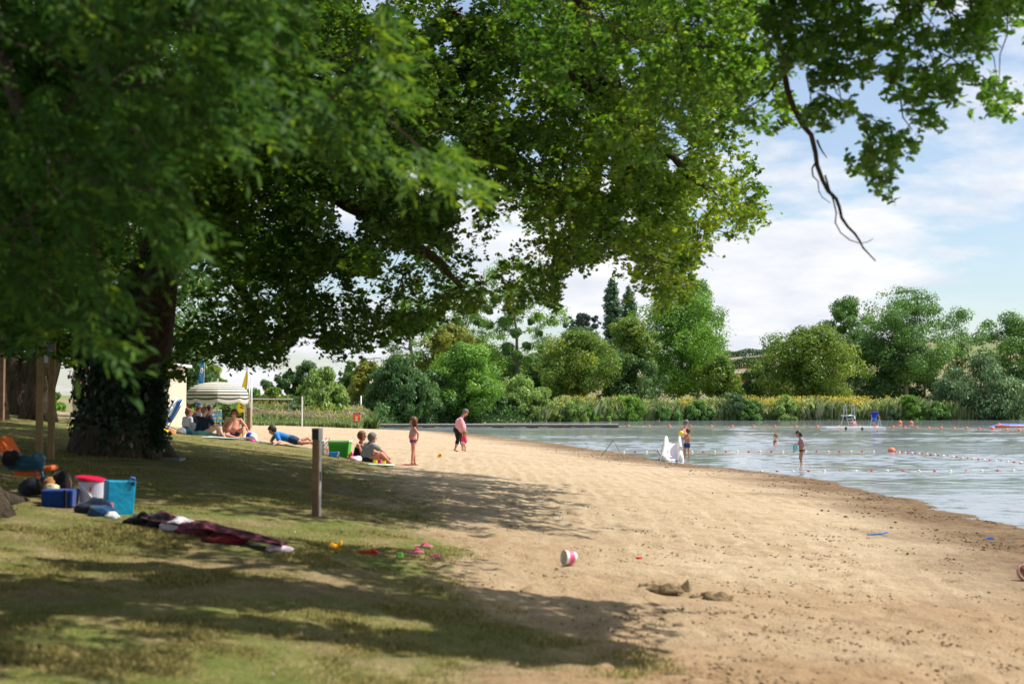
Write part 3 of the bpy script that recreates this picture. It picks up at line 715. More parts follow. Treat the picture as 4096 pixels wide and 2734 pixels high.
P = bankpts(5200, 4, 50, 4.); P[:, 1] += .9; k = fbm(P[:, 0]*.35, P[:, 1]*0+3, 44, 4); P = P[(k > .53) | (rng.random(len(P)) < .07)]; P = P[P[:, 0] < 52]
n = len(P); c = P + np.array([0, 0, 1.])*(1.35+1.0*rng.random((n, 1))) 
cc = np.repeat(c, 3, 0) + rng.normal(size=(n*3, 3))*np.array([.16, .12, .13])
o = leaf_obj('goldenrod_flowers', [leaves(cc, rng.normal(size=cc.shape)+np.array([.5, -1, 1.]), .21*(.7+.6*rng.random(len(cc))), T_DIAMOND)], [np.clip(rng.normal(.5, .25, len(cc)), 0, 1)], LM['flower'], None)
setp(o, 'band of yellow flowers on the far bank', kind='stuff')
blades(P, 1.4+.6*rng.random(len(P)), LM['mid'], 'goldenrod_stems', 'leafy green stems below the yellow flowers', w=2.2, bend=.3, tone=.2)
# dark low growth right behind the reeds closes the bank
x = rng.uniform(-14, 75, 20000); y = far_y(x)+rng.uniform(.4, 14, 20000); z = np.maximum(H(x, y), 0)+rng.random(20000)**1.2*1.7
o = leaf_obj('undergrowth', [leaves(np.stack([x, y, z], 1), rng.normal(size=(20000, 3))+np.array([0, -.4, .6]), .34*(.6+.8*rng.random(20000)), T_DIAMOND)], [np.clip(rng.normal(.45, .25, 20000), 0, 1)], LM['mid'], None)
setp(o, 'low green undergrowth behind the reeds', kind='stuff')
x = rng.uniform(-14, 9, 12000); y = far_y(x)+rng.uniform(-.4, 4, 12000); z = np.maximum(H(x, y), 0)+rng.random(12000)**1.3*1.5*np.clip((y-far_y(x)+.6), .15, 1)
o = leaf_obj('bank_growth', [leaves(np.stack([x, y, z], 1), rng.normal(size=(12000, 3))+np.array([0, -.4, .6]), .28*(.6+.8*rng.random(12000)), T_DIAMOND)], [np.clip(rng.normal(.4, .25, 12000), 0, 1)], LM['dark'], None)
setp(o, 'dark leafy growth along the bank behind the jetty', kind='stuff')
# meadow on the left, beyond the volleyball court
x = rng.uniform(-32, -12.2, 26000); y = 113.2 + rng.random(26000)**1.5*22 + (fbm(x*.5, x*0, 9)-.5)*2
k = (wetdist(x, y)[0] < -.4); x, y = x[k], y[k]; P = np.stack([x, y, np.maximum(H(x, y), 0)], 1)
hh = np.clip(.35+(P[:, 1]-113)*.16, .3, 1.5)*(.6+.8*fbm(P[:, 0]*.5, P[:, 1]*.5, 15, 3))
blades(P, hh, LM['reed'], 'meadow_grass', 'tall rough grass behind the volleyball court', w=2.0, bend=.5, tone=.15)
k = (P[:, 1] > 115.5) & (rng.random(len(P)) < .42); c = P[k] + np.array([0, 0, 1.])*(hh[k]*1.05)[:, None]
for kind, sel, nm, lb in (('seed', fbm(c[:, 0]*.22, c[:, 1]*.2, 91, 2) > .5, 'seed_heads', 'pale brown seed heads standing over the meadow'), ('flower', (rng.random(len(c)) < .16), 'meadow_flowers', 'yellow flowers dotted in the meadow')):
    cc = np.repeat(c[sel], 3, 0); cc = cc + rng.normal(size=cc.shape)*.12
    o = leaf_obj(nm, [leaves(cc, rng.normal(size=cc.shape)+np.array([0, -1, .5]), .12*(.6+.8*rng.random(len(cc))), T_DIAMOND)], [np.clip(rng.normal(.5, .3, len(cc)), 0, 1)], LM[kind], None)
    setp(o, lb, kind='stuff')
# tussocks at the jetty head
random.seed(8)
for k, (px, lab) in enumerate([(1360, 'spiky grass tussock left of the red notice'), (1395, 'pale leafy tussock just left of the red notice'), (1452, 'tall grass tussock right of the red notice'), (1478, 'low fresh tussock at the jetty head'), (1240, 'grass tussock by the right volleyball post'), (1300, 'broad tussock below the pale willow')]):
    d = 117 + (k % 3)*2.5; b = base_at(px, d); n = 420
    a = rng.random(n)*2*PI; r = rng.random(n)**.5*(.8 if k != 2 else 1.)
    P = np.stack([b.x+np.cos(a)*r, b.y+np.sin(a)*r*.6, np.full(n, b.z)], 1)
    o = blades(P, (.8 if k != 2 else 1.35)*(.6+.6*rng.random(n)), LM['reed'], 'grass_tussock', None, w=1.6, bend=.7)
    del o['kind']; setp(o, lab, 'tussock', 'grass tussocks at the edge of the court')

# ---- hedges and pole on the hill
def hedge(label, xa, ya, xb, yb, d0, d1, h, n, seed):
    pa, pb = np.array(ray(xa, ya)), np.array(ray(xb, yb)); t = rng.random(n); d = d0+(d1-d0)*t
    px_ = xa+(xb-xa)*t; x = (px_-2048)/FPX*d; z = hillz(x, d) + rng.random(n)**.8*h*(.7+.6*fbm(x*.15, x*0, seed, 3)) 
    c = np.stack([x, d+rng.normal(0, 1.2, n), z], 1)
    o = leaf_obj('hedge', [leaves(c, rng.normal(size=c.shape)+np.array([0, -.3, .7]), .8*(.6+.7*rng.random(n)), T_DIAMOND)], [np.clip(rng.normal(.4, .25, n), 0, 1)], LM['dark'], None)
    return setp(o, label, 'hedge')
hedge('upper dark hedge on the hill crest in the gap', 2860, 0, 3100, 0, 760, 760, 4.2, 3800, 3)
hedge('lower dark hedge between the two fields', 2860, 0, 3100, 0, 560, 560, 4.0, 3000, 4)
hedge('dark hedge along the hilltop on the right', 3560, 0, 4300, 0, 760, 770, 4.6, 7000, 5)
bp_ = base_at(2955, 430); mb = MB(); mb.tube([bp_, bp_+Vector((0, 0, 8.6))], [.14, .09], 8); o = mb.build('utility_pole', M_BARKG); setp(o, 'bare wooden utility pole on the hillside', 'pole')
o['label'] = 'bare wooden utility pole on the hillside'
# ------------------------------------------------------------ the near trees
OAK_POLY = [(-400,-400),(3060,-400),(3060,250),(2960,420),(2900,560),(2960,640),(3040,740),(3055,860),(2985,955),(2925,870),(2850,940),(2840,1040),(2760,1090),(2755,1190),(2690,1250),
 (2640,1150),(2570,1080),(2530,1010),(2470,985),(2420,1050),(2330,1070),(2260,1040),(2230,1130),(2215,1230),(2130,1180),(2040,1240),(1960,1200),(1880,1250),(1790,1230),(1720,1300),
 (1600,1360),(1480,1400),(1330,1420),(1240,1330),(1190,1310),(1165,1400),(1110,1480),(1020,1465),(930,1500),(860,1450),(760,1440),(690,1430),(640,1500),(600,1400),(330,1420),(230,1480),(150,1400),(60,1430),(-400,1400)]
def clusters(C, nl, spread, size, tmpl, tone_amp=.16, up=.5, droopdir=None, tonefn=None):
    """sprigs: leaves radiate from a twig end and overlap"""
    n = len(C); d = rand_dirs(n*nl); d[:, 2] *= .6; sz = size*(.6+.7*rng.random(n*nl))
    sp = np.repeat(rng.normal(size=(n, 3)), nl, 0); sp /= np.linalg.norm(sp, axis=1, keepdims=True)
    c = np.repeat(C, nl, 0) + d*(sz*.48)[:, None] + sp*(rng.normal(0, spread*.8, n*nl))[:, None]
    nr = rng.normal(size=(n*nl, 3))*.5 + np.array([0, 0, up+.35]) + np.repeat(rand_dirs(n), nl, 0)*.45
    r = np.repeat(.42 + rng.normal(0, tone_amp, n), nl) + rng.normal(0, .13, n*nl)
    if tonefn is not None: r = r + tonefn(c)
    u = d*1.2 if droopdir is None else np.broadcast_to(np.array(droopdir, float), c.shape)
    return leaves(c, nr, sz, tmpl, u), r
def mask_keep(C, poly, jitter=45, inside_only=False):
    px, py, front = project(C); j = rng.normal(size=(2, len(C)))*jitter
    infr = front & (px > -60) & (px < 4156) & (py > -60) & (py < 2800)
    ok = in_poly(px+j[0], py+j[1], poly)
    return (~infr & (not inside_only)) | (infr & ok)
# --- the big oak that carries the view
OB = pt(470, 1790, 26.); OB.z = hz(OB.x, 26.)
oak = thing('oak_tree', 'big old oak with ivy-clad trunk spreading over the lawn and beach', 'tree', OB)
def superell(n, c, r, p=3.2, inner=.0):
    u = rng.uniform(-1, 1, (int(n*2.2), 3)); s = (np.abs(u)**p).sum(1); u = u[(s < 1) & (s > inner)][:n]
    return np.array(c) + u*np.array(r)
def angular_holes(C, sc, seed): return fbm(C[:, 0]/C[:, 1]*sc, (C[:, 2]-CZ)/C[:, 1]*sc, seed, 4)
Bc = superell(4300, (-4.6, 26.5, 10.6), (12.4, 9.2, 7.9)); Bc = Bc[Bc[:, 2] < 12]
px, py, fr = project(Bc); hl = angular_holes(Bc, 17, 31); lim_ = np.where((px > 1300) & (py > 150), .405, .30)
Bc = Bc[(hl > lim_) & mask_keep(Bc, OAK_POLY, 8)]
ex = np.array([pt(random.uniform(760, 2750), random.uniform(60, 1100), random.uniform(20.5, 29)) for _ in range(900)]); qx, qy, _f = project(ex)
ex = ex[in_poly(qx, qy+60, OAK_POLY) & (angular_holes(ex, 34, 43) > .43)]; Bc = np.concatenate([Bc, ex])
Br = rng.uniform(.35, .8, len(Bc)); Bt = rng.normal(0, .2, len(Bc))
Cc = np.repeat(Bc, 26, 0); Cc = Cc + rand_dirs(len(Cc))*(np.repeat(Br, 26)*(.35+.65*rng.random(len(Cc))**.5))[:, None]*np.array([1, 1, .6])
Cc = Cc[mask_keep(Cc, OAK_POLY, 22)]
px, py, fr = project(Cc); hh_ = angular_holes(Cc, 60, 37); Cc = Cc[(hh_ > .385) | (px < 1250)]
Ct = superell(9000, (-4.6, 26.5, 10.6), (12.4, 9.2, 7.9)); Ct = Ct[(Ct[:, 2] > 12) & mask_keep(Ct, OAK_POLY, 26)]
Ct = Ct[fbm(Ct[:, 0]*.35, Ct[:, 1]*.35, 38, 3) > .50]; Cc = np.concatenate([Cc, Ct])
HOLE = [(300, 1540), (320, 1230), (400, 1100), (560, 1060), (700, 1120), (770, 1230), (740, 1340), (640, 1500)]
def nohole(C, lim=27.5):
    px, py, fr = project(C); return ~(in_poly(px, py, HOLE) & fr & (C[:, 1] < lim))
Cc = Cc[nohole(Cc) | (rng.random(len(Cc)) < .10)]
# hanging fringes: extra clusters just inside the lower outline
fr_c = []
for i in range(len(OAK_POLY)):
    (x1, y1), (x2, y2) = OAK_POLY[i], OAK_POLY[(i+1) % len(OAK_POLY)]
    if x1 < 0 or x2 < 0 or y1 < 0: continue
    L = math.hypot(x2-x1, y2-y1)
    for k in range(int(L/2.0)):
        t = random.random(); d = random.uniform(20.5, 31)
        qx = x1+(x2-x1)*t + random.gauss(0, 14); qy = y1+(y2-y1)*t - abs(random.gauss(0, 85))-(22 if qx < 1180 else -8)
        if x1 > 2300: qx -= abs(random.gauss(0, 60))
        fr_c.append(pt(qx, qy, d))
fr_c += [pt(random.uniform(585, 735), random.uniform(1360, 1515), random.uniform(25, 28)) for _ in range(150)]
Cf = np.array(fr_c); kk = fbm(Cf[:, 0]*1.3, Cf[:, 2]*1.3, 77, 3) > .40; Cf = Cf[kk]; Cf = Cf[nohole(Cf)]
def oaktone(c): return np.clip((c[:, 0]+1.0)*.05, -.12, .26) + (fbm(c[:, 0]*1.1+c[:, 1]*.5, c[:, 2]*1.3+c[:, 1]*.6, 17, 3)-.5)*1.3  # lit clumps, dark spots and the sunnier right side painted into leaf tone
hi = Cc[:, 2] > 12
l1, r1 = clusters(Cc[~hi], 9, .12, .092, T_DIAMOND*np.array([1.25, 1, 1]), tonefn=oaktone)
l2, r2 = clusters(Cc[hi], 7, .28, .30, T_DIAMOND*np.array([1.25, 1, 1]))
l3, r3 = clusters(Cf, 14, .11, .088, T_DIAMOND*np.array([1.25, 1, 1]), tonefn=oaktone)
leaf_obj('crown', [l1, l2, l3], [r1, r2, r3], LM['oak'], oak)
dead = np.concatenate([np.array([pt(2505+random.gauss(0, 14), 680+random.gauss(0, 42), 22) for _ in range(16)]), np.array([pt(1825+random.gauss(0, 9), 75+random.gauss(0, 14), 23) for _ in range(8)])])
l4, r4 = clusters(dead, 10, .07, .1, T_DIAMOND*np.array([1.2, 1, 1])); leaf_obj('withered_leaves', [l4], [r4], LM['dead'], oak)
random.seed(3)
mb = MB()
def gnarl(base, seq, seg=20, amp=.07, seed=0):
    pts = [Vector(p) for p, r in seq]; rr = [r for p, r in seq]
    n0 = len(mb.v); mb.tube(pts, rr, seg)
    for i in range(n0, len(mb.v)):
        v = Vector(mb.v[i]); f = float(fbm(np.array([math.atan2(v.y-OB.y, v.x-OB.x)*2.4]), np.array([v.z*.45]), seed)[0])-.5
        a = Vector((v.x-OB.x, v.y-OB.y, 0)); 
        mb.v[i] = tuple(v + a*f*amp*3)
tk = [pt(455, 1800, 26), pt(465, 1740, 26), pt(480, 1680, 26), pt(492, 1600, 26), pt(505, 1500, 26), pt(520, 1400, 26), pt(540, 1280, 26), pt(560, 1150, 26)]
tk[0].z = OB.z - .3
gnarl(OB, list(zip(tk, [.98, .80, .72, .66, .64, .66, .62, .5])), 28, .10)
gnarl(OB, list(zip([pt(495, 1450, 25.8), pt(600, 1370, 25.4), pt(625, 1240, 25), pt(640, 1120, 24.6), pt(720, 950, 24)], [.45, .42, .33, .30, .2])), 14, .03, 4)
gnarl(OB, list(zip([pt(480, 1420, 26.2), pt(400, 1300, 26.6), pt(360, 1150, 27), pt(250, 900, 27.5)], [.5, .42, .33, .2])), 14, .03, 5)
limbs = [[(560,1150,26,.48),(760,900,25.5,.38),(1100,620,25,.33),(1600,350,24.5,.27),(2150,180,24,.22),(2500,120,23.5,.16),(2850,200,23,.09)],
 [(560,1150,26,.42),(700,800,27,.34),(900,400,28,.28),(1200,0,29,.2),(1400,-500,30,.12)],
 [(1600,350,24.5,.20),(1900,560,24,.15),(2160,720,24,.11),(2330,900,24,.06)],
 [(2150,180,24,.17),(2330,330,23.6,.12),(2600,560,23.2,.08),(2850,760,23,.04)],
 [(1100,620,25,.2),(1400,820,25,.14),(1700,1000,25.3,.09),(1850,1150,25.5,.04)],
 [(700,800,27,.2),(900,1050,28,.14),(1050,1300,28.5,.07)],
 [(2480,-250,23,.30),(2300,40,23.2,.27),(2420,290,23.4,.20),(2500,420,23.4,.10)],
 [(300,700,27,.2),(100,900,27,.14),(-100,1100,27,.1)]]
nodes = []
for Lb in limbs:
    P = []; 
    for a, b in zip(Lb[:-1], Lb[1:]):
        for t in (0, .33, .66):
            q = [a[i]+(b[i]-a[i])*t for i in range(4)]; P.append((pt(q[0]+random.gauss(0, 8), q[1]+random.gauss(0, 8), q[2]), q[3]))
    P.append((pt(*Lb[-1][:3]), Lb[-1][3])); mb.tube([p for p, r in P], [r for p, r in P], 9); nodes += P
tips = [Cf[i] for i in rng.choice(len(Cf), 260)] + [Cc[~hi][i] for i in rng.choice((~hi).sum(), 340)]
nd = [(p, r) for p, r in nodes]
for e in sorted(tips, key=lambda e: min((Vector(e)-p).length for p, r in nodes)):
    e = Vector(e); p, r = min(nd, key=lambda q: (q[0]-e).length + (.6 if q[1] < .012 else 0)); L = (e-p).length
    if L < .2 or L > 6: continue
    r0 = min(r*.7, .006+.011*L); k = max(3, int(L/.5)); pts = [p]
    for j in range(1, k+1):
        t = j/k; q = p.lerp(e, t); q.z += math.sin(t*PI)*L*.1
        if j < k: q += Vector([random.gauss(0, 1) for _ in range(3)])*.05*L/k*2
        pts.append(q)
    rr = [r0*(1-t/k)+.005 for t in range(k+1)]; mb.tube(pts, rr, 4); nd += list(zip(pts[1:], rr[1:]))
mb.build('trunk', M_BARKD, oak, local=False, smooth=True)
# buttress roots of the oak
mb = MB()
for px, py, r_, lx in [(590, 1800, .26, 720), (360, 1780, .24, 290), (540, 1815, .25, 640)]:
    a = pt(px if px > 460 else px+60, py-70, 25.7); e = G(lx, py+26); e.z -= .06
    mid = a.lerp(e, .5); mid.z = (a.z*.3+e.z*.7)+.05
    a = a.lerp(pt(475, 1760, 26), .35); mb.tube([pt(475, 1690, 26), a, mid, e], [.45, r_*1.3, r_*.6, .04], 12)
mb.build('root', M_BARKD, oak, local=False, smooth=True)
# ivy on the trunk
n = 9500; zt = rng.random(n)**.8; px_ = 468+30*zt+ (fbm(zt*5, zt*0, 2)-.5)*20; ang = rng.random(n)*2*PI
rad = (.68-.04*zt)*(1.03+.10*rng.random(n)); pz = 1815-520*zt
ptc = np.array([pt(a, b, 26) for a, b in zip(px_, pz)])
dirs = np.stack([np.cos(ang), np.sin(ang), np.zeros(n)], 1); c = ptc + dirs*rad[:, None] + dirs*np.abs(rng.normal(0, .07, n))[:, None]
k = (fbm(ang*1.2+zt*2, zt*6, 41, 3) > .36) & ((dirs[:, 0] > -.15) | (rng.random(n) < .35))
k2 = np.array([pt(a, b, 25.2) for a, b in zip(rng.normal(628, 14, 900), rng.uniform(1520, 1790, 900))])
c = np.concatenate([c[k], k2]); dd = np.concatenate([dirs[k], np.tile([.5, -.8, 0], (900, 1))])
leaf_obj('ivy', [leaves(c, dd+rng.normal(size=c.shape)*.4, .10*(.7+.7*rng.random(len(c))), T_DIAMOND*np.array([1.6, 1, 1]))], [np.clip(rng.normal(.45, .25, len(c)), 0, 1)], LM['ivy'], oak)

# --- the second oak behind the camera: only its forward limb hangs into view
NB = Vector((4.6, -5.5, hz(4.6, -5.5)))
oak2 = thing('oak_tree', 'nearer oak reaching in from above at the top right', 'tree', NB)
PA = [(3100,-300),(4500,-300),(4110,60),(4080,140),(3960,150),(3880,290),(3990,330),(4075,410),(3960,520),(3880,440),(3830,510),(3740,520),(3700,420),(3690,560),(3650,650),(3590,690),(3560,800),
 (3480,770),(3440,700),(3370,640),(3360,560),(3280,500),(3230,500),(3150,440),(3090,360),(3120,260),(3060,180),(3040,60)]
PB = [(1990,-300),(3120,-300),(3060,60),(3110,330),(3180,420),(3150,480),(3040,530),(2960,470),(2830,560),(2690,580),(2620,640),(2480,650),(2380,560),(2300,420),(2160,330),(2050,200)]
def ptN(px, py, d):
    u, v = (px-2048)/FPX, (1367-py)/FPX; c, s = math.cos(PITCH), math.sin(PITCH)
    y = c - v*s; return np.stack([u/y*d, d*np.ones_like(u), CZ + (s+v*c)/y*d], 1)
ax, ay, ad = rng.uniform(3000, 4200, 3600), rng.uniform(-250, 830, 3600), rng.uniform(11.3, 13.6, 3600)
Ca = ptN(ax, ay, ad); ka = in_poly(ax+rng.normal(size=3600)*16, ay+rng.normal(size=3600)*16, PA) & (fbm(ax*.014, ay*.014, 6, 4)+.09*(ay < 230) > .50); Ca = Ca[ka]
bx, by, bd = rng.uniform(1950, 3250, 2600), rng.uniform(-250, 700, 2600), rng.uniform(13, 16, 2600)
Cb = ptN(bx, by, bd); kb = in_poly(bx+rng.normal(size=2600)*30, by+rng.normal(size=2600)*30, PB) & (fbm(bx*.009, by*.009, 8, 4) > .44); Cb = Cb[kb]
la, ra = clusters(Ca, 10, .06, .078, T_OAK, tonefn=lambda c: (fbm(c[:, 0]*2, c[:, 2]*2, 19, 2)-.5)*.7)
lb, rb = clusters(Cb, 10, .06, .085, T_OAK, tonefn=lambda c: np.clip((c[:, 0]-.5)*.1, -.1, .16))
# the part of its crown above the picture, which shades the near ground
Co = rng.uniform([-9, -8, 6.2], [7, 7.5, 12], (2600, 3)); Co = Co[fbm(Co[:, 0]*.5, Co[:, 1]*.5, 22, 3) > .42]
Cn = rng.uniform([.4, 9.9, 6.0], [4.7, 12.6, 7.8], (1100, 3)); Cn = Cn[(fbm(Cn[:, 0]*.45+9, Cn[:, 1]*1.1, 23, 3) > .50)]
CoN = np.concatenate([Co, Cn]); pxx, pyy, ff = project(CoN); CoN = CoN[~(ff & (pyy > -120))]
lo, ro = clusters(CoN, 8, .2, .24, T_OAK)
leaf_obj('crown', [la, lb, lo], [ra, rb, ro], LM['oakb'], oak2)
mb = MB(); mb.tube([NB-Vector((0, 0, .3)), NB+Vector((0, 0, .8)), NB+Vector((0, .3, 3)), NB+Vector((-.5, 1.2, 5.2))], [.75, .55, .48, .42], 16)
nd = []
for Lb in ([(4.1, -4.3, 5.6, .4), (-1, -1, 7.6, .26), (-3.5, 5, 8.4, .16), (-.5, 9.8, 8., .09), (4.0, 11.8, 6.2, .05)],
           [(4.1, -4.3, 5.6, .35), (1.5, 1, 7.2, .28), (.8, 7, 8.0, .16), (1.6, 12.5, 7.2, .09), (2.3, 14.5, 6.2, .06)],
           [(4.1, -4.3, 5.6, .3), (-2, -2, 7.5, .22), (-6, 2, 8.2, .12)]):
    for a, b in zip(Lb[:-1], Lb[1:]):
        for t in (0, .25, .5, .75):
            q = [a[i]+(b[i]-a[i])*t for i in range(4)]; nd.append((Vector(q[:3])+Vector([random.gauss(0, .05) for _ in range(3)]), q[3]))
    m_ = len(Lb[:-1])*4; mb.tube([p for p, r in nd[-m_:]], [r for p, r in nd[-m_:]], 9)
def twigs(mb, nd, tips, tip=.0035, mx=4.):
    for e in sorted([Vector(t) for t in tips], key=lambda e: min((e-p).length for p, r in nd)):
        p, r = min(nd, key=lambda q: (q[0]-e).length + (.4 if q[1] < .006 else 0)); L = (e-p).length
        if L < .12 or L > mx: continue
        r0 = min(r*.7, .003+.011*L); k = max(3, int(L/.25)); pts = [p]
        for j in range(1, k+1):
            t = j/k; q = p.lerp(e, t); q.z += math.sin(t*PI)*L*.08
            if j < k: q += Vector([random.gauss(0, 1) for _ in range(3)])*.03
            pts.append(q)
        rr = [r0*(1-t/k)+tip for t in range(k+1)]; mb.tube(pts, rr, 5); nd += list(zip(pts[1:], rr[1:]))
twigs(mb, nd, [Ca[i] for i in rng.choice(len(Ca), 150)]+[Cb[i] for i in rng.choice(len(Cb), 110)])
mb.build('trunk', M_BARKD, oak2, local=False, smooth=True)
# the bare hanging bough
mb = MB(); D = 12.6
def pl(pp, r0, r1, seg=7):
    n = len(pp); mb.tube([pt(x, y, D+.02*i) for i, (x, y) in enumerate(pp)], [r0+(r1-r0)*i/(n-1) for i in range(n)], seg)
pl([(3080,-60),(3120,200),(3150,360),(3175,430),(3210,500),(3245,540),(3262,610),(3268,660),(3290,720),(3310,760),(3345,795),(3358,830),(3366,870),(3390,905),(3420,935),(3440,965),(3452,990),(3480,1020),(3502,1043)], .03, .006)
pl([(3268,560),(3280,590),(3292,610),(3308,632)], .011, .004); pl([(3262,650),(3248,675),(3252,705),(3272,725),(3276,765),(3290,790),(3322,812)], .009, .003)
pl([(3300,700),(3318,760),(3333,800),(3345,850),(3341,890),(3362,930),(3400,960),(3440,973),(3470,967),(3492,955)], .009, .003)
pl([(3310,755),(3308,772)], .006, .003); pl([(3225,500),(3232,470),(3240,430)], .01, .006)
pl([(2980,440),(3040,400),(3080,365),(3108,320),(3130,290)], .006, .014); pl([(3090,350),(3093,385),(3130,385)], .008, .003)
pl([(3590,370),(3640,380),(3668,405)], .01, .004); pl([(3600,380),(3612,470),(3650,520)], .009, .004); pl([(3880,300),(3930,305),(3960,330)], .009, .005)
mb.build('bare_bough', M_BARKD, oak2, local=False, smooth=True)

# --- ash tree on the near left: long feathery sprays out of focus
AB = pt(-60, 1950, 15.); AB.z = hz(AB.x, 15.)
ash = thing('ash_tree', 'near ash tree at the left edge with drooping feathery leaves', 'tree', AB)
ASH_POLY = [(-300,-300),(1480,-300),(1560,60),(1640,260),(1700,420),(1830,560),(1890,680),(1960,730),(1930,790),(1820,770),(1700,720),(1600,690),(1520,640),(1400,600),(1290,640),(1180,560),
 (1080,640),(900,700),(880,860),(800,930),(760,900),(700,830),(760,1010),(700,1070),(610,1000),(520,850),(400,850),(330,900),(380,1050),(520,1180),(470,1200),(400,1130),(450,1330),(470,1440),(400,1460),
 (340,1360),(240,1280),(120,1250),(60,1180),(-300,1200)]
m_ = 4300; ax, ay = rng.uniform(-250, 1980, m_), rng.uniform(-250, 1480, m_); ad = rng.uniform(6.2, 9.5, m_)
ad = np.where(ax > 1100, rng.uniform(7.5, 9.5, m_), ad)
dens = fbm(ax*.0042+ay*.002, ay*.0042, 14, 4)
ka = in_poly(ax, ay, ASH_POLY) & (dens > .40)
C0 = ptN(ax[ka], ay[ka], ad[ka]); n = len(C0)
# each compound leaf: nine leaflets along a drooping stalk
dirv = np.stack([.75+rng.normal(0, .5, n), rng.normal(0, .6, n), -.45+rng.normal(0, .4, n)], 1); dirv /= np.linalg.norm(dirv, axis=1, keepdims=True)
side = np.cross(dirv, np.tile([0, 0, 1.], (n, 1))); side /= np.linalg.norm(side, axis=1, keepdims=True); upv = np.cross(side, dirv)
cs, ns, us_ = [], [], []
for k in range(9):
    j = (k//2)/4.; sgn = (1 if k % 2 else -1) if k < 8 else 0
    along = .02 + .19*j + (.05 if k == 8 else 0)
    p = C0 + dirv*along + side*sgn*.032 + np.array([0, 0, -.10])*along*along*6
    ldir = dirv*.65 + side*sgn*.8 + np.array([0, 0, -.3])
    cs.append(p); us_.append(ldir); ns.append(upv + rng.normal(size=(n, 3))*.3)
cs, ns, us_ = np.concatenate(cs), np.concatenate(ns), np.concatenate(us_)
r = np.tile(.40+rng.normal(0, .16, n)+np.clip((C0[:, 0]+1.6)*.14, -.16, .30), 9)+rng.normal(0, .1, 9*n)  # shaded left and lit tips on the right painted into the leaf tone
nn_ = ns/np.linalg.norm(ns, axis=1, keepdims=True); tt = us_-nn_*(us_*nn_).sum(1, keepdims=True); tt /= np.linalg.norm(tt, axis=1, keepdims=True)
aa = np.cross(tt, nn_); L = T_LANCE[None]*.088*np.array([1.25, 1, 1]); L = np.broadcast_to(L, (len(cs), 6, 3))*(.8+.4*rng.random((len(cs), 1, 1)))
v = cs[:, None]+L[..., 0:1]*aa[:, None]+L[..., 1:2]*tt[:, None]+L[..., 2:3]*nn_[:, None]
near = (v.reshape(-1, 3), np.arange(len(cs)*6).reshape(-1, 6))
# upper crown, out of the picture on the left and above
Cu = rng.uniform([-13, 5.5, 5.2], [-1.2, 19, 11], (11000, 3)); Cu = Cu[(fbm(Cu[:, 0]*.4, Cu[:, 1]*.4, 52, 3) > .41)]
pxx, pyy, ff = project(Cu); Cu = Cu[~(ff & (pxx > -60) & (pyy > -160))]
# leafy mass between the ash sprays and the big oak (left third)
m2 = 8200; bx, by, bd = rng.uniform(-150, 1250, m2), rng.uniform(-200, 1500, m2), rng.uniform(10.5, 15.5, m2)
lim = np.interp(bx, [-150, 260, 400, 640, 700, 900, 1250], [1420, 1260, 1060, 900, 640, 420, 60])
lim = lim + (fbm(bx*.01, by*0, 15, 3)-.5)*220
kb = (by < lim) & (fbm(bx*.006, by*.006, 35, 4) > .42); Cm = ptN(bx[kb], by[kb], bd[kb])
lu, ru = clusters(Cu, 6, .3, .3, T_LANCE*np.array([1.6, 1, 1])); lm_, rm_ = clusters(Cm, 8, .13, .125, T_LANCE*np.array([1.5, 1, 1]), up=.3)
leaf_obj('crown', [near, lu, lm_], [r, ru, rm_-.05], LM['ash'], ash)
mb = MB()
tr = [Vector((AB.x-.35, 15, AB.z-.4)), Vector((AB.x-.45, 15, AB.z+.35)), Vector((AB.x-.75, 15, AB.z+1.1)), Vector((AB.x-1.0, 15, AB.z+2.6)), Vector((AB.x-1.1, 14.6, AB.z+4.5)), Vector((AB.x-.9, 14, AB.z+6.5))]
mb.tube(tr, [.80, .52, .44, .40, .34, .22], 18)
e = G(125, 1995); mb.tube([tr[1], Vector(((tr[1].x+e.x)/2+.1, 15, (tr[1].z+e.z)/2-.02)), Vector((e.x, e.y, e.z-.05))], [.38, .2, .04], 10)
nd = [(p, r_) for p, r_ in zip(tr[2:], [.5, .42, .36, .22])]
for Lb in ([(-6.2, 14, 6.2, .2), (-5, 12, 6.4, .15), (-3.6, 9.6, 5.8, .1), (-2.6, 8.4, 4.9, .05)], [(-6.2, 14, 6.2, .2), (-3.6, 11.6, 7, .14), (-1.5, 9.4, 6, .08), (-.6, 8.8, 5., .04)], [(-6.4, 14.6, 5, .2), (-4.6, 11, 5.4, .12), (-3.1, 8.2, 4.6, .06), (-2.6, 7.6, 3.8, .03)]):
    P = []
    for a, b in zip(Lb[:-1], Lb[1:]):
        for t in (0, .33, .66):
            q = [a[i]+(b[i]-a[i])*t for i in range(4)]; P.append((Vector(q[:3])+Vector([random.gauss(0, .05) for _ in range(3)]), q[3]))
    P.append((Vector(Lb[-1][:3]), Lb[-1][3])); mb.tube([p for p, r_ in P], [r_ for p, r_ in P], 8); nd += P
twigs(mb, nd, [C0[i] for i in rng.choice(len(C0), 120)], mx=3)
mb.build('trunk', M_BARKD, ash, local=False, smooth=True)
mb = MB()
def pl7(pp, r0, r1, D):
    n = len(pp); mb.tube([pt(x, y, D+.05*i) for i, (x, y) in enumerate(pp)], [r0+(r1-r0)*i/(n-1) for i in range(n)], 7)
pl7([(290,90),(330,170),(390,260),(440,350),(500,420),(540,520),(560,640),(568,700),(545,760),(522,815)], .02, .007, 8)
pl7([(530,440),(560,540),(600,620),(650,690),(690,740)], .010, .005, 8.1); pl7([(560,590),(510,600),(470,570)], .006, .003, 8.2)
pl7([(190,620),(195,720),(230,760),(280,820)], .008, .004, 7.6); pl7([(700,180),(760,270),(830,350),(900,430)], .009, .004, 8.6)
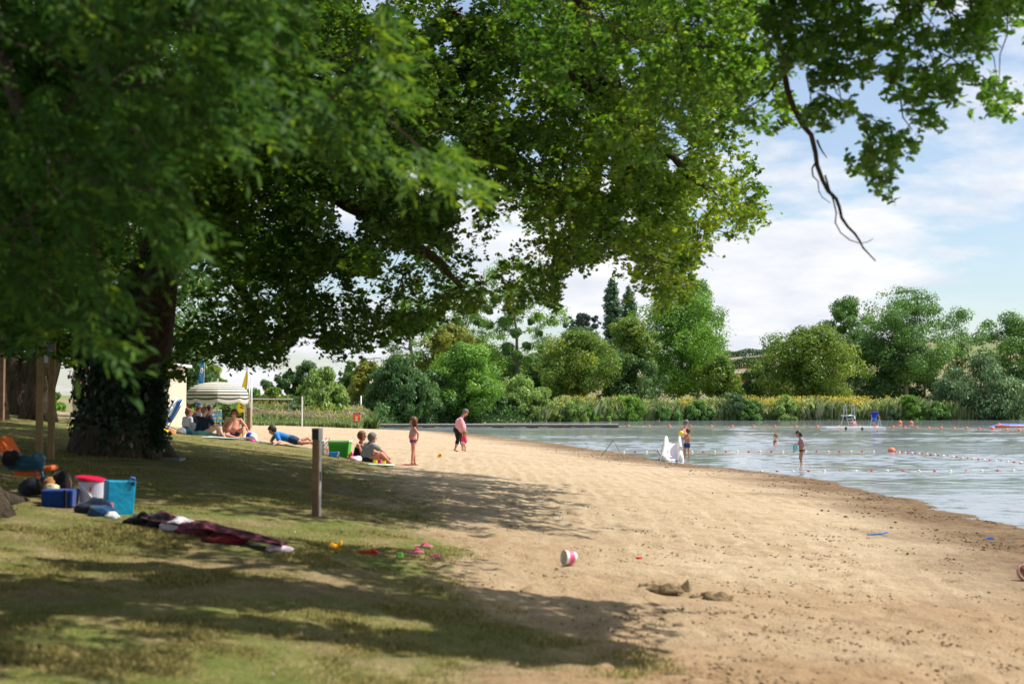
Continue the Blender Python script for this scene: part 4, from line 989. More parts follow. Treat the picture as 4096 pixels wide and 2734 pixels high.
mb.build('bare_twig', M_BARKG, ash, local=False, smooth=True)

# --- trunks and crowns standing behind, on the left
def lefttree(label, px, d, r, forks, crown, seed, kind='dark', n=9000):
    random.seed(seed); b = base_at(px, d); t = thing('tree', label, 'tree', b, group='trees at the back of the lawn'); mb = MB(); M = None
    for seq in forks:
        P = [pt(x, y, d) for x, y, _ in seq]
        if seq[0][1] > 1600: P[0].z = b.z-.2
        mb.tube(P, [q[2] for q in seq], 12)
    mb.build('trunk', M_BARKD, t, local=False, smooth=True)
    (x0, x1, y0, y1, dd) = crown; a, c = pt(x0, y1, d), pt(x1, y0, d)
    C = rng.uniform([a.x, d-dd, a.z], [c.x, d+dd, c.z], (n//7, 3)); C = C[fbm(C[:, 0]*.5+C[:, 1]*.3, C[:, 2]*.5, seed, 3) > .40]
    l, r_ = clusters(C, 7, .24, .2, T_DIAMOND*np.array([1.3, 1, 1])); leaf_obj('crown', [l], [r_], LM[kind], t)
lefttree('slim dark tree with forked trunk far left', 75, 44, .35, [[(70,1660,.55),(72,1560,.42),(60,1500,.36),(50,1400,.28),(52,1250,.22)], [(85,1530,.3),(125,1440,.24),(150,1350,.18)]], (-350, 420, 700, 1440, 5), 71)
lefttree('thick dark trunk leaning right behind the information board', 180, 40, .6, [[(150,1660,.62),(158,1600,.42),(165,1500,.36),(178,1380,.33),(195,1200,.3)], [(165,1600,.3),(205,1480,.24),(235,1380,.18)]], (-250, 700, 600, 1400, 5), 72)
lefttree('thin trunk between the board and the white hut', 330, 52, .3, [[(345,1660,.4),(345,1500,.3),(350,1300,.25)]], (-100, 800, 500, 1380, 4), 73, 'mid')
lefttree('dark trunk at the very left edge of the lawn', -40, 38, .4, [[(-20,1680,.4),(-22,1550,.3),(-25,1300,.25)]], (-700, 250, 600, 1420, 5), 74)
lefttree('dark tree rising behind the white hut', 560, 62, .4, [[(560,1680,.5),(560,1450,.35),(560,1250,.25)]], (300, 1000, 500, 1430, 5), 75, 'dark', 15000)
# low bushes seen between the trunks
for k, (px, yt, w, d, kd, lb) in enumerate([(200,1545,130,70,'bright','sunlit green bush seen between the board and the hut'),(60,1560,160,66,'mid','bush at the far left behind the trunks'),(-30,1500,160,80,'mid','tall bush at the left edge far behind')]):
    tree(lb, px, yt, w, d, kd, ybot=1668, n=4500, nb=14, size=.14, shape='bush', seed=500+k, name='bush', trunkr=.05, cat='bush')

# ------------------------------------------------------------ grass and litter on the lawn
n = 700000; y = 7.2*np.exp(rng.random(n)*1.75); x = rng.uniform(-.40, .12, n)*y; g = grassamt(x, y)
dn = fbm(x*1.5, y*1.5, 61, 4); k = (g + (rng.random(n)-.5)*.7 > .62) & (dn > .22+.3*rng.random(n)) & (rng.random(n) < np.clip(y/12, .5, 1))
x, y, dn = x[k], y[k], dn[k]; P = np.stack([x, y, H(x, y)+.02*(fbm(x*1.6, y*1.6, 50, 5)-.5)*2-.02], 1)
blades(P, (.014+.020*rng.random(len(P)))*(1+.7*np.clip((dn-.5)*6, 0, 1)), LM['grass'], 'grass_blades', 'short dry lawn grass in the foreground', w=2.4, bend=.9)
n = 450; y = 7.5*np.exp(rng.random(n)*1.6); x = rng.uniform(-.38, .1, n)*y; k = grassamt(x, y) > .3; x, y = x[k], y[k]
P = np.stack([x, y, H(x, y)+.022+.02*(fbm(x*1.6, y*1.6, 50, 5)-.5)*2], 1)
o = leaf_obj('fallen_leaves', [leaves(P, rng.normal(size=P.shape)*.3+np.array([0, 0, 1.]), .035*(.6+.7*rng.random(len(P))), T_OAK)], [rng.random(len(P))*.5], LM['seed'], None)
setp(o, 'scattered dry leaves on the lawn', kind='stuff')

# clods and crumbs of moist sand
def clods(n, x, y, r, name, label, m):
    z = H(x, y); O = np.array([(1,0,0),(0,1,0),(-1,0,0),(0,-1,0),(0,0,1),(0,0,-1)], float); F = np.array([(0,1,4),(1,2,4),(2,3,4),(3,0,4),(1,0,5),(2,1,5),(3,2,5),(0,3,5)])
    V = O[None]*(r[:, None, None]*(.6+.8*rng.random((n, 6, 1))))*np.array([1.25, 1.25, .75]); a = rng.random(n)*6.28; c_, s_ = np.cos(a)[:, None], np.sin(a)[:, None]
    V = np.stack([V[..., 0]*c_-V[..., 1]*s_, V[..., 0]*s_+V[..., 1]*c_, V[..., 2]], -1)+np.stack([x, y, z+r*.25], -1)[:, None]
    me = np_mesh(name, V.reshape(-1, 3), (F[None]+np.arange(n)[:, None, None]*6).reshape(-1, 3), smooth=False); o = link(name, me, m); return setp(o, label, kind='stuff')
cc = rng.uniform(0, 1, (260, 2)); cy_ = 8.5*np.exp(cc[:, 0]*1.1); cx_ = (-.02+cc[:, 1]*.42)*cy_; i = rng.choice(260, 5200)
x = cx_[i]+rng.normal(0, .16, 5200); y = cy_[i]+rng.normal(0, .13, 5200); k = (grassamt(x, y) < .3) & (wetdist(x, y)[0] < -.1); x, y = x[k], y[k]
clods(len(x), x, y, .004+.016*rng.random(len(x))**3, 'sand_clods', 'dark crumbs and clods of sand in the foreground', mat('clod_sand', (.30, .205, .12), .95, .3, 20))
y = 20*np.exp(rng.random(7000)*1.25); w_ = np.abs(rng.normal(0, 1.3, 7000)); x = shore_x(y)-.15-w_; k = fbm(x*.8, y*.8, 66, 3) > .45; x, y = x[k], y[k]
clods(len(x), x, y, .008+.024*rng.random(len(x))**3, 'waterline_clods', 'clods of wet sand and weed along the waterline', mat('wet_clod', (.15, .10, .055), .95, .3, 20))
# ------------------------------------------------------------ people
def skin(name, c): return mat(name, c, .5, .10, 9, spec=.35)
SK = skin('skin', (.55, .31, .21)); SKR = skin('sunburnt_skin', (.60, .27, .19)); SKP = skin('pale_skin', (.66, .43, .33)); SKT = skin('tanned_skin', (.42, .20, .12))
def cloth(name, c, var=.12, scale=14): return mat('cloth_'+name, c, .85, var, scale, bump=.4, bscale=25, spec=.15, sheen=.2)
HAIR = {'brown': mat('hair_brown', (.12, .055, .028), .55, .4, 60), 'dark': mat('hair_dark', (.018, .013, .012), .45, .4, 60), 'grey': mat('hair_grey', (.14, .13, .125), .6, .4, 60),
        'fair': mat('hair_fair', (.30, .17, .075), .55, .4, 60), 'ginger': mat('hair_auburn', (.17, .065, .03), .55, .4, 60), 'stub': mat('hair_stubble', (.22, .13, .10), .7, .3, 80)}
M_EYE = mat('eye', (.02, .015, .012), .2, .05); M_LENS = mat('dark_lens', (.01, .01, .012), .12, .05); M_LIP = mat('lips', (.38, .12, .10), .5, .1)
def capsule(mb, a, b, ra, rb, seg=14):
    a, b = Vector(a), Vector(b); mb.sphere(a, ra, seg, 10); mb.sphere(b, rb, seg, 10)
    if (b-a).length > 1e-4: mb.tube([a, b], [ra, rb], seg)
def fuse(mb, name, m, parent, vox, smooth=6, clip=None, rough=0):
    """join the pieces into one continuous surface"""
    me = mb.me('tmp'); o = bpy.data.objects.new('tmp', me); col.objects.link(o)
    r = o.modifiers.new('r', 'REMESH'); r.mode = 'VOXEL'; r.voxel_size = vox
    s_ = o.modifiers.new('s', 'SMOOTH'); s_.iterations = smooth; s_.factor = .5
    dg = bpy.context.evaluated_depsgraph_get(); dg.update(); me2 = bpy.data.meshes.new_from_object(o.evaluated_get(dg))
    bpy.data.objects.remove(o)
    if clip is not None:
        bm = bmesh.new(); bm.from_mesh(me2); dl = [v for v in bm.verts if not clip(v.co)]; bmesh.ops.delete(bm, geom=dl, context='VERTS'); bm.to_mesh(me2); bm.free()
    if rough:
        for v in me2.vertices: v.co += v.normal*rough*(math.sin(v.co.x*210+v.co.z*160)*math.sin(v.co.y*190+v.co.x*90)+random.uniform(-.6, .6))
    me2.materials.clear(); return link(name, me2, m, parent, local=False, smooth=True)
def lerp(a, b, t): return a + (b-a)*t
def person(label, J, d, s=1.0, g=1.0, face=(0, -1, 0), skinm=None, hair='brown', hairlen=0, wear=(), belly=0, bust=0, glasses=False, vox=.011, bald=False, look_down=0., group=None, bun=False, pony=False, hands=True, ground=None):
    """J: joint -> (photo px, photo py, metres nearer(-)/farther(+) than d).  s scales the limb thickness (1 = adult)"""
    P = {k: pt(v[0], v[1], d+(v[2] if len(v) > 2 else 0)) for k, v in J.items()}
    skinm = skinm or SK; base = ground if ground is not None else Vector((P['pel'].x, P['pel'].y, min(p.z for p in P.values())))
    t = thing('person', label, 'person', base, group=group)
    f = Vector(face).normalized(); hd, nk, pel = P['head'], P['neck'], P['pel']
    sl, sr = P['sl'], P['sr']; ch = lerp((sl+sr)/2, pel, .28); up = (nk-pel).normalized()
    ax = (sr-sl); ax = ax.normalized() if ax.length > .03 else Vector((1, 0, 0))
    hv = P.get('hv'); hv = hv-pel if hv else ax*.085*s
    hl, hr = pel-hv, pel+hv; fwd = (f-up*f.dot(up)); fwd = fwd.normalized() if fwd.length > .1 else f
    mid = lerp(pel, ch, .45) + fwd*belly*.4
    def torso(mb, e=0, low=True, hip=1.):
        k = s*g
        for q in (-.5, .5):
            capsule(mb, ch+ax*q*.15*s, mid+ax*q*.14*k+fwd*belly*.25, .098*k+e, (.092+belly*.25)*k+e)
            capsule(mb, mid+ax*q*.13*k+fwd*belly*.2, pel+ax*q*.14*k, (.092+belly*.25)*k+e, .098*k+e)
            if bust: mb.sphere(ch+ax*q*.17*s+fwd*(.075+.02*g)*s-up*.03*s, .072*s*bust+e, 12, 8)
        capsule(mb, lerp(sl, ch, .22), lerp(sr, ch, .22), .062*s+e, .062*s+e); capsule(mb, sl, sr, .047*s+e, .047*s+e)
        capsule(mb, ch, lerp(ch, nk, .75), .085*s+e, .055*s+e)
        if low: capsule(mb, hl, hr, .095*k+e, .095*k+e)
    def arm(mb, side, e=0, frac=1.):
        S, E, Wr = P['s'+side], P.get('e'+side), P.get('w'+side)
        if E is None: return
        if frac < 1: capsule(mb, S, lerp(S, E, frac), .050*s*g**.6+e, .046*s*g**.6+e); return
        capsule(mb, S, E, .047*s*g**.6+e, .037*s*g**.5+e); capsule(mb, lerp(E, Wr, 0), lerp(E, Wr, .35), .036*s*g**.5+e, .037*s*g**.4+e); capsule(mb, lerp(E, Wr, .35), Wr, .037*s*g**.4+e, .024*s+e)
    def leg(mb, side, e=0, frac=1., hipj=None):
        Hh = hl if side == 'l' else hr; K_, A_ = P.get('k'+side), P.get('a'+side)
        if K_ is None: return
        if frac <= 1:
            capsule(mb, Hh, lerp(Hh, K_, frac), .088*s*g**.8+e, lerp(.085, .056, frac)*s*g**.6+e); return
        capsule(mb, Hh, lerp(Hh, K_, .5), .085*s*g**.8+e, .073*s*g**.7+e); capsule(mb, lerp(Hh, K_, .5), K_, .073*s*g**.7+e, .052*s*g**.4+e)
        q = (frac-1)
        c1 = lerp(K_, A_, min(.32, q)); back = (A_-K_).normalized().cross(ax).normalized()*.0
        capsule(mb, K_, c1, .050*s*g**.4+e, .055*s*g**.4+e)
        if q > .32: capsule(mb, c1, lerp(K_, A_, q), .055*s*g**.4+e, lerp(.052, .033, q)*s+e)
    def foot(mb, side):
        A_, T_ = P.get('a'+side), P.get('t'+side)
        if A_ is None: return
        if T_ is None: T_ = A_ + fwd*.17*s + Vector((0, 0, -.045*s))
        hl_ = A_ - (T_-A_).normalized()*.03*s + Vector((0, 0, -.025*s)); capsule(mb, A_, hl_, .034*s, .032*s); capsule(mb, hl_, lerp(A_, T_, .65)+Vector((0, 0, -.012*s)), .032*s, .034*s)
        sd = (T_-A_).cross(Vector((0, 0, 1))); sd = sd.normalized() if sd.length > .01 else Vector((1, 0, 0))
        m_ = lerp(A_, T_, .6)
        for q in range(5): capsule(mb, m_+sd*(q-2)*.013*s, T_+sd*(q-2)*.016*s-(T_-A_).normalized()*abs(q-1)*.009*s, .018*s, .0105*s)
    def hand(mb, side):
        E, Wr = P.get('e'+side), P.get('w'+side)
        if E is None: return
        dr = P['h'+side]-Wr if 'h'+side in P else (Wr-E); dr = dr.normalized(); sd = dr.cross(Vector((0, 0, 1)) if abs(dr.z) < .9 else fwd); sd = sd.normalized(); nn = sd.cross(dr)
        if nn.z > 0: nn = -nn
        pm = Wr+dr*.075*s
        for q in (-1, 0, 1): capsule(mb, Wr+sd*q*.010*s, pm+sd*q*.024*s, .019*s, .0145*s)
        for q, L in zip((-1.5, -.5, .5, 1.5), (.062, .074, .069, .052)):
            a = pm+sd*q*.0205*s; b = a+dr*L*.55*s+nn*.012*s; c = b+dr*L*.38*s+nn*.026*s
            capsule(mb, a, b, .0095*s, .0088*s, 8); capsule(mb, b, c, .0088*s, .0078*s, 8)
        a = Wr+dr*.025*s+sd*.024*s; b = a+dr*.036*s+sd*.032*s; c = b+dr*.03*s+sd*.006*s+nn*.008*s
        capsule(mb, a, b, .0125*s, .0105*s, 8); capsule(mb, b, c, .0105*s, .009*s, 8)
    # head
    hs = 1.08*min(1., .60+.40*s); P['head'] = hd = hd.lerp(nk, .10) ; hr_ = .098*hs
    side = f.cross(Vector((0, 0, 1))); side = side.normalized(); hup = side.cross(f).normalized()
    Rm = Matrix((side, f, hup)).transposed()
    b = MB(); torso(b)
    for q in 'lr': arm(b, q); leg(b, q, 0, 2.); foot(b, q)
    if hands:
        for q in 'lr': hand(b, q)
    capsule(b, lerp(nk, ch, .3), lerp(nk, hd, .55), .056*s**.7, .052*s**.7)
    b.sphere(hd+hup*.018*hs-f*.008*hs, (.076*hs, .094*hs, .098*hs), 18, 14, Rm)
    b.sphere(hd+f*.022*hs-hup*.048*hs, (.054*hs, .064*hs, .062*hs), 14, 10, Rm)           # jaw
    b.sphere(hd+f*.072*hs-hup*.088*hs, (.018*hs, .016*hs, .014*hs), 10, 8, Rm)             # chin
    capsule(b, hd+f*.086*hs+hup*.012*hs, hd+f*.106*hs-hup*.022*hs, .008*hs, .014*hs, 10)    # nose
    for q in (-1, 1): b.sphere(hd+side*q*.079*hs-f*.004*hs-hup*.008*hs, (.010*hs, .019*hs, .030*hs), 10, 8, Rm)
    body = fuse(b, 'body', skinm, t, vox, 4)
    for q in (-1, 1) if not glasses else ():
        e = MB(); e.sphere(hd+side*q*.030*hs+f*.084*hs+hup*.014*hs, .0105*hs, 10, 8); e.build('eye', M_EYE, t, local=False, smooth=True)
    if not glasses: pass
    else:
        e = MB()
        for q in (-1, 1):
            e.sphere(hd+side*q*.032*hs+f*.088*hs+hup*.014*hs, (.028*hs, .012*hs, .018*hs), 12, 8, Rm); e.tube([hd+side*q*.058*hs+f*.085*hs+hup*.018*hs, hd+side*q*.084*hs+hup*.012*hs], .0035, 6)
        e.tube([hd-side*.02*hs+f*.099*hs+hup*.016*hs, hd+side*.02*hs+f*.099*hs+hup*.016*hs], .003, 6)
        e.build('sunglasses', M_LENS, t, local=False, smooth=True)
    e = MB(); e.sphere(hd+f*.083*hs-hup*.050*hs, (.022*hs, .009*hs, .007*hs), 10, 8, Rm); e.build('mouth', M_LIP, t, local=False, smooth=True)
    # hair
    b = MB(); ctr = hd+hup*.020*hs-f*.012*hs; th = .004 if bald else .020
    b.sphere(ctr, (.079*hs+th, .096*hs+th, .099*hs+th), 20, 16, Rm)
    if hairlen:
        for q in (-1, -.35, .35, 1):
            a = hd-f*.05*hs+side*q*.058*hs+hup*.02*hs; z_ = a-hup*hairlen-f*.02*hs
            capsule(b, a, lerp(a, z_, .6), .045*hs, .04*hs); capsule(b, lerp(a, z_, .6), z_+side*q*.02, .04*hs, .018*hs)
        if hairlen > .12:
            for q in (-1, 1): a = hd+side*q*.076*hs+f*.02*hs+hup*.03*hs; capsule(b, a, a-hup*min(hairlen, .16)-f*.01, .026*hs, .018*hs)
    if bun: b.sphere(hd-f*.075*hs+hup*.10*hs, .052*hs, 12, 10)
    if pony:
        a = hd-f*.10*hs+hup*.045*hs; capsule(b, a, a-f*.05-hup*.05, .03, .032); capsule(b, a-f*.05-hup*.05, a-f*.055-hup*.2, .032, .012)
    def hairclip(c):
        r = Vector(c)-hd; return not (r.dot(f) > .034*hs and r.dot(hup) < (.058*hs)) and not (abs(r.dot(side)) < .1*hs and r.dot(hup) < -.035*hs and r.dot(f) > -.02*hs and not hairlen)
    hh = fuse(b, 'hair', HAIR[hair], t, .009, 1, hairclip, 0 if bald else .006)
    for w in wear:
        kind, m = w[0], w[1]; fr_ = w[2] if len(w) > 2 else None; b = MB(); e_ = .013*max(s, .6)
        if kind == 'shirt':
            torso(b, e_, low=True)
            for q in 'lr': arm(b, q, e_+.006, fr_ if fr_ is not None else .55)
            cut = lerp(nk, hd, .12)
            fuse(b, 'shirt', m, t, vox, 3, lambda c: (Vector(c)-cut).dot(up) < 0 and (Vector(c)-pel).dot(up) > -.05*s)
        elif kind == 'longshirt':
            torso(b, e_)
            for q in 'lr':
                S, E, Wr = P['s'+q], P.get('e'+q), P.get('w'+q)
                if E: capsule(b, S, E, .056*s, .047*s); capsule(b, E, lerp(E, Wr, .9), .047*s, .036*s)
            fuse(b, 'jacket', m, t, vox, 3, lambda c: (Vector(c)-lerp(nk, hd, .15)).dot(up) < 0)
        elif kind in ('shorts', 'trunks', 'leggings', 'brief'):
            capsule(b, hl, hr, .098*s*g+e_, .098*s*g+e_)
            for q in (-.5, .5): capsule(b, pel+ax*q*.14*s*g, lerp(pel, mid, .45 if kind != 'brief' else .12)+ax*q*.13*s*g, .099*s*g+e_, .096*s*g+e_)
            L = {'shorts': .8, 'trunks': .42, 'leggings': 1.45, 'brief': .10}[kind]
            if fr_: L = fr_
            for q in 'lr': leg(b, q, e_ if kind != 'shorts' else e_+.012, L)
            topz = {'brief': .035, 'trunks': .09}.get(kind, .11)*s
            clip = (lambda c: (Vector(c)-pel).dot(up) < topz) if kind != 'brief' else (lambda c: -.095*s < (Vector(c)-pel).dot(up) + (.5*abs((Vector(c)-pel).dot(ax))-.03) * (-.9) and (Vector(c)-pel).dot(up) < topz)
            fuse(b, {'brief': 'bikini_bottom'}.get(kind, kind), m, t, vox, 3, clip)
        elif kind == 'bra':
            torso(b, .009); c0 = lerp(ch, pel, .10)
            fuse(b, 'bikini_top', m, t, vox, 2, lambda c: abs((Vector(c)-c0).dot(up)) < (fr_ or .045)*s*1.2 + (.06*s if (Vector(c)-c0).dot(fwd) > .02 and fr_ and (Vector(c)-c0).dot(up) > 0 else 0))
        elif kind == 'swimsuit':
            torso(b, .010); fuse(b, 'swimsuit', m, t, vox, 2, lambda c: (Vector(c)-ch).dot(up) < (.0 if (Vector(c)-ch).dot(fwd) < 0 else .09)*s)
            b = MB()
            for q in (-1, 1): b.tube([ch+ax*q*.07*s+fwd*.11*s, lerp(sl if q < 0 else sr, nk, .45)+Vector((0, 0, .045*s)), ch+ax*q*.05*s-fwd*.10*s], .008, 6)
            b.build('strap', m, t, local=False)
    return t, P
C_NAVY = cloth('navy', (.012, .022, .055)); C_TURQ = cloth('turquoise', (.22, .50, .55)); C_BLUE = cloth('bright_blue', (.02, .20, .58)); C_DKBLUE = cloth('dark_blue', (.02, .045, .12))
C_GREY = cloth('grey', (.22, .24, .27)); C_BLACK = cloth('black', (.012, .011, .013)); C_PINK = cloth('pink', (.72, .34, .40)); C_PURPLE = cloth('purple', (.22, .03, .36)); C_CHAR = cloth('charcoal', (.03, .034, .045))
C_HOT = cloth('hot_pink', (.85, .03, .12)); C_PALEP = cloth('pale_pink', (.75, .50, .66)); C_LTGREY = cloth('light_grey', (.42, .45, .52)); C_PALEBLUE = cloth('pale_blue', (.36, .45, .66)); C_ROYAL = cloth('royal_blue', (.01, .04, .42)); C_AZURE = cloth('azure', (.02, .17, .62))
C_PATT = mat('patterned_cloth', (.10, .16, .38), .8, .6, 60, c2=(.55, .25, .45)); C_STRIPE = mat('striped_cloth', (.30, .22, .42), .8, .5, 70, c2=(.85, .6, .7)); C_CORAL = cloth('coral', (.95, .12, .10))

# parasol party
D1 = 41.5
person('bald man in navy shirt and turquoise shorts sitting with his back turned under the parasol', dict(head=(819,1641,0), neck=(814,1664,0), sl=(794,1672,.05), sr=(836,1678,-.12), pel=(799,1733,0), hv=(812,1735,-.10),
    er=(860,1700,-.10), wr=(886,1702,.12), hr=(893,1706,.14), el=(832,1700,.45), wl=(872,1698,.35), hl=(888,1697,.30), kr=(868,1707,-.1), ar=(901,1752,-.05), tr=(918,1760,-.08), kl=(868,1744,.30), al=(925,1754,.25), tl=(941,1760,.2)), D1,
    face=(.75, .62, -.15), skinm=SKP, hair='stub', bald=True, wear=[('shirt', C_NAVY, .62), ('shorts', C_TURQ, .72)], g=1.12, belly=.05)
person('bare-chested man in sunglasses and dark trunks sitting in the sun beside the parasol', dict(head=(937,1653,0), neck=(935,1670,0), sl=(908,1678,-.02), sr=(962,1678,.02), pel=(930,1735,0),
    el=(894,1703,-.05), wl=(893,1722,-.15), er=(982,1703,-.08), wr=(992,1724,-.12), kr=(976,1711,-.25), ar=(972,1748,-.45), tr=(966,1757,-.55), kl=(905,1742,-.35), al=(958,1754,-.45), tl=(975,1758,-.5)), D1+.4,
    face=(-.45, -.88, -.1), skinm=SKR, hair='brown', bald=False, glasses=True, wear=[('trunks', C_DKBLUE)], g=1.2, belly=.10)
person('person lying face down on a towel with bare legs and feet in the sun', dict(head=(782,1736,1.2), neck=(800,1738,1.15), sl=(810,1741,.98), sr=(814,1737,1.3), pel=(868,1745,.75), hv=(868,1745,.86),
    el=(798,1748,.9), wl=(780,1748,.9), er=(796,1742,1.4), wr=(780,1743,1.4), kl=(930,1751,.3), al=(1000,1752,.0), tl=(1024,1768,-.05), kr=(938,1750,.55), ar=(1015,1755,.3), tr=(1038,1767,.3)), D1-.2,
    face=(-.9, -.2, .1), skinm=SKP, hair='fair', s=.85, wear=[('trunks', C_PALEP)])
person('woman with hair in a bun and light grey cardigan sitting behind the navy-shirted man', dict(head=(757,1650,0), neck=(752,1664,0), sl=(737,1672,.15), sr=(764,1673,-.1), pel=(746,1722,0), er=(768,1694,-.15), wr=(778,1708,.05), el=(732,1696,.2), wl=(748,1712,.35), kr=(785,1704,-.05), ar=(800,1730,.1), kl=(780,1706,.3), al=(798,1732,.35)), D1+2.0,
    face=(.95, -.1, -.15), skinm=SKR, hair='ginger', bun=True, wear=[('longshirt', C_LTGREY), ('leggings', C_CHAR)])
person('man in dark jacket bending his head down behind the bald man', dict(head=(799,1637,0), neck=(786,1650,0), sl=(768,1662,.2), sr=(789,1664,-.15), pel=(766,1722,0), er=(792,1690,-.2), wr=(806,1702,0), el=(770,1690,.3), wl=(800,1704,.3), kr=(806,1702,-.05), ar=(826,1728,.1), kl=(800,1704,.3), al=(822,1730,.35)), D1+2.6,
    face=(.8, -.3, -.5), skinm=SKR, hair='brown', wear=[('longshirt', C_CHAR), ('leggings', C_CHAR)])
person('dark-haired man in a charcoal t-shirt sitting behind the parasol pole', dict(head=(841,1636,0), neck=(834,1652,0), sl=(822,1662,.2), sr=(842,1664,-.15), pel=(826,1722,0), er=(852,1690,-.2), wr=(866,1700,0), el=(830,1692,.3), wl=(860,1702,.3), kr=(866,1704,-.05), ar=(880,1730,.1), kl=(862,1704,.3), al=(878,1732,.35)), D1+3.2,
    face=(.95, -.15, -.3), skinm=SKR, hair='dark', wear=[('shirt', C_CHAR, .7), ('shorts', C_BLACK)])
person('man in a bright blue t-shirt lying propped on his elbows', dict(head=(1088,1719,0), neck=(1098,1730,.02), sl=(1106,1739,-.18), sr=(1100,1736,.2), pel=(1168,1756,0), hv=(1170,1755,.1),
    el=(1119,1765,-.30), wl=(1103,1773,-.42), er=(1084,1762,.15), wr=(1092,1772,.0), kl=(1205,1770,-.25), al=(1246,1768,-.2), tl=(1262,1775,-.2), kr=(1200,1764,.15), ar=(1233,1751,.2), tr=(1246,1763,.25)), 40.5,
    face=(-.8, -.25, -.55), skinm=SKR, hair='dark', wear=[('shirt', C_BLUE, .7), ('shorts', C_DKBLUE, .55)], g=1.05)
# the couple by the green box
person('grey-haired man in grey t-shirt and navy shorts sitting with his arm on his knee', dict(head=(1491,1749,0), neck=(1482,1766,0), sl=(1466,1777,.22), sr=(1492,1781,-.16), pel=(1457,1840,0), hv=(1463,1842,-.10),
    er=(1527,1801,-.1), wr=(1549,1825,.0), el=(1500,1808,.3), wl=(1540,1822,.15), kr=(1525,1815,-.12), ar=(1567,1857,-.05), tr=(1584,1862,-.05), kl=(1520,1822,.2), al=(1552,1858,.25), tl=(1570,1863,.25)), 36.2,
    face=(.85, .45, -.1), skinm=SKR, hair='grey', wear=[('shirt', C_GREY, .62), ('shorts', C_NAVY, .45)], g=1.12, belly=.04)
person('woman with short brown hair, sunglasses and black swimsuit sitting beside the grey-haired man', dict(head=(1449,1742,0), neck=(1446,1760,0), sl=(1432,1778,-.1), sr=(1454,1774,.2), pel=(1428,1830,0), hv=(1433,1828,.09),
    el=(1444,1806,-.1), wl=(1462,1826,.1), er=(1470,1800,.3), wr=(1490,1815,.4), kl=(1485,1806,.15), al=(1520,1845,.3), kr=(1480,1804,.4), ar=(1515,1842,.5)), 36.9,
    face=(.92, -.25, -.05), skinm=SKR, hair='ginger', hairlen=.06, glasses=True, wear=[('swimsuit', C_BLACK)], s=.95)
person('girl with long brown hair in a purple bikini bottom standing on the sand', dict(head=(1652,1683,0), neck=(1655,1702,0), sl=(1650,1711,.12), sr=(1659,1712,-.12), pel=(1653,1762,0), hv=(1654,1762,-.075),
    er=(1672,1733,-.16), wr=(1671,1756,-.06), hr=(1666,1763,-.04), el=(1660,1735,.18), wl=(1664,1757,.08), hl=(1663,1762,.05), kl=(1655,1808,.09), al=(1659,1850,.13), tl=(1648,1856,.13), kr=(1652,1808,-.08), ar=(1648,1850,-.12), tr=(1634,1857,-.13)), 36.5,
    face=(-.95, -.12, -.12), skinm=SKR, hair='brown', hairlen=.26, s=.76, belly=.05, wear=[('bra', C_STRIPE, .035), ('brief', C_PURPLE)])
tW, PW = person('woman with short grey hair in pink t-shirt and black leggings walking on the sand', dict(head=(1863,1648,0), neck=(1851,1664,0), sl=(1842,1676,.22), sr=(1843,1677,-.22), pel=(1829,1718,0), hv=(1830,1719,-.12),
    er=(1849,1703,-.28), wr=(1855,1723,-.22), hr=(1857,1728,-.2), el=(1858,1702,.26), wl=(1862,1722,.15), kr=(1832,1757,-.12), ar=(1820,1797,-.14), tr=(1834,1803,-.14), kl=(1846,1758,.14), al=(1852,1796,.16), tl=(1866,1801,.16)), 53.7,
    face=(.85, -.1, -.55), skinm=SKR, hair='grey', g=1.5, belly=.15, bust=1.25, wear=[('shirt', C_PINK, .6), ('leggings', C_BLACK, 1.35)])
person('toddler in a bright pink top holding the hand of the woman in pink', dict(head=(1861,1733,0), neck=(1858,1743,0), sl=(1851,1748,.03), sr=(1862,1749,-.04), pel=(1854,1769,0), hv=(1857,1769,-.03),
    er=(1864,1758,-.1), wr=(1869,1756,-.1), el=(1852,1742,.0), wl=(1856,1731,.0), kr=(1850,1786,-.05), ar=(1849,1799,-.05), tr=(1855,1803,-.06), kl=(1861,1786,.05), al=(1861,1799,.05), tl=(1867,1803,.05)), 53.3,
    face=(.9, -.2, -.15), skinm=SK, hair='fair', s=.55, g=1.15, belly=.04, vox=.009, hands=False, wear=[('shirt', C_HOT, .5), ('trunks', C_PALEP, .2)])
# at the slide
person('boy in dark trunks seen from behind, standing in the shallows by the slide', dict(head=(2753,1721,0), neck=(2752,1738,0), sl=(2741,1744,0), sr=(2761,1744,0), pel=(2748,1778,0),
    el=(2731,1758,-.02), wl=(2727,1744,.05), hl=(2726,1741,.06), er=(2758,1762,.15), wr=(2748,1758,.3), kl=(2741,1806,0), al=(2739,1836,0), tl=(2739,1841,.12), kr=(2754,1806,0), ar=(2757,1836,0), tr=(2757,1841,.12)), 58.,
    face=(.35, .93, -.05), skinm=SKT, hair='brown', s=.74, wear=[('trunks', C_DKBLUE, .3)])
person('grey-haired man in sunglasses and pale blue shorts standing behind the slide', dict(head=(2746,1689,0), neck=(2739,1705,0), sl=(2728,1712,-.08), sr=(2746,1713,.12), pel=(2734,1750,0),
    el=(2723,1730,-.1), wl=(2729,1748,-.1), er=(2747,1733,.0), wr=(2744,1738,-.22), hr=(2748,1735,-.25), kl=(2731,1790,0), al=(2731,1832,0), kr=(2739,1790,0), ar=(2740,1832,0)), 61.,
    face=(.8, .2, -.1), skinm=SKR, hair='grey', glasses=True, g=1.15, belly=.06, wear=[('shorts', C_PALEBLUE, .6)])
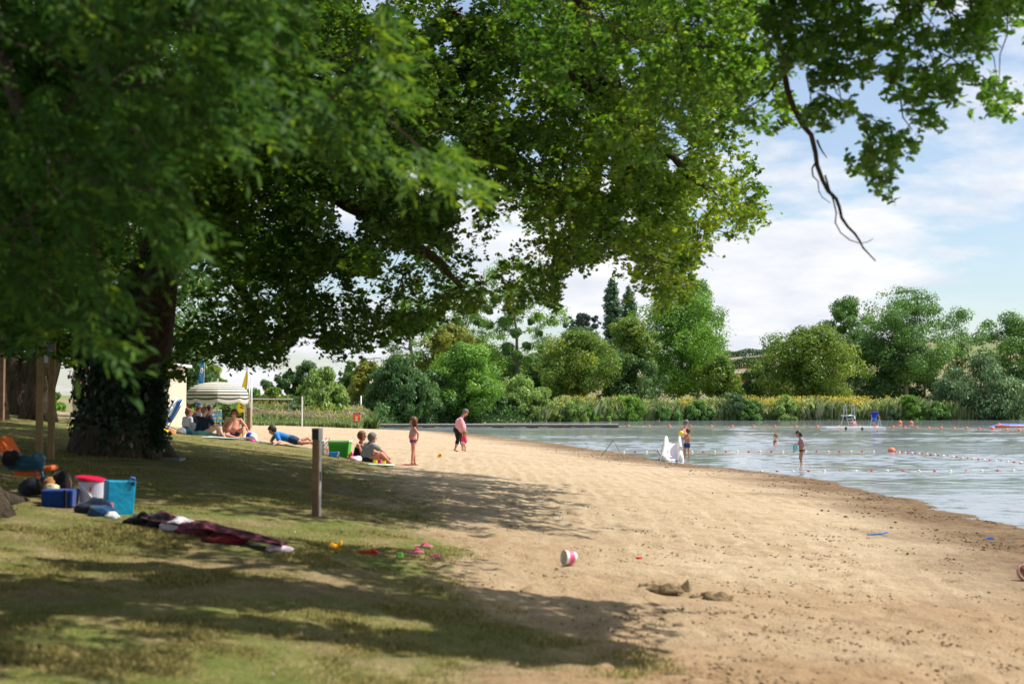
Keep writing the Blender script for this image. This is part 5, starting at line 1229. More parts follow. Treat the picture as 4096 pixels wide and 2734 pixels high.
person('fair-haired child with a ponytail waist-deep in the lake', dict(head=(3107,1741,0), neck=(3103,1751,0), sl=(3098,1756,-.08), sr=(3101,1756,.1), pel=(3101,1778,0),
    el=(3093,1766,-.1), wl=(3094,1776,-.1), er=(3106,1766,.15), wr=(3108,1776,.15), kl=(3100,1802,0), al=(3100,1822,0), kr=(3103,1802,0), ar=(3103,1822,0)), 80.,
    face=(.97, -.2, -.1), skinm=SKR, hair='fair', pony=True, s=.74, wear=[('bra', C_DKBLUE, .05)])
person('girl with dark bobbed hair in a colourful bikini wading with a bucket', dict(head=(3193,1733,0), neck=(3200,1750,0), sl=(3199,1757,.12), sr=(3208,1758,-.1), pel=(3208,1799,0), hv=(3209,1799,-.085),
    er=(3217,1780,-.14), wr=(3195,1778,-.12), hr=(3188,1778,-.1), el=(3198,1776,.16), wl=(3182,1777,.05), hl=(3177,1776,.0), kr=(3205,1830,-.08), ar=(3204,1864,-.08), tr=(3192,1869,-.08), kl=(3200,1829,.1), al=(3211,1864,.14), tl=(3200,1869,.14)), 53.,
    face=(-.88, -.25, -.4), skinm=SKT, hair='dark', hairlen=.13, s=.80, g=1.08, wear=[('bra', C_PATT, .075), ('brief', C_BLACK)])
person('man in blue t-shirt and shorts bending over the pontoon ladder', dict(head=(3498,1641,-.1), neck=(3497,1646,0), sl=(3489,1648,0), sr=(3508,1648,0), pel=(3497,1671,.2),
    el=(3485,1660,-.05), wl=(3487,1672,-.1), er=(3514,1660,-.05), wr=(3518,1671,-.1), kl=(3494,1689,.1), al=(3496,1704,.2), kr=(3499,1689,.1), ar=(3501,1704,.1)), 123.,
    face=(-.1, -.75, -.65), skinm=SKR, hair='dark', vox=.014, wear=[('shirt', C_ROYAL, .7), ('shorts', C_AZURE, .7)])
person('swimmer with dark hair holding on to the pontoon', dict(head=(3383,1712,0), neck=(3384,1717,0), sl=(3376,1720,0), sr=(3390,1720,0), pel=(3383,1745,0), el=(3366,1717,.1), wl=(3358,1709,.5), er=(3396,1724,0), wr=(3398,1728,0), kl=(3380,1762,0), al=(3380,1778,0), kr=(3386,1762,0), ar=(3386,1778,0)), 122.0, face=(-.3, .95, 0), skinm=SKR, hair='dark', vox=.014)
person('second swimmer, only the dark head above the water beside the pontoon', dict(head=(3449,1714,0), neck=(3449,1719,0), sl=(3442,1722,0), sr=(3456,1722,0), pel=(3449,1747,0), el=(3438,1730,.1), wl=(3440,1738,0), er=(3460,1730,.1), wr=(3458,1738,0), kl=(3446,1765,0), al=(3446,1780,0), kr=(3452,1765,0), ar=(3452,1780,0)), 122.0, face=(.1, .99, 0), skinm=SKR, hair='dark', vox=.014)
# ------------------------------------------------------------ things on and around the beach
def rz(a): return Matrix.Rotation(a, 3, 'Z')
M_WOOD = mat('treated_wood', (.23, .135, .08), .8, .3, 5, bump=.6, bscale=30); M_WOODY = mat('yellow_pine', (.30, .20, .09), .75, .25, 5, bump=.5, bscale=30); M_WOODG = mat('weathered_wood', (.30, .26, .21), .85, .3, 6, bump=.6, bscale=30)
M_WHITE = mat('white_paint', (.75, .74, .72), .45, .06, 5); M_CREAM = mat('cream_wall', (.62, .55, .43), .7, .08, 3, bump=.3, bscale=40); M_ALU = mat('aluminium', (.55, .57, .6), .3, .08, 8, metal=.8)
M_DKMETAL = mat('dark_cap', (.02, .02, .022), .5, .2, 8); M_GALV = mat('galvanised_steel', (.42, .40, .38), .4, .12, 14, metal=.5); M_RUST = mat('rusty_steel', (.17, .10, .06), .8, .4, 30)
M_RED = mat('red_plastic', (.75, .03, .03), .4, .08); M_YEL = mat('yellow_plastic', (.9, .62, .02), .4, .08); M_ORANGE = mat('orange_plastic', (.85, .16, .03), .45, .12, 6); M_BLUEP = mat('blue_plastic', (.02, .18, .68), .4, .1)
M_GREENP = mat('green_plastic', (.06, .46, .03), .4, .08); M_LIME = mat('lime_plastic', (.24, .68, .06), .4, .08); M_PINKP = mat('pink_plastic', (.85, .30, .42), .5, .12); M_HOTP = mat('magenta_plastic', (.85, .04, .35), .4, .1)
M_BUOY = mat('orange_float', (.66, .17, .09), .45, .15, 3); M_BRED = mat('red_float', (.48, .07, .09), .5, .2, 4); M_BWHITE = mat('white_float', (.72, .64, .54), .5, .12, 4); M_ROPE = mat('rope', (.62, .56, .44), .9, .2, 60)
M_FIB = mat('white_fibreglass', (.78, .74, .64), .25, .07, 2.5, c2=(.80, .79, .74)); M_FIBD = mat('mossy_waterline', (.07, .08, .05), .6, .4, 5); M_PAPER = mat('paper', (.75, .75, .76), .8, .15, 9); M_PAPERB = mat('blue_grey_poster', (.26, .33, .42), .7, .35, 12)
M_BLACKP = mat('black_print', (.015, .015, .02), .6, .1); M_CYAN = mat('cyan_board', (.01, .36, .66), .5, .06); M_FLAGB = mat('blue_flag_cloth', (.06, .32, .74), .7, .12, 2); M_FLAGY = mat('yellow_flag_cloth', (.88, .70, .01), .7, .08, 2); M_GREYB = mat('grey_panel', (.48, .52, .60), .6, .06)
M_STONE = mat('stone', (.24, .24, .25), .9, .2, 6, bump=.5); M_SANDD = mat('damp_sand', (.17, .12, .065), .95, .25, 9, bump=.8)
def text(name, s, size, m, parent, M, ext=.002):
    cu = bpy.data.curves.new('t', 'FONT'); cu.body = s; cu.size = size; cu.align_x = 'CENTER'; cu.align_y = 'CENTER'; cu.extrude = ext; cu.resolution_u = 3
    o = bpy.data.objects.new('t', cu); col.objects.link(o); bpy.context.view_layer.update()
    me = bpy.data.meshes.new_from_object(o.evaluated_get(bpy.context.evaluated_depsgraph_get())); bpy.data.objects.remove(o)
    me.materials.clear(); me.transform(M); return link(name, me, m, parent)
def upright(x, y, z, yaw=0., roll=0.):
    return Matrix.Translation((x, y, z)) @ Matrix.Rotation(yaw, 4, 'Z') @ Matrix.Rotation(PI/2, 4, 'X') @ Matrix.Rotation(roll, 4, 'Z')
def gp(px, py, d):
    """ground point straight below what is seen at px, at distance d"""
    x = ray(px, py)[0]*d; return Vector((x, d, max(hz(x, d), 0)))

# -- wooden marker post in the lawn
g = G(1266, 2062); t = thing('marker_post', 'square wooden marker post with dark cap standing on the lawn', 'post', g, rz=R(-22))
hgt = pt(1266, 1712, g.y).z - g.z
b = MB(); b.box((0, 0, hgt/2-.15), (.088, .088, hgt+.2)); b.build('post', M_WOOD, t, bevel=.005)
b = MB(); b.box((0, 0, hgt-.075), (.096, .096, .13)); b.build('cap', M_DKMETAL, t, bevel=.004)
b = MB(); b.box((.048, .0, hgt*.48), (.007, .055, hgt*.97)); b.box((.053, .0, hgt-.07), (.006, .099, .15)); b.box((0, 0, hgt-.004), (.10, .10, .012)); b.build('metal_strip', M_GALV, t)
b = MB(); b.box((.054, .0, hgt*.45), (.005, .02, .12)); b.build('sticker', M_DKMETAL, t)

# -- information board on two posts
dS = 23.; ga, gb = gp(157, 1760, dS), gp(205, 1750, dS+.35)
t = thing('information_board', 'information board on two yellowish wooden posts at the left', 'sign board', ga)
w = (gb-ga); hgt = pt(157, 1310, dS).z-ga.z
for k, q in enumerate((Vector((0, 0, 0)), w)):
    b = MB(); b.box(q+Vector((0, 0, hgt/2-.2)), (.095, .095, hgt+.4)); b.build('post', M_WOODY, t, bevel=.004)
b = MB(); z0 = pt(157, 1485, dS).z-ga.z; b.box(w/2+Vector((.0, -.02, z0)), (abs(w.x)+.02, .05, .09)); b.build('crossbar', M_WOODY, t)
b = MB(); b.box(w/2+Vector((0, .06, z0+.36)), (abs(w.x)-.02, .03, .60)); b.build('panel', M_WOODG, t)
for dx, dz, hh_, m_ in ((-.04, .53, .20, M_PAPER), (.045, .40, .26, M_PAPERB), (-.03, .22, .14, M_PAPER)):
    b = MB(); b.box(w/2+Vector((dx, .04, z0+dz)), (.085, .006, hh_)); b.build('notice', m_, t)
dS2 = 36; g = gp(5, 1650, dS2); t = thing('wooden_post', 'tall wooden post at the very left edge of the picture', 'post', g)
b = MB(); b.box((0, 0, .9), (.13, .13, 2.2)); b.build('post', M_WOOD, t); b = MB(); b.box((0, 0, 2.02), (.16, .16, .06)); b.build('cap', M_WOODG, t)

# -- white beach hut behind the oak
dH = 47.; g = gp(455, 1680, dH)
t = thing('beach_hut', 'cream coloured flat-roofed beach hut behind the big oak, with notices on its wall', 'hut', g, rz=R(0))
xl, xc, xr = [ray(q, 1600)[0]*dH-g.x for q in (236, 292, 673)]; zt_ = pt(455, 1462, dH).z-g.z
b = MB(); b.prism([(xc, 0, -.4), (xr, 0, -.4), (xr, 2.6, -.4), (xc-.45, 2.6, -.4)], (0, 0, zt_+.4)); b.build('wall', M_CREAM, t)
b = MB(); b.prism([(xc-.004, .0, -.4), (xl+.02, 1.4, -.4), (xl+.1, 2.6, -.4), (xc-.46, 2.61, -.4)], (0, 0, zt_+.4)); b.build('side_wall', M_CREAM, t)
b = MB(); b.prism([(xl-.2, 1.2, zt_), (xc-.1, -.22, zt_), (xr+.15, -.22, zt_), (xr+.15, 2.8, zt_), (xl-.2, 2.8, zt_)], (0, 0, .09)); b.build('roof', M_WHITE, t)
def wallspot(px, py): q = pt(px, py, dH); return q.x-g.x, q.z-g.z
dv = Vector((xl+.02-xc, 1.4, 0)); dn_ = Vector((-1.4, xl+.02-xc, 0)).normalized()
def onside(px, py, w_, h_, name, m_):
    f_ = (px-292)/(236-292); q = Vector((xc, 0, 0))+dv*f_; z = pt(px, py, dH).z-g.z
    a = dv.normalized(); b = MB(); b.prism([q-a*w_/2+dn_*.012+Vector((0, 0, z-h_/2)), q+a*w_/2+dn_*.012+Vector((0, 0, z-h_/2)), q+a*w_/2+dn_*.012+Vector((0, 0, z+h_/2)), q-a*w_/2+dn_*.012+Vector((0, 0, z+h_/2))], dn_*.015); b.build(name, m_, t)
onside(240, 1518, .26, .30, 'dark_notice', M_BLACKP); onside(262, 1528, .58, .68, 'poster', M_PAPERB); onside(284, 1513, .30, .33, 'red_poster', M_RED); onside(264, 1598, .18, .42, 'hanging_scarf', M_BLACKP); onside(270, 1588, .14, .28, 'grey_notice', M_PAPER)
x_, z_ = wallspot(320, 1521); b = MB(); b.box((x_, -.012, z_), (.12, .02, .12)); b.build('red_sign', M_RED, t); text('lettering', 'D', .1, M_PAPER, t, upright(x_, -.026, z_))
x_, z_ = wallspot(316, 1510); b = MB(); b.box((x_-.02, -.008, z_), (.16, .012, .40)); b.build('door_panel', M_WHITE, t)

# -- volleyball court
dV = 110.
ga, gb = gp(733, 1690, dV+4), gp(1208, 1704, dV-1.5); t = thing('volleyball_net', 'volleyball net with white tape strung between two white posts', 'net', (ga+gb)/2)
o0 = (ga+gb)/2; A_, B_ = ga-o0, gb-o0; hA, hB = pt(733, 1562, dV+4).z-ga.z, pt(1208, 1585, dV-1.5).z-gb.z
for q, h_ in ((A_, hA), (B_, hB)):
    b = MB(); b.tube([q-Vector((0, 0, .3)), q+Vector((0, 0, h_))], .058, 12); b.tube([q+Vector((0, 0, h_*.82)), q+Vector((0, 0, h_*.84))], .075, 12); b.build('post', M_WHITE, t)
def tp(px, py, dd): return pt(px, py, dd)-o0
T0, T1 = tp(738, 1577, dV+3.8), tp(1172, 1595, dV-1)
b = MB(); 
for k in range(12):
    a, c = T0.lerp(T1, k/12), T0.lerp(T1, (k+1)/12); a.z -= math.sin(PI*k/12)*.12; c.z -= math.sin(PI*(k+1)/12)*.12
    b.prism([a+Vector((0, 0, -.045)), c+Vector((0, 0, -.045)), c+Vector((0, 0, .045)), a+Vector((0, 0, .045))], (0, .02, 0))
b.build('tape', M_WHITE, t)
b = MB()
for k in range(49):
    a = T0.lerp(T1, k/48); a.z -= math.sin(PI*k/48)*.12; b.tube([a, a-Vector((0, 0, .9))], .006, 3)
for j in range(5):
    b.tube([T0.lerp(T1, k/12)-Vector((0, 0, math.sin(PI*k/12)*.12+.18+j*.18)) for k in range(13)], .006, 3)
b.tube([A_+Vector((0, 0, hA-.08)), T0], .01, 4); b.tube([T1, B_+Vector((0, 0, hB-.12))], .008, 4)
b.build('netting', mat('net_cord', (.08, .08, .08), .8), t)
def pole(label, px, ytop, ybot, d, r, m, cat='pole', name='pole'):
    g = gp(px, ybot, d); b = MB(); b.tube([g-Vector((0, 0, .3)), Vector((g.x, g.y, pt(px, ytop, d).z))], [r, r*.85], 12); b.sphere((g.x, g.y, pt(px, ytop, d).z), r*.85, 10, 6); o = b.build(name, m, smooth=True); return setp(o, label, cat)
pole('tall white pole to the right of the yellow flag', 1005, 1484, 1702, 88, .058, M_WHITE)
pole('thin grey pole close behind the tall white pole', 997, 1530, 1640, 100, .05, M_GALV)
pole('slim white and red post behind the pale willow bush', 1444, 1584, 1640, 140, .07, M_WHITE, 'post', 'post')
g = gp(984, 1712, 72.); t = thing('timber_post', 'pair of stout dark timbers with a board on top, right of the bare-chested man', 'post', g); h_ = pt(984, 1625, 72).z-g.z
for dx, r_ in ((-.13, .13), (.12, .17)):
    b = MB(); b.box((dx, dx*.6, h_/2-.1), (r_, r_, h_+.1)); b.build('timber', M_WOOD if dx > 0 else M_BARKD, t)
b = MB(); b.box((0, 0, h_), (.42, .30, .14)); b.build('top_board', M_WOODG, t)

# -- feather flags
def flag(label, m, pts, d, yb, words, tm):
    g = gp(pts[0][0], yb, d); t = thing('feather_flag', label, 'flag', g)
    L = [pt(x, y, d)-g for x, y, xr in pts]; Rr = [pt(xr, y, d)-g for x, y, xr in pts]
    b = MB(); n = len(pts); v = []; f = []
    for k in range(n):
        for j in range(5):
            q = L[k].lerp(Rr[k], j/4); q.y += math.sin(j*1.4+k*.9)*.035; v.append(q)
    f = [(k*5+j, k*5+j+1, (k+1)*5+j+1, (k+1)*5+j) for k in range(n-1) for j in range(4)]
    b.add(v, f); solid(b.build('banner', m, t, smooth=True), .006)
    b = MB(); b.tube([Vector((Rr[0].x+.02, 0, 0-.2))]+[Rr[k]+Vector((.02, .01, 0)) for k in range(n)]+[L[-1]+Vector((0, 0, .04))], [.028]*2+[.02]*n, 8); b.build('mast', M_ALU, t, smooth=True)
    for s_, px, py, sz, roll in words:
        q = pt(px, py, d)-g; text('lettering', s_, sz, tm, t, upright(q.x, -.07, q.z, 0, roll))
    return t
tf = flag('tall blue feather flag with a white emblem behind the parasol', M_FLAGB, [(781,1660,803),(783,1600,807),(790,1540,812),(797,1490,815),(803,1455,815),(806,1438,812)], 62., 1706, [('TAV', 792, 1616, .28, -1.45), ('e.au', 801, 1520, .18, -1.4)], M_BLACKP)
g = Vector(tf.location); q = pt(806.5, 1481, 61.9)-g; b = MB(); b.sphere(q, (.07, .02, .125), 14, 8); b.build('emblem', M_WHITE, tf, smooth=True)
b = MB(); b.sphere(q+Vector((.02, -.02, -.02)), (.035, .012, .05), 10, 6); b.build('emblem_mark', M_FLAGB, tf)
flag('yellow feather flag next to the white poles', M_FLAGY, [(952,1648,976),(950,1620,978),(955,1590,980),(963,1560,983),(972,1530,987),(981,1500,989),(986,1480,988)], 66., 1700, [('VIW', 966, 1612, .28, -1.45), ('~', 966, 1630, .3, -.2)], M_BLACKP)

# -- blue price board with a white rack above
dB = 74.; g = gp(868, 1705, dB); t = thing('advertising_board', 'blue advertising board with a yellow disc standing behind the parasol pole', 'sign', g)
P0, P1 = pt(848, 1650, dB)-g, pt(888, 1688, dB)-g; cx, cz = (P0.x+P1.x)/2, (P0.z+P1.z)/2; W_, H_ = P1.x-P0.x, P0.z-P1.z
b = MB(); b.box((cx, 0, cz), (W_, .03, H_)); b.build('panel', M_CYAN, t)
b = MB(); b.box((P0.x+W_*.30, -.019, cz-H_*.07), (W_*.58, .006, H_*.22)); b.build('grey_band', M_GREYB, t)
b = MB(); b.lathe([(0, 0), (.085, 0), (.085, .012), (0, .012)], 24, (P0.x+W_*.79, -.016, cz-H_*.04), Matrix.Rotation(PI/2, 3, 'X')); b.build('yellow_disc', M_YEL, t)
b = MB(); b.lathe([(0, 0), (.055, 0), (.055, .012), (0, .012)], 20, (P0.x+W_*.14, -.016, cz+H_*.30), Matrix.Rotation(PI/2, 3, 'X')); b.build('white_disc', M_WHITE, t)
b = MB(); b.box((P0.x+W_*.32, -.019, cz-H_*.42), (W_*.2, .006, H_*.13)); b.box((P0.x+W_*.6, -.019, cz-H_*.42), (W_*.16, .006, H_*.13)); b.build('yellow_mark', M_YEL, t)
text('lettering', 'BASE NAUTI', .082, M_WHITE, t, upright(P0.x+W_*.58, -.019, cz+H_*.30)); text('lettering', '???', .09, M_ORANGE, t, upright(P0.x+W_*.79, -.032, cz-H_*.04))
for dx in (-.2, .2):
    b = MB(); b.tube([(cx+dx, .02, -.2), (cx+dx, .02, P0.z+.12)], .018, 8); b.build('leg', M_WHITE, t)
b = MB(); b.box((cx-.02, 0, P0.z+.14), (W_*.9, .12, .055)); b.build('top_rail', M_WHITE, t)

# -- red notice by the jetty
dR = 112.5; g = gp(1426, 1703, dR); t = thing('warning_sign', 'red warning notice on a dark post at the jetty head', 'sign', g)
P0, P1 = pt(1413, 1650, dR)-g, pt(1439.5, 1681, dR)-g; cx, W_, H_ = (P0.x+P1.x)/2, P1.x-P0.x, P0.z-P1.z; cz = (P0.z+P1.z)/2
b = MB(); b.box((cx, 0, cz-.03), (W_, .03, H_-.06)); b.build('panel', M_RED, t); b = MB(); b.box((cx, 0, cz+H_/2-.035), (W_, .036, .095)); b.build('header', M_DKMETAL, t)
text('lettering', 'BAIGNADE', .085, M_WHITE, t, upright(cx, -.022, cz+H_/2-.035)); 
for k in range(4): text('lettering', 'surveillance assuree', .052, mat('pale_red_print', (.85, .45, .42), .5), t, upright(cx, -.018, cz+H_*.27-k*.045))
b = MB(); b.box((cx, -.018, cz-.05), (W_*.44, .01, .11)); b.build('yellow_label', M_YEL, t)
b = MB(); b.lathe([(.0, 0), (.085, 0), (.085, .01), (0, .01)], 20, (cx, -.017, cz-.23), Matrix.Rotation(PI/2, 3, 'X')); b.build('round_symbol', M_PAPER, t)
b = MB(); b.box((cx, -.03, cz-.23), (.13, .005, .022), Matrix.Rotation(R(45), 3, 'Y')); b.build('symbol_bar', M_RED, t)
b = MB(); b.box((cx, .05, cz/2-.1), (.05, .05, cz+.2)); b.build('post', M_WOOD, t)

# -- parasol
dP = 41.9; g = gp(900, 1746, dP); t = thing('parasol', 'cream and dark green striped parasol with white fringe', 'parasol', g)
zt_ = pt(870, 1520, dP).z-g.z; zr = pt(870, 1583, dP).z-g.z; px0 = pt(870, 1600, dP).x-g.x; RR = 122/FPX*dP; Nn = 8
def par(k, s_, q=0.):
    """rib direction k, s from the tip (0) to the edge (1); the cloth sags between the ribs"""
    a = 2*PI*k/Nn + R(12); sag = abs(math.sin(a*0+PI*(k % 1)))
    r = RR*math.sin(s_*PI/2*.98)**.92 if s_ > 0 else 0; r *= (1-.055*sag*s_)
    z = zr + (zt_-zr-.05)*(math.cos(s_*PI/2)**.85 if s_ < 1 else 0)
    return Vector((px0+r*math.cos(a), r*math.sin(a), z+q*sag*.04))
pm = [mat('parasol_cream', (.74, .67, .57), .8, .05, 3), mat('parasol_green', (.05, .085, .08), .8, .1, 3)]
b = MB(); ns, nk = 40, 64
for j in range(ns):
    s0, s1 = j/ns, (j+1)/ns; ph = (j % 5); b.cm = 1 if ph in (3, 4) else 0
    for k in range(nk):
        k0, k1 = k*Nn/nk, (k+1)*Nn/nk; b.add([par(k0, s0), par(k1, s0), par(k1, s1), par(k0, s1)], [(3, 2, 1, 0)])
c_ = b.build('canopy', pm, t)
b = MB()
for j in range(6):      # scalloped valance
    b.cm = 1 if j in (2, 3) else 0
    for k in range(nk):
        k0, k1 = k*Nn/nk, (k+1)*Nn/nk
        def vl(kk, u): dp = .11+.07*math.sin(PI*(kk % 1))**.8; q = par(kk, 1.0); q.z -= u*dp; return q
        b.add([vl(k0, j/6), vl(k1, j/6), vl(k1, (j+1)/6), vl(k0, (j+1)/6)], [(3, 2, 1, 0)])
b.build('valance', pm, t)
b = MB()
for k in range(420):
    kk = k*Nn/420; q = par(kk, 1.0); q.z -= .11+.07*math.sin(PI*(kk % 1))**.8-.005; b.tube([q, q-Vector((0, 0, .062))], [.006, .004], 3)
b.build('fringe', M_WHITE, t)
for k in range(Nn):
    b = MB(); b.tube([par(k, s_/6)-Vector((0, 0, .012)) for s_ in range(7)], .007, 5); b.build('rib', M_WHITE, t)
b = MB(); b.tube([Vector((px0-.02, 0, zt_-.02)), Vector((px0-.01, 0, zt_*.5)), Vector((px0, 0, -.25))], .02, 10); b.build('pole', M_WHITE, t, smooth=True)
b = MB(); b.sphere((px0, 0, zt_), (.025, .025, .05), 10, 8); b.build('finial', M_WHITE, t, smooth=True)

# -- blue folding chairs by the hut
def bluechair(label, px, py, d, yaw):
    g = gp(px, py, d); t = thing('beach_chair', label, 'chair', g, rz=yaw, group='blue beach chairs beside the hut')
    b = MB(); b.sheet(lambda u, v: Vector(((u-.5)*.50, -.28+v*.02+v*.34, .30+v*.66-.05*math.sin(PI*v))), 4, 8); solid(b.build('backrest', cloth('chair_blue', (.02, .23, .62)), t, smooth=True), .02)
    b = MB(); b.sheet(lambda u, v: Vector(((u-.5)*.50, -.28-v*.42, .30+.05*v-.05*math.sin(PI*v))), 4, 5); solid(b.build('seat', cloth('chair_blue_seat', (.02, .15, .48)), t, smooth=True), .02)
    b = MB()
    for q in (-.27, .27):
        b.tube([(q, .08, .98), (q, -.28, .30), (q, -.72, .36)], .013, 8); b.tube([(q, -.05, .72), (q, -.45, 0)], .012, 8); b.tube([(q, -.72, .34), (q, .05, 0)], .012, 8)
    b.build('frame', M_ALU, t, smooth=True)
bluechair('blue beach chair nearest the hut corner, turned sideways', 690, 1735, 42.6, R(-70)); bluechair('blue beach chair right of its twin, leaning back', 712, 1733, 42.2, R(-60))

# -- life jackets on a rack
dL = 58.; g = gp(708, 1690, dL); t = thing('clothes_rack', 'wooden rack behind the blue chairs', 'rack', g)
b = MB(); zt_ = pt(700, 1652, dL).z-g.z
for dx in (-.35, .45): b.box((dx, 0, zt_/2), (.06, .06, zt_+.1))
b.build('leg', M_WOODY, t); b = MB()
for k in range(5): b.box((.05, 0, zt_-k*.12), (.95, .04, .06))
b.build('slat', M_WOODY, t)
for k in range(10):
    random.seed(900+k); x = -.36+(k % 5)*.17+random.uniform(-.02, .02); z = zt_+.02+.16*(k//5)+random.uniform(-.02, .02)
    m, cn = [(M_RED, 'red'), (M_HOTP, 'magenta'), (M_BLUEP, 'blue'), (M_ORANGE, 'orange')][(k*3+k//5) % 4]; b = MB(); b.sphere((0, 0, 0), (.11, .09, .13), 10, 8); b.box((0, -.085, .0), (.02, .012, .2))
    o = b.build('life_jacket', m, smooth=False); o.location = g+Vector((x, random.uniform(-.1, .1), z))
    setp(o, '%s life jacket, %s from the left in the %s row on the rack' % (cn, ['first', 'second', 'third', 'fourth', 'fifth'][k % 5], 'upper' if k > 4 else 'lower'), 'life jacket', 'life jackets piled on the rack')


# -- bags, towels and clutter of the parasol party
def lump(name, label, cat, px, py, d, size, m, seed=0, group=None, amp=.25, lift=0):
    r_ = random.Random(seed); g = gp(px, py, d); b = MB(); b.sphere((0, 0, 0), 1, 22, 16); v = []
    for p in b.v:
        p = Vector(p); n_ = float(fbm(np.array([p.x*1.7+seed]), np.array([p.y*1.7+p.z*1.3]), seed, 4)[0])-.5
        q = Vector((p.x*size[0]/2, p.y*size[1]/2, max(p.z, -.55)*size[2]/1.55+size[2]*.355))*(1+n_*amp*2); v.append(q)
    b.v = [tuple(q) for q in v]; o = b.build(name, m, smooth=True); o.location = g+Vector((0, 0, lift-.01)); return setp(o, label, cat, group)
def sheetcloth(name, label, cat, pts, m, d, th=.008, seed=0, h=.02):
    """a crumpled towel between four photo corners lying on the ground"""
    c = [G(*p) if len(p) == 2 else pt(*p) for p in pts]
    def f(u, v):
        q = c[0].lerp(c[1], u).lerp(c[3].lerp(c[2], u), v); z = max(hz(q.x, q.y), 0)
        return Vector((q.x, q.y, z+.012+h*float(fbm(np.array([u*5+seed]), np.array([v*4]), seed, 3)[0])))
    b = MB(); b.sheet(f, 26, 10); o = b.build(name, m, smooth=True); solid(o, th, 1); return setp(o, label, cat)
sheetcloth('beach_towel', 'turquoise and white towel under the bald man and the lying person', 'towel', [(800, 1750), (985, 1760), (1030, 1762), (850, 1747)], mat('turquoise_towel', (.18, .50, .47), .9, .3, 12, c2=(.55, .66, .62)), D1)
sheetcloth('beach_towel', 'pale towel under the bare-chested man', 'towel', [(905, 1750), (1000, 1752), (1010, 1742), (910, 1741)], mat('pale_towel', (.62, .70, .82), .9, .15, 8), D1)
sheetcloth('beach_towel', 'green and red towel under the man in the bright blue t-shirt', 'towel', [(1105, 1779), (1215, 1780), (1215, 1774), (1110, 1773)], mat('green_towel', (.25, .62, .35), .9, .5, 9, c2=(.85, .25, .2)), 40.5)
sheetcloth('beach_towel', 'pale green towel with toys next to the sitting couple', 'towel', [(1470, 1862), (1575, 1866), (1580, 1860), (1475, 1856)], mat('mint_towel', (.55, .72, .55), .9, .15, 8), 36)
sheetcloth('beach_towel', 'pink towel at the feet of the standing girl', 'towel', [(1590, 1859), (1675, 1859), (1670, 1853), (1600, 1854)], mat('pink_towel', (.85, .38, .36), .9, .2, 8), 36)
lump('towel_bundle', 'white towel hanging in a heap right of the bare-chested man', 'towel', 1012, 1752, 41.2, (.24, .24, .22), cloth('white_towel', (.72, .76, .84)), 5, amp=.5)
lump('beach_bag', 'blue bag beside the bare-chested man', 'bag', 996, 1750, 41.5, (.20, .2, .25), C_ROYAL, 6)
lump('beach_ball', 'yellow and white ball behind the bare-chested man', 'ball', 962, 1722, 42.8, (.22, .22, .24), M_YEL, 1, amp=.02)
lump('pink_bucket', 'small pink toy at the end of the turquoise towel', 'toy', 1010, 1772, 41.0, (.14, .12, .07), M_HOTP, 7)
lump('flip_flop_pair', 'small blue and white shoe beside the lying feet', 'shoe', 1046, 1770, 41.0, (.12, .07, .04), M_BLUEP, 8)
for k, (lb, px, py, sz, m) in enumerate([('grey backpack lying at the left end of the towel', 725, 1752, (.28, .2, .18), C_GREY), ('red and white cloth on the pile left of the bald man', 748, 1738, (.26, .2, .22), cloth('red_white', (.85, .25, .25), .6, 8)),
   ('blue striped bag in the pile left of the bald man', 742, 1750, (.36, .22, .14), cloth('blue_stripe', (.10, .45, .75), .5, 9)), ('white printed shopping bag next to the bald man', 768, 1740, (.26, .18, .34), cloth('white_print', (.70, .72, .70), .35, 12)),
   ('yellow-green and pink clothes at the bald man\'s back', 764, 1755, (.24, .15, .11), cloth('pink_lime', (.80, .35, .45), .6, 7, )), ('straw-coloured hat on the pile by the blue chairs', 722, 1728, (.20, .18, .12), cloth('straw', (.62, .50, .30))),
   ('bright green and white bag next to the oak trunk', 640, 1738, (.34, .25, .16), cloth('lime_white', (.45, .75, .12), .6, 8)), ('yellow bag half hidden by the oak ivy', 652, 1752, (.30, .25, .18), cloth('yellow_bag', (.85, .62, .02), .4, 7)),
   ('orange and brown rolled towel beside the oak', 683, 1750, (.30, .2, .14), cloth('orange_brown', (.75, .28, .10), .5, 6)), ('black strap bag in front of the oak roots', 662, 1766, (.34, .18, .10), C_BLACK), ('pink and beige shoe bag at the foot of the oak', 640, 1776, (.30, .16, .10), cloth('pink_beige', (.70, .30, .42), .5, 7)),
   ('lilac bundle beside the woman in the black swimsuit', 1424, 1846, (.30, .25, .14), cloth('lilac', (.70, .55, .68), .3, 9)), ('pink bottle standing behind the green box', 1406, 1812, (.09, .09, .20), M_HOTP), ('orange pouch right of the green box', 1402, 1836, (.12, .10, .16), M_ORANGE)]):
    dd = 40.6 if px < 800 else (36.6 if px > 1300 else 40); dd = {748: 42.4, 768: 42.3, 764: 42.0, 742: 41.8, 722: 42.2, 640: 39, 652: 38, 683: 39.6, 662: 35.5, 1424: 35.6}.get(px, dd)
    if py in (1776,): dd = 34
    lump('bag' if k not in (1, 4, 5) else 'clothes_pile', lb, 'bag' if k not in (1, 4, 5) else 'clothes', px, py, dd, sz, m, 20+k, amp=.35)

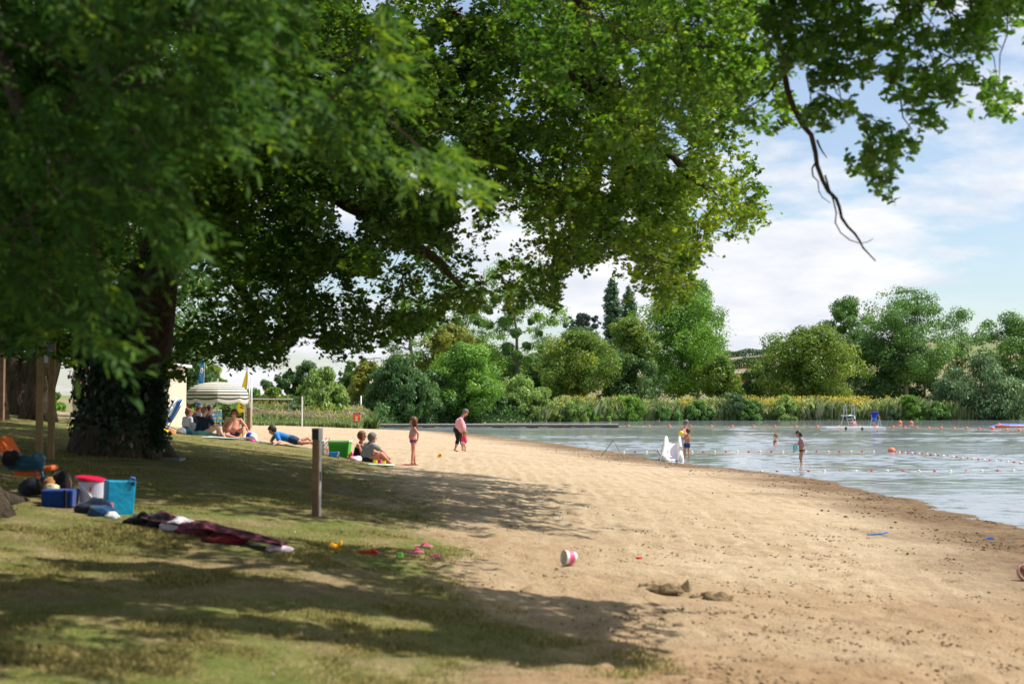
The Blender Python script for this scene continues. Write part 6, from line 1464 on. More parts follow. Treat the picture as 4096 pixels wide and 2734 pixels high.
# -- green box with white rim, picnic bag and blue box
g = gp(1360, 1846, 37.2); t = thing('storage_box', 'bright green plastic box with a white rim', 'box', g, rz=R(-6))
b = MB()
def frustum(b, w0, d0, w1, d1, z0, z1): b.add([(-w0/2, -d0/2, z0), (w0/2, -d0/2, z0), (w0/2, d0/2, z0), (-w0/2, d0/2, z0), (-w1/2, -d1/2, z1), (w1/2, -d1/2, z1), (w1/2, d1/2, z1), (-w1/2, d1/2, z1)], [(3,2,1,0),(4,5,6,7),(0,1,5,4),(1,2,6,5),(2,3,7,6),(3,0,4,7)])
frustum(b, .48, .34, .56, .40, 0, .40); b.build('tub', M_GREENP, t, bevel=.02)
for k in range(14): 
    b = MB(); b.box((-.22+k*.034, -.192-.0, .2), (.010, .014, .24), Matrix.Rotation(R(4), 3, 'X')); b.build('groove', M_GREENP, t)
b = MB(); b.box((0, 0, .41), (.59, .43, .045)); b.build('rim', M_WHITE, t, bevel=.01); b = MB(); b.box((0, 0, .437), (.55, .39, .02)); b.build('lid', M_LIME, t, bevel=.01)
g = gp(1306, 1830, 37.6); t = thing('picnic_bag', 'white bag with red checks and dots left of the green box', 'bag', g, rz=R(35)); b = MB(); frustum(b, .24, .16, .27, .17, 0, .38); b.build('body', M_PAPER, t, bevel=.015)
for k in range(5):
    for j in range(6):
        b = MB(); b.box((-.095+k*.047, -.088, .05+j*.055), (.022, .008, .024)); b.build('check', M_RED, t) if (k+j) % 2 == 0 or j < 3 and 0 < k < 4 else None
b = MB(); b.tube([(-.07, -.06, .37), (-.04, -.06, .45), (.04, -.06, .45), (.07, -.06, .37)], .01, 6); b.build('handle', M_RED, t)
g = gp(1337, 1846, 36.6); t = thing('small_box', 'small blue and white box in front of the green box', 'box', g, rz=R(12)); b = MB(); b.box((0, 0, .07), (.27, .15, .13)); b.build('body', M_BLUEP, t, bevel=.01); b = MB(); b.box((.09, -.01, .08), (.03, .16, .145), Matrix.Rotation(R(20), 3, 'Y')); b.build('strap', M_WHITE, t)
for lb, px, py, m in (('yellow cup nearest the grey-haired man on the mint towel', 1501, 1858, M_YEL), ('magenta cup standing between the yellow cups', 1519, 1853, M_HOTP), ('yellow cup right of the magenta cup', 1535, 1861, M_YEL), ('small yellow toy lying alone on the open sand', 1755, 1829, M_YEL)):
    g = G(px, py); b = MB(); b.lathe([(0, 0), (.045, 0), (.058, .11), (.050, .11), (.042, .012), (0, .012)], 18); o = b.build('toy_cup', m, smooth=False); o.location = g+Vector((0, 0, .005)); setp(o, lb, 'toy cup')
    if px == 1755: o.rotation_euler = (R(80), 0, .4); o.location.z += .045

# -- jetty
dJ = 132.; t = thing('jetty', 'long low wooden jetty across the lake inlet', 'jetty', (ray(1500, 1700)[0]*dJ, dJ, 0)); L_ = (2470-1500)/FPX*dJ
b = MB(); n = 70
for k in range(n): b.box(((k+.5)*L_/n, 0, .30+.004*(k % 3)), (L_/n*.97, 1.3, .07))
b.build('deck_boards', mat('pale_deck', (.50, .46, .40), .85, .2, 3), t)
b = MB()
for q in (-.6, .6): b.box((L_/2, q, .17), (L_, .09, .20))
b.build('beam', mat('wet_timber', (.13, .11, .09), .8, .3, 4), t)
for px in (1562, 1715, 1990, 2128, 2215, 2255, 2320, 2340, 2425, 2450):
    x = (px-1500)/FPX*dJ; b = MB(); b.box((x-.35, -.45, -.1), (.16, .16, .5)); b.box((x+.35, -.45, -.1), (.16, .16, .5)); b.box((x, -.45, -.1), (.2, .16, .5)); b.box((x, -.5, .04), (1.1, .10, .08)); b.build('support', M_BARKD, t)

# -- float lines
def floatline(label, pix, ropez=.0, rad=.085, seq=(M_BWHITE, M_BRED), big=None, rr=.012):
    P = [Vector((ray(x, y)[0]*(-CZ/ray(x, y)[1]), -CZ/ray(x, y)[1], 0)) for x, y in pix]
    t = thing('float_line', label, 'float line', P[0], group='float lines in the lake'); b = MB(); rp = []
    for a, c in zip(P[:-1], P[1:]):
        for k in range(6): q = a.lerp(c, k/6)-P[0]; q.z = .018-.010*math.sin(PI*k/6); rp.append(q)
    rp.append(P[-1]-P[0]+Vector((0, 0, .02))); b.tube(rp, rr, 5); b.build('rope', M_ROPE, t, smooth=True)
    for k, p in enumerate(P):
        r_, m = (rad, seq[k % len(seq)]) if big is None else big(k)
        if r_ <= 0: continue
        b = MB(); b.sphere(p-P[0]+Vector((0, 0, r_*.25)), (r_*1.15, r_, r_), 12, 8); b.build('float', m, t, smooth=True)
XF = [2457, 2513, 2596, 2679, 2763, 2846, 2930, 3015, 3099, 3185, 3270, 3355, 3440, 3507, 3573, 3620, 3667, 3715, 3765, 3816, 3867, 3918, 3970, 4027, 4078, 4130, 4190]
YF = lambda x: 1705+np.interp(x, [2457, 3500, 3700, 3900, 4100, 4200], [0, 2.5, 7, 10, 18.5, 24])
pix = []; kinds = []
for a, c in zip(XF[:-1], XF[1:]):
    pix += [(a, YF(a)), (a+(c-a)/3, YF(a+(c-a)/3)), (a+(c-a)*2/3, YF(a+(c-a)*2/3))]; kinds += [.20 if a != 3970 else .32, .065, .065]
floatline('far float line with big orange buoys from the jetty past the pontoon', pix, big=lambda k: (kinds[k]*.66, M_BUOY), rr=.02)
floatline('float line of red and white floats behind the slide', [(x, 1808.6-(x-2480)*.003) for x in np.arange(2405, 3520, 45.4)], rad=.056)
dg_ = [(3567, 1806)]; fx = [3584, 3598, 3610, 3621, 3634, 3649, 3663, 3677, 3692, 3709, 3724, 3739, 3755, 3774, 3793, 3812, 3829, 3850, 3872, 3893, 3915, 3938, 3960, 3983, 4006, 4032, 4058, 4083, 4115, 4150]
for x in fx: dg_.append((x, np.interp(x, [3584, 3700, 3812, 3960, 4083, 4150], [1808, 1816.5, 1827, 1843, 1852, 1858])))
floatline('slanting float line starting at a big orange buoy', dg_, big=lambda k: (.17, M_BUOY) if k == 0 else (.056, (M_BWHITE, M_BRED)[k % 2]))
floatline('nearest float line of red and white floats', [(x, 1886.5-(x-3047)*.0035) for x in np.arange(2920, 4160, 63.)], rad=.05)
for lb, x, y in (('left one of two loose orange buoys beyond the pontoon', 3600, 1694), ('right one of two loose orange buoys beyond the pontoon', 3645, 1695.5), ('big orange buoy seen through the pontoon ladder', 3413, 1701)):
    d = -CZ/ray(x, y)[1]; b = MB(); b.sphere((0, 0, .10), .24 if x != 3413 else .38, 14, 10); b.tube([(0, 0, .3), (0, 0, .42)], .05, 8); o = b.build('mooring_buoy', M_BUOY, smooth=True); o.location = (ray(x, y)[0]*d, d, 0); setp(o, lb, 'buoy')

# -- pontoon with tower ladder
dT = 124.; g = Vector((ray(3421, 1716)[0]*dT, dT, 0)); t = thing('swimming_pontoon', 'white swimming pontoon with a metal ladder tower', 'pontoon', g)
def tpx(px, py, dy=0.): q = pt(px, py, dT+dy)-g; return q
W_ = (3540-3303)/FPX*dT; b = MB(); b.box((0, 1.0, .06), (W_, 2.6, .26)); b.build('float', M_WHITE, t, bevel=.03); b = MB(); b.box((0, 1.0, .20), (W_*.99, 2.55, .02)); b.build('deck', M_GREYB, t)
def bars(name, segs, r=.028, m=M_ALU):
    b = MB()
    for s_ in segs: b.tube([tpx(*q) for q in s_], r, 8)
    return b.build(name, m, t, smooth=True)
bars('tower_leg', [[(3362, 1705), (3375, 1662)], [(3397, 1705), (3385, 1662)], [(3419, 1705, .9), (3407, 1662, .9)], [(3429, 1705), (3417, 1662)]])
bars('tower_platform', [[(3366, 1662), (3420, 1662)], [(3366, 1660, .9), (3420, 1660, .9)], [(3366, 1662), (3366, 1660, .9)], [(3420, 1662), (3420, 1660, .9)]], .035)
bars('handrail', [[(3375, 1662), (3375, 1619), (3378, 1616.5), (3382, 1617), (3384, 1621), (3388, 1662)]]); bars('handrail', [[(3407, 1662), (3407, 1619), (3410, 1616.5), (3414, 1617), (3416, 1621), (3420, 1662)]])
bars('rung', [[(3389, 1674), (3419, 1674)]]); bars('rung', [[(3392, 1685), (3422, 1685)]]); bars('rung', [[(3396, 1697), (3426, 1697)]])
bars('side_ladder', [[(3482, 1705, .6), (3486, 1674, .6), (3489, 1673), (3496, 1712)]]); bars('side_ladder', [[(3513, 1705, .6), (3516, 1674, .6), (3519, 1673), (3526, 1712)]])
b = MB(); q = tpx(3495, 1714); b.box(q+Vector((0, -.1, 0)), (.1, .1, .14)); q = tpx(3525, 1714); b.box(q+Vector((0, -.1, 0)), (.1, .1, .14)); b.build('bracket', M_DKMETAL, t)

# -- inflatable at the right edge
dI = 132.; g = Vector((ray(4090, 1700)[0]*dI, dI, 0)); t = thing('inflatable_platform', 'blue inflatable water platform with orange-red edge at the right', 'inflatable', g)
b = MB(); b.prism([(-2.3, 0, .05), (3, -.2, .05), (3, 0, .36), (-1.2, .2, .33)], (0, 2.6, .0)); b.build('mattress', mat('blue_vinyl', (.02, .20, .72), .35, .08), t, bevel=.06)
b = MB(); b.tube([(-2.5, -.05, .10), (-1.2, -.12, .12), (3, -.2, .12)], .14, 10); b.tube([(-2.5, -.05, .10), (-1.6, 1.2, .24), (-1.2, 2.8, .30)], .10, 10); b.build('tube_edge', M_BUOY, t, smooth=True)
b = MB()
for k in range(16): b.box((-1.2+(k % 8)*.42, .3+.6*(k//8), .37), (.16, .12, .012))
b.build('grip_patch', M_DKMETAL, t); b = MB(); b.box((0.4, -.34, .16), (3.4, .02, .06)); b.build('white_stripe', M_WHITE, t)

# -- slide in the shallows
dL_ = 58.6; g = Vector((ray(2685, 1820)[0]*dL_, dL_, -.05)); t = thing('water_slide', 'low white fibreglass children slide shaped like an animal, standing in the shallows', 'slide', g, rz=R(-6))
def rail(x0, x1, name, lean):
    """rounded side cheek: tall at the back, sloping down to the front"""
    prof = [(-1.00, .04), (-.92, .20), (-.78, .36), (-.62, .52), (-.48, .70), (-.34, .88), (-.18, 1.01), (0, 1.06), (.18, 1.01), (.32, .86), (.42, .62), (.50, .34), (.56, 0)]
    v = []; f = []; n = len(prof); ws = [-.5, -.40, -.16, .16, .40, .5]; hs = [-.22, -.08, 0, 0, -.08, -.22]
    b = MB(); 
    for (y, z) in prof:
        for w_, h_ in zip(ws, hs): v.append(((x0+x1)/2+w_*(x1-x0)*(1.15-.42*z)+lean*z, y, max(z+h_*min(1, z*1.6), -.0)))
        v.append(((x0+x1)/2+.5*(x1-x0)*1.5+lean*0, y*1.02, 0)); v.append(((x0+x1)/2-.5*(x1-x0)*1.5+lean*0, y*1.02, 0))
    k = len(ws)+2
    f = [(i*k+j, i*k+(j+1) % k, (i+1)*k+(j+1) % k, (i+1)*k+j) for i in range(n-1) for j in range(k)]+[tuple(range(k)), tuple(reversed(range((n-1)*k, n*k)))]
    b.add(v, f); o = b.build(name, M_FIB, t, smooth=True); s_ = o.modifiers.new('s', 'SUBSURF'); s_.levels = s_.render_levels = 2; return o
rail(-.46, -.16, 'side_cheek', .10); rail(.28, .50, 'side_cheek', -.05)
b = MB(); 
def chute(u, v): 
    y = .25-1.15*v; z = .66*(1-v)**1.25+.05+.05*math.sin(PI*v)*0; x = -.18+.52*u; return Vector((x, y, z+.10*(2*u-1)**2*(1-.3*v)))
b.sheet(chute, 10, 18); solid(b.build('chute', mat('lilac_white_gelcoat', (.66, .63, .72), .2, .05, 3), t, smooth=True), .03)
b = MB(); b.box((.08, .42, .33), (.5, .34, .66)); b.build('steps', M_FIB, t, bevel=.05)
b = MB(); b.sphere((-.24, -.98, .16), (.17, .26, .17), 18, 12); b.sphere((-.15, -1.14, .09), (.13, .16, .10), 14, 10); b.build('animal_head', M_FIB, t, smooth=True)
b = MB(); b.sphere((.40, -.88, .18), (.10, .20, .18), 16, 12); b.build('animal_cheek', M_FIB, t, smooth=True)
b = MB(); b.sphere((-.33, -1.13, .20), (.045, .03, .07), 14, 10); b.build('eye', M_DKMETAL, t, smooth=True); b = MB(); b.sphere((-.335, -1.155, .215), (.02, .012, .028), 10, 8); b.build('pupil', M_WHITE, t, smooth=True)
b = MB(); b.sphere((0, 0, 0), (.035, .07, .17), 14, 10, Matrix.Rotation(R(-24), 3, 'Y')); b.v = [tuple(Vector(p)+Vector((-.50, -.72, .40))) for p in b.v]; b.build('fin', mat('fin_grey', (.38, .40, .50), .3), t, smooth=True)
b = MB(); b.sphere((-.03, -.46, .285), (.045, .03, .02), 12, 8); b.build('red_spot', M_BUOY, t)
for q in ((.292, -.05, .80), (.292, -.32, .52)): b = MB(); b.sphere(q, (.012, .02, .06), 8, 6); b.build('slot', M_BUOY if q[2] > .6 else M_DKMETAL, t)
b = MB(); b.sphere((.20, -.93, .07), (.05, .05, .02), 10, 6); b.build('drain', M_DKMETAL, t); b = MB(); b.box((-.3, .05, .055), (.44, 1.0, .12)); b.build('waterline', M_FIBD, t)
b = MB(); b.sphere((0, 0, 0), .115, 18, 12); o = b.build('ball', M_YEL, smooth=True); o.location = pt(2726.5, 1733, 58.05); setp(o, 'yellow ball held up by the boy at the slide', 'ball')

# -- rusty tripod frame at the water edge
a1, a2 = G(2398, 1824), G(2502, 1834); top = pt(2452, 1760, (a1.y+a2.y)/2); b = MB(); b.tube([a1-Vector((0, 0, .1)), top], .013, 8); b.tube([a2-Vector((0, 0, .1)), top], .013, 8); b.sphere(top, .02, 8, 6)
o = b.build('metal_frame', M_RUST, smooth=True); setp(o, 'thin rusty metal frame shaped like an upturned V at the waterline', 'metal frame')

# -- bucket carried by the wading girl
c = pt(3180, 1800, 52.95); t = thing('toy_bucket', 'turquoise bucket in the hands of the wading girl', 'bucket', c); b = MB(); b.lathe([(0, 0), (.068, 0), (.098, .19), (.090, .19), (.062, .012), (0, .012)], 24)
b.build('pail', mat('turquoise_plastic', (.02, .50, .56), .35, .15, 14), t); b = MB(); b.lathe([(.098, .175), (.106, .18), (.106, .195), (.096, .195)], 24); b.build('rim', M_WHITE, t)
b = MB(); b.tube([(.1*math.cos(a), 0, .19+.10*math.sin(a)) for a in np.linspace(0, PI, 12)], .004, 6); b.build('handle', M_WHITE, t); b = MB(); b.sphere((0, -.078, .09), (.02, .012, .045), 10, 8); b.build('figure_print', M_YEL, t)
# splash at her feet
rs = random.Random(4); g0 = Vector((ray(3206, 1862)[0]*53, 53, 0)); b = MB()
for k in range(150):
    a = rs.gauss(0, .16); h_ = abs(rs.gauss(0, .07))*math.exp(-abs(a)*2); b.sphere(g0+Vector((a+.05, rs.gauss(0, .12), h_+.005)), rs.uniform(.004, .013), 6, 4)
o = b.build('water_splash', mat('foam', (.85, .87, .88), .2, .03), smooth=True); setp(o, 'white splash around the legs of the wading girl', kind='stuff')

# ------------------------------------------------------------ foreground things on the lawn and sand
# cool bag, white tub with red lid, cyan bag
dF = 16.
def fg(px, py): return G(px, py)
g = gp(262, 2040, 16.3); sc = 16.3/FPX
t = thing('cool_bag', 'dark blue cool bag between the tree foot and the white tub', 'bag', gp(240, 2020, 16.3)); b = MB(); frustum(b, .35, .24, .37, .26, 0, .20); b.build('body', cloth('cool_bag_blue', (.01, .045, .26)), t, bevel=.02); b = MB(); b.box((.1, -.135, .10), (.025, .02, .2)); b.build('strap', C_BLACK, t)
g = gp(366, 2040, 16.5); t = thing('lidded_tub', 'white tub with a crooked red lid', 'tub', g); b = MB(); b.lathe([(0, 0), (.125, 0), (.155, .30), (0, .30)], 28); b.build('tub', mat('lilac_white_plastic', (.66, .62, .76), .4, .05), t, smooth=False)
Rl = Matrix.Rotation(R(-3), 3, 'Y') @ Matrix.Rotation(R(9), 3, 'Y'); b = MB(); b.lathe([(0, .0), (.17, .0), (.178, .012), (.175, .035), (.12, .05), (0, .055)], 28, (-.02, 0, .31), Matrix.Rotation(R(7), 3, 'Y')); b.build('lid', mat('crimson_plastic', (.62, .01, .06), .35, .08), t, smooth=False)
b = MB(); b.box((.03, -.148, .22), (.02, .006, .05)); b.build('sticker', M_RED, t); b = MB(); b.prism([(-.08, -.16, .26), (-.06, -.16, .27), (.13, -.16, .02), (.10, -.16, .0)], (0, .02, 0)); b.build('draped_strap', M_PAPER, t)
g = gp(472, 2052, 16.1); t = thing('shopping_bag', 'bright cyan shopping bag standing open on the lawn', 'bag', g, rz=R(28), tilt=(0, R(3))); b = MB(); frustum(b, .30, .20, .31, .24, -.02, .37); b.build('body', mat('cyan_woven_plastic', (.005, .33, .58), .45, .15, 4, bump=.5, bscale=9), t, bevel=.012)
b = MB(); b.tube([(.07, -.125, .36), (.09, -.13, .42), (.13, -.13, .41), (.14, -.125, .36)], .009, 6); b.build('handle', M_BLUEP, t); b = MB(); b.box((-.12, -.118, .10), (.08, .006, .06)); b.build('label_patch', M_PINKP, t); b = MB(); b.box((.115, -.128, .345), (.04, .006, .04)); b.build('navy_patch', C_NAVY, t)
lump('jacket', 'dark navy jacket slumped in front of the white tub', 'clothes', 375, 2070, 15.9, (.42, .22, .15), C_NAVY, 41, amp=.5); lump('jeans', 'blue jeans sliding off the pile before the cyan bag', 'clothes', 410, 2078, 15.7, (.30, .16, .12), cloth('denim', (.02, .07, .17)), 42, amp=.5)
lump('paper_bag', 'small crumpled white paper beside the cyan bag', 'paper', 452, 2062, 15.6, (.14, .10, .07), M_PAPER, 43, amp=.5)
# orange lounger with its load
g = gp(60, 1960, 17.5); t = thing('beach_lounger', 'orange padded lounger piled with clothes at the left edge', 'lounger', g, rz=R(4))
def lp(px, py, dy=0): return pt(px, py, 17.5+dy)-g
b = MB(); A0, A1 = lp(-60, 1900), lp(-75, 1760); b.prism([lp(-30, 1745, .3), lp(12, 1752, .3), lp(52, 1838, 0), lp(20, 1842, 0)], (0, .06, .0)); b.prism([lp(2, 1745, .3), lp(14, 1750, .3), lp(48, 1830, 0), lp(38, 1840, 0)], (0, .5, 0)); b.build('backrest', M_ORANGE, t, bevel=.02)
b = MB(); b.prism([lp(2, 1800, .27), lp(22, 1796, .27), lp(36, 1830, -.02), lp(18, 1838, -.02)], (0, -.02, 0)); b.build('white_pillow', M_PAPER, t)
b = MB(); b.box(lp(105, 1892), (.30, .10, .06)); b.build('seat_pad', M_ORANGE, t, bevel=.025); b = MB(); b.box(lp(198, 1872, .3), (.16, .40, .07), Matrix.Rotation(R(-8), 3, 'Y')); b.build('foot_pad', M_ORANGE, t, bevel=.025)
b = MB(); b.tube([lp(30, 1862), lp(60, 1873), lp(150, 1874), lp(165, 1885), lp(175, 1935)], .015, 8); b.tube([lp(60, 1873, .5), lp(150, 1874, .5), lp(160, 1930, .5)], .014, 8); b.build('frame', mat('blue_tube', (.02, .12, .25), .4), t, smooth=True)
lump('clothes_pile', 'heap of dark teal clothes on the orange lounger', 'clothes', 110, 1868, 17.5, (.48, .35, .20), cloth('teal', (.012, .06, .10), .3, 6), 51, amp=.5, lift=pt(110, 1868, 17.5).z-hz(pt(110, 1868, 17.5).x, 17.5)-.02)
lump('clothes_pile', 'black shirt over the head end of the lounger', 'clothes', 45, 1852, 17.4, (.20, .25, .20), C_BLACK, 52, amp=.4, lift=pt(45, 1856, 17.4).z-hz(pt(45, 1856, 17.4).x, 17.4))
lump('rucksack', 'black rucksack standing behind the blue cool bag', 'rucksack', 245, 1955, 17.1, (.30, .22, .30), C_BLACK, 53, amp=.2, lift=.03); lump('rucksack', 'dark bag under the lounger seat', 'bag', 135, 1960, 17.3, (.40, .3, .22), cloth('night', (.01, .015, .03)), 54, amp=.25, lift=.02)
b = MB(); g = gp(277, 1950, 17.0); b.tube([g+Vector((-.012, 0, 0)), g+Vector((-.02, 0, .22)), g+Vector((0, 0, .28)), g+Vector((.02, 0, .22)), g+Vector((.012, 0, 0))], .009, 8); o = b.build('racket', M_WOOD, smooth=True); setp(o, 'wooden racket frame standing against the black rucksack', 'racket')
lump('soft_toy', 'brown teddy-like bundle on top of the cool bag', 'soft toy', 195, 1935, 16.6, (.14, .12, .16), cloth('toffee', (.35, .16, .05), .4, 10), 55, amp=.35, lift=.15); lump('bread_bag', 'pale patterned food bag between the bags', 'bag', 210, 1945, 16.5, (.18, .12, .09), cloth('pale_print', (.55, .52, .30), .6, 9), 56, amp=.4, lift=.16)
b = MB(); b.tube([(0, 0, 0), (0, 0, .11), (0, 0, .14)], [.032, .032, .018], 12); o = b.build('drink_bottle', M_DKMETAL, smooth=True); o.location = gp(152, 1950, 16.6)+Vector((0, 0, .13)); setp(o, 'small dark bottle with an orange cap among the bags', 'bottle'); b2 = MB(); b2.tube([(0, 0, .14), (0, 0, .17)], .02, 12); ROOTM[o.name] = Matrix.Translation(o.location); c2 = b2.build('cap', M_ORANGE, o)
# long trail of blankets and clothes
lump('clothes_pile', 'black coat right of the cyan bag', 'clothes', 570, 2088, 15.3, (.38, .24, .12), C_BLACK, 61, amp=.5); lump('clothes_pile', 'black hooded top next to the black coat', 'clothes', 638, 2092, 15.1, (.30, .22, .14), C_BLACK, 62, amp=.5)
lump('clothes_pile', 'white and red shirt bundled on the blanket', 'clothes', 712, 2108, 14.9, (.34, .22, .14), cloth('white_red', (.62, .58, .66), .35, 6, ), 63, amp=.5); lump('clothes_pile', 'dark shirt with red pattern on the blanket', 'clothes', 765, 2126, 14.7, (.34, .22, .14), mat('dark_red_print', (.03, .02, .03), .85, .4, 10, c2=(.30, .06, .10)), 64, amp=.6)
sheetcloth('picnic_blanket', 'long dark burgundy blanket trailing down the lawn', 'blanket', [(560, 2104), (1120, 2222), (1150, 2206), (640, 2072)], mat('burgundy_blanket', (.035, .012, .025), .9, .5, 7, c2=(.17, .03, .06)), 15, h=.13, seed=4)
lump('clothes_pile', 'red and black cloth in the middle of the blanket', 'clothes', 900, 2158, 14.3, (.40, .2, .10), mat('red_black', (.05, .01, .015), .85, .4, 8, c2=(.36, .03, .04)), 65, amp=.6)
lump('towel_bundle', 'small white folded cloth near the end of the blanket', 'towel', 1020, 2184, 14.3, (.13, .1, .03), M_PAPER, 66, amp=.3); lump('towel_bundle', 'pink and white cloth at the lower end of the blanket', 'towel', 1108, 2212, 13.9, (.26, .14, .10), mat('pink_white', (.85, .36, .40), .85, .3, 12, c2=(.80, .78, .88)), 67, amp=.6)
# sand toys
g = fg(1343, 2196); b = MB(); b.sheet(lambda u, v: Vector(((u-.5)*.14+0, (v-.5)*.10, .06*(2*u-1)**2+.012)), 10, 4); o = b.build('toy_bowl', M_YEL, smooth=True); o.data.materials[0] = mat('amber_plastic', (.88, .42, .01), .4, .08); solid(o, .02, 1); o.location = g; o.rotation_euler.x = R(24); setp(o, 'amber curved sand toy on the grass edge', 'toy')
b = MB(); b.tube([(-.11, .02, .012), (-.03, 0, .02), (.0, 0, .025)], [.012, .014, .012], 8); b.prism([(0, -.03, .0), (.03, -.045, .05), (.10, -.02, .0), (.10, .03, .0), (.02, .045, .04)], (0, 0, .014)); o = b.build('toy_spade', M_RED, smooth=False); o.location = fg(1478, 2214); setp(o, 'red sand spade between the amber toy and the green mould', 'toy spade')
b = MB(); b.lathe([(0, 0), (.045, 0), (.035, .045), (0, .045)], 6); o = b.build('sand_mould', M_LIME); o.location = fg(1600, 2226); setp(o, 'bright green sand mould', 'sand mould')
def flipflop(label, px, py, yaw, sc=1., m=M_PINKP):
    t = thing('flip_flop', label, 'flip-flop', fg(px, py)+Vector((0, 0, .012)), rz=yaw, group='pink flip-flops on the sand')
    b = MB(); pr = [(-.11, .022), (-.09, .035), (-.03, .03), (.03, .036), (.08, .042), (.115, .025), (.12, 0)]; poly = [(x*sc, y*sc, 0) for x, y in pr]+[(x*sc, -y*sc, 0) for x, y in reversed(pr[:-1])]
    b.prism(poly, (0, 0, .016)); b.build('sole', m, t); b = MB(); b.tube([(-.01*sc, .034*sc, .014), (.03*sc, .02*sc, .05*sc), (.07*sc, 0, .018), (.03*sc, -.02*sc, .05*sc), (-.01*sc, -.034*sc, .014)], .008, 6); b.build('strap', M_HOTP, t, smooth=True)
flipflop('pink flip-flop with a turquoise edge, farthest of the three', 1690, 2190, R(-12), .95); flipflop('plain pink flip-flop in the middle', 1655, 2213, R(-6), .95); flipflop('small pink flip-flop lying nearest to the bucket', 1740, 2230, R(-24), .5)
g = fg(2279, 2258); t = thing('bucket', 'white bucket with a pink stripe lying on its side in the sand', 'bucket', g+Vector((0, 0, .08)), rz=R(205), tilt=(0, R(86))); t.scale = (.86,)*3; b = MB(); b.lathe([(0, -.095), (.04, -.094), (.066, -.08), (.078, -.055), (.096, .085), (.090, .085), (.068, -.06), (0, -.07)], 28); b.build('pail', mat('milky_plastic', (.72, .68, .64), .35, .06), t, smooth=False)
b = MB(); b.lathe([(.0835, -.035), (.0925, .035), (.088, .035), (.078, -.035)], 28); b.build('pink_stripe', mat('pink_print', (.75, .10, .25), .4), t); b = MB(); b.lathe([(.096, .073), (.102, .075), (.102, .086), (.094, .087)], 28); b.build('rim', M_PAPER, t)
b = MB(); b.sphere((0, 0, .01), (.035, .02, .014), 10, 6); b.prism([(-.04, -.015, .0), (0, -.03, 0), (.04, -.01, 0), (.03, .02, 0)], (0, 0, .02)); o = b.build('starfish_mould', M_RED); o.location = fg(2555, 2233); setp(o, 'tiny red toy lying on the sand', 'toy')
g = fg(3515, 2142); b = MB(); b.tube([(-.15, .02, .015), (.04, 0, .03)], [.012, .012], 8); b.prism([(.03, -.04, .02), (.13, -.05, .05), (.17, 0, .035), (.13, .05, .05), (.03, .04, .02)], (0, 0, .010)); b.box((-.16, .02, .018), (.02, .07, .02)); o = b.build('toy_spade', M_BLUEP); o.location = g; o.rotation_euler.z = .1; o.scale = (1.05,)*3; setp(o, 'blue toy spade lying on the moist sand', 'toy spade')
g = fg(3957, 2155); b = MB(); b.prism([(-.07, -.03, 0), (.07, -.04, 0), (.06, .03, 0), (-.06, .04, 0)], (0, 0, .02)); b.tube([(-.03, 0, .02), (.03, 0, .03)], .012, 6); o = b.build('toy_rake', M_BLUEP); o.location = g; setp(o, 'small blue toy at the wet edge on the right', 'toy')
g = fg(4093, 2318); t = thing('sieve_toy', 'pale pink round sand toy cut by the right edge', 'toy', g+Vector((0, 0, .09)), tilt=(R(70), 0), rz=R(30)); b = MB(); b.lathe([(.078, -.03), (.095, .03), (.102, .03), (.085, -.035)], 26); b.build('ring', mat('faded_pink', (.62, .36, .33), .5), t); b = MB(); b.lathe([(0, -.03), (.078, -.03), (.078, -.036), (0, -.036)], 26); b.build('mesh_base', M_SANDD, t)
# sand castle and clods
g = fg(2735, 2362); s_ = g.y/FPX; b = MB(); b.add([(-.12, -.05, -.02), (.05, -.09, -.02), (.09, .03, -.02), (-.02, .09, -.02), (.045, -.005, .12)], [(3, 2, 1, 0), (0, 1, 4), (1, 2, 4), (2, 3, 4), (3, 0, 4)]); o = b.build('sand_pyramid', M_SANDD); o.location = g; setp(o, 'small dark sand pyramid built on the beach', 'sandcastle', None)
for lb, px, py, sz in (('low crumbly heap of moist sand left of the sand pyramid', 2655, 2366, (.42, .20, .055)), ('dug-up mound of dark sand right of the sand pyramid', 2850, 2402, (.40, .22, .075)), ('small sand heap near the left end of the diggings', 2590, 2352, (.20, .14, .035))):
    g = G(px, py); b = MB(); b.sphere((0, 0, 0), 1, 28, 18); v = []
    for p in b.v:
        p = Vector(p); n_ = float(fbm(np.array([p.x*3.1+px]), np.array([p.y*3.1]), 7, 4)[0])-.5; v.append((p.x*sz[0]/2*(1+n_), p.y*sz[1]/2*(1+n_), max(p.z, -.2)*sz[2]*(1+n_*2.6)))
    b.v = v; o = b.build('sand_heap', M_SANDD, smooth=True); o.location = g; setp(o, lb, 'sand heap', 'sand heaps around the diggings')
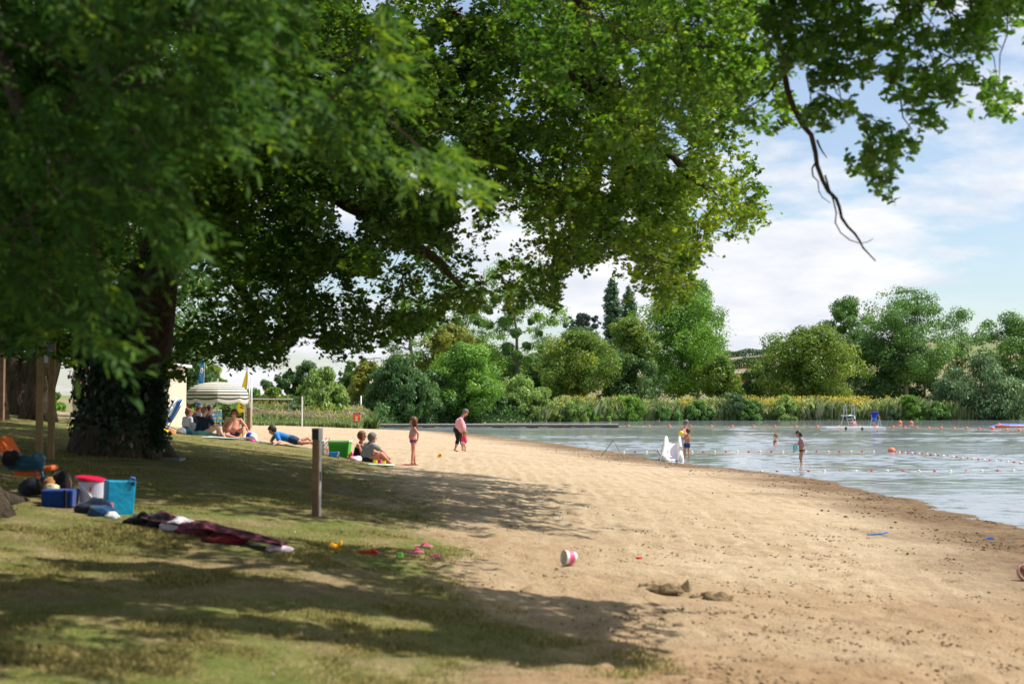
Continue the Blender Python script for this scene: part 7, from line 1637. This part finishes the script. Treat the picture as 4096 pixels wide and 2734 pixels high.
b = MB(); b.tube([(0, 0, .0), (-.01, -.05, .012), (.0, -.14, .014), (.03, -.22, .008)], [.006, .009, .009, .005], 8); o = b.build('stick', M_WOODG, smooth=True); o.location = fg(2348, 2440)+Vector((0, .0, .004)); setp(o, 'pale bent stick lying on the shaded sand', 'stick')
b = MB(); b.sheet(lambda u, v: Vector(((u-.5)*.35, (v-.5)*.5, .0)), 2, 2); o = b.build('stone_slab', M_STONE); solid(o, .06, 0); o.location = G(692, 1838)+Vector((0, 0, .0)); setp(o, 'flat grey stone slab in the lawn right of the oak', 'stone')
# white house and red shed among the far trees
def house(name, label, px, yr, ye, yb, w, d, m_wall, m_roof, depth=8.):
    g = base_at(px, d); t = thing(name, label, 'house' if name == 'house' else 'shed', g); s_ = d/FPX; W_ = w*s_; ze, zr = pt(px, ye, d).z-g.z, pt(px, yr, d).z-g.z
    b = MB(); b.box((0, depth/2, ze/2-.5), (W_, depth, ze+1)); b.prism([(-W_/2, .01, ze), (W_/2, .01, ze), (0, .01, zr-.1)], (0, depth-.02, 0)) if name == 'house' else None; b.build('wall', m_wall, t)
    b = MB(); 
    if name == 'house':
        for q in (-1, 1): b.prism([(0, -.3, zr), (q*(W_/2+.4), -.3, ze-.2), (q*(W_/2+.4), -.3, ze+.0), (0, -.3, zr+.25)], (0, depth+.6, 0))
    else: b.prism([(-W_/2-.3, -.4, ze), (W_/2+.3, -.4, ze+.0), (W_/2+.3, -.4, ze+.25), (-W_/2-.3, -.4, ze+.25)], (0, depth, zr-ze))
    b.build('roof', m_roof, t)
    for dx in (-.28, .05, .30):
        b = MB(); b.box((dx*W_, -.02, ze*.62), (W_*.12, .06, ze*.25)); b.build('window', mat('window_dark', (.05, .06, .08), .15), t)
house('house', 'white house glimpsed through the trees behind the mistletoe poplar', 2130, 1415, 1462, 1560, 200, 262, M_WHITE, mat('slate', (.12, .13, .15), .7, .2, 3))
house('shed', 'low red and brown shed in the gap between the tree groups', 2975, 1490, 1496, 1540, 62, 300, mat('red_brown_boards', (.22, .05, .035), .85, .4, 1.5), mat('shed_roof', (.30, .27, .24), .8), depth=5.)
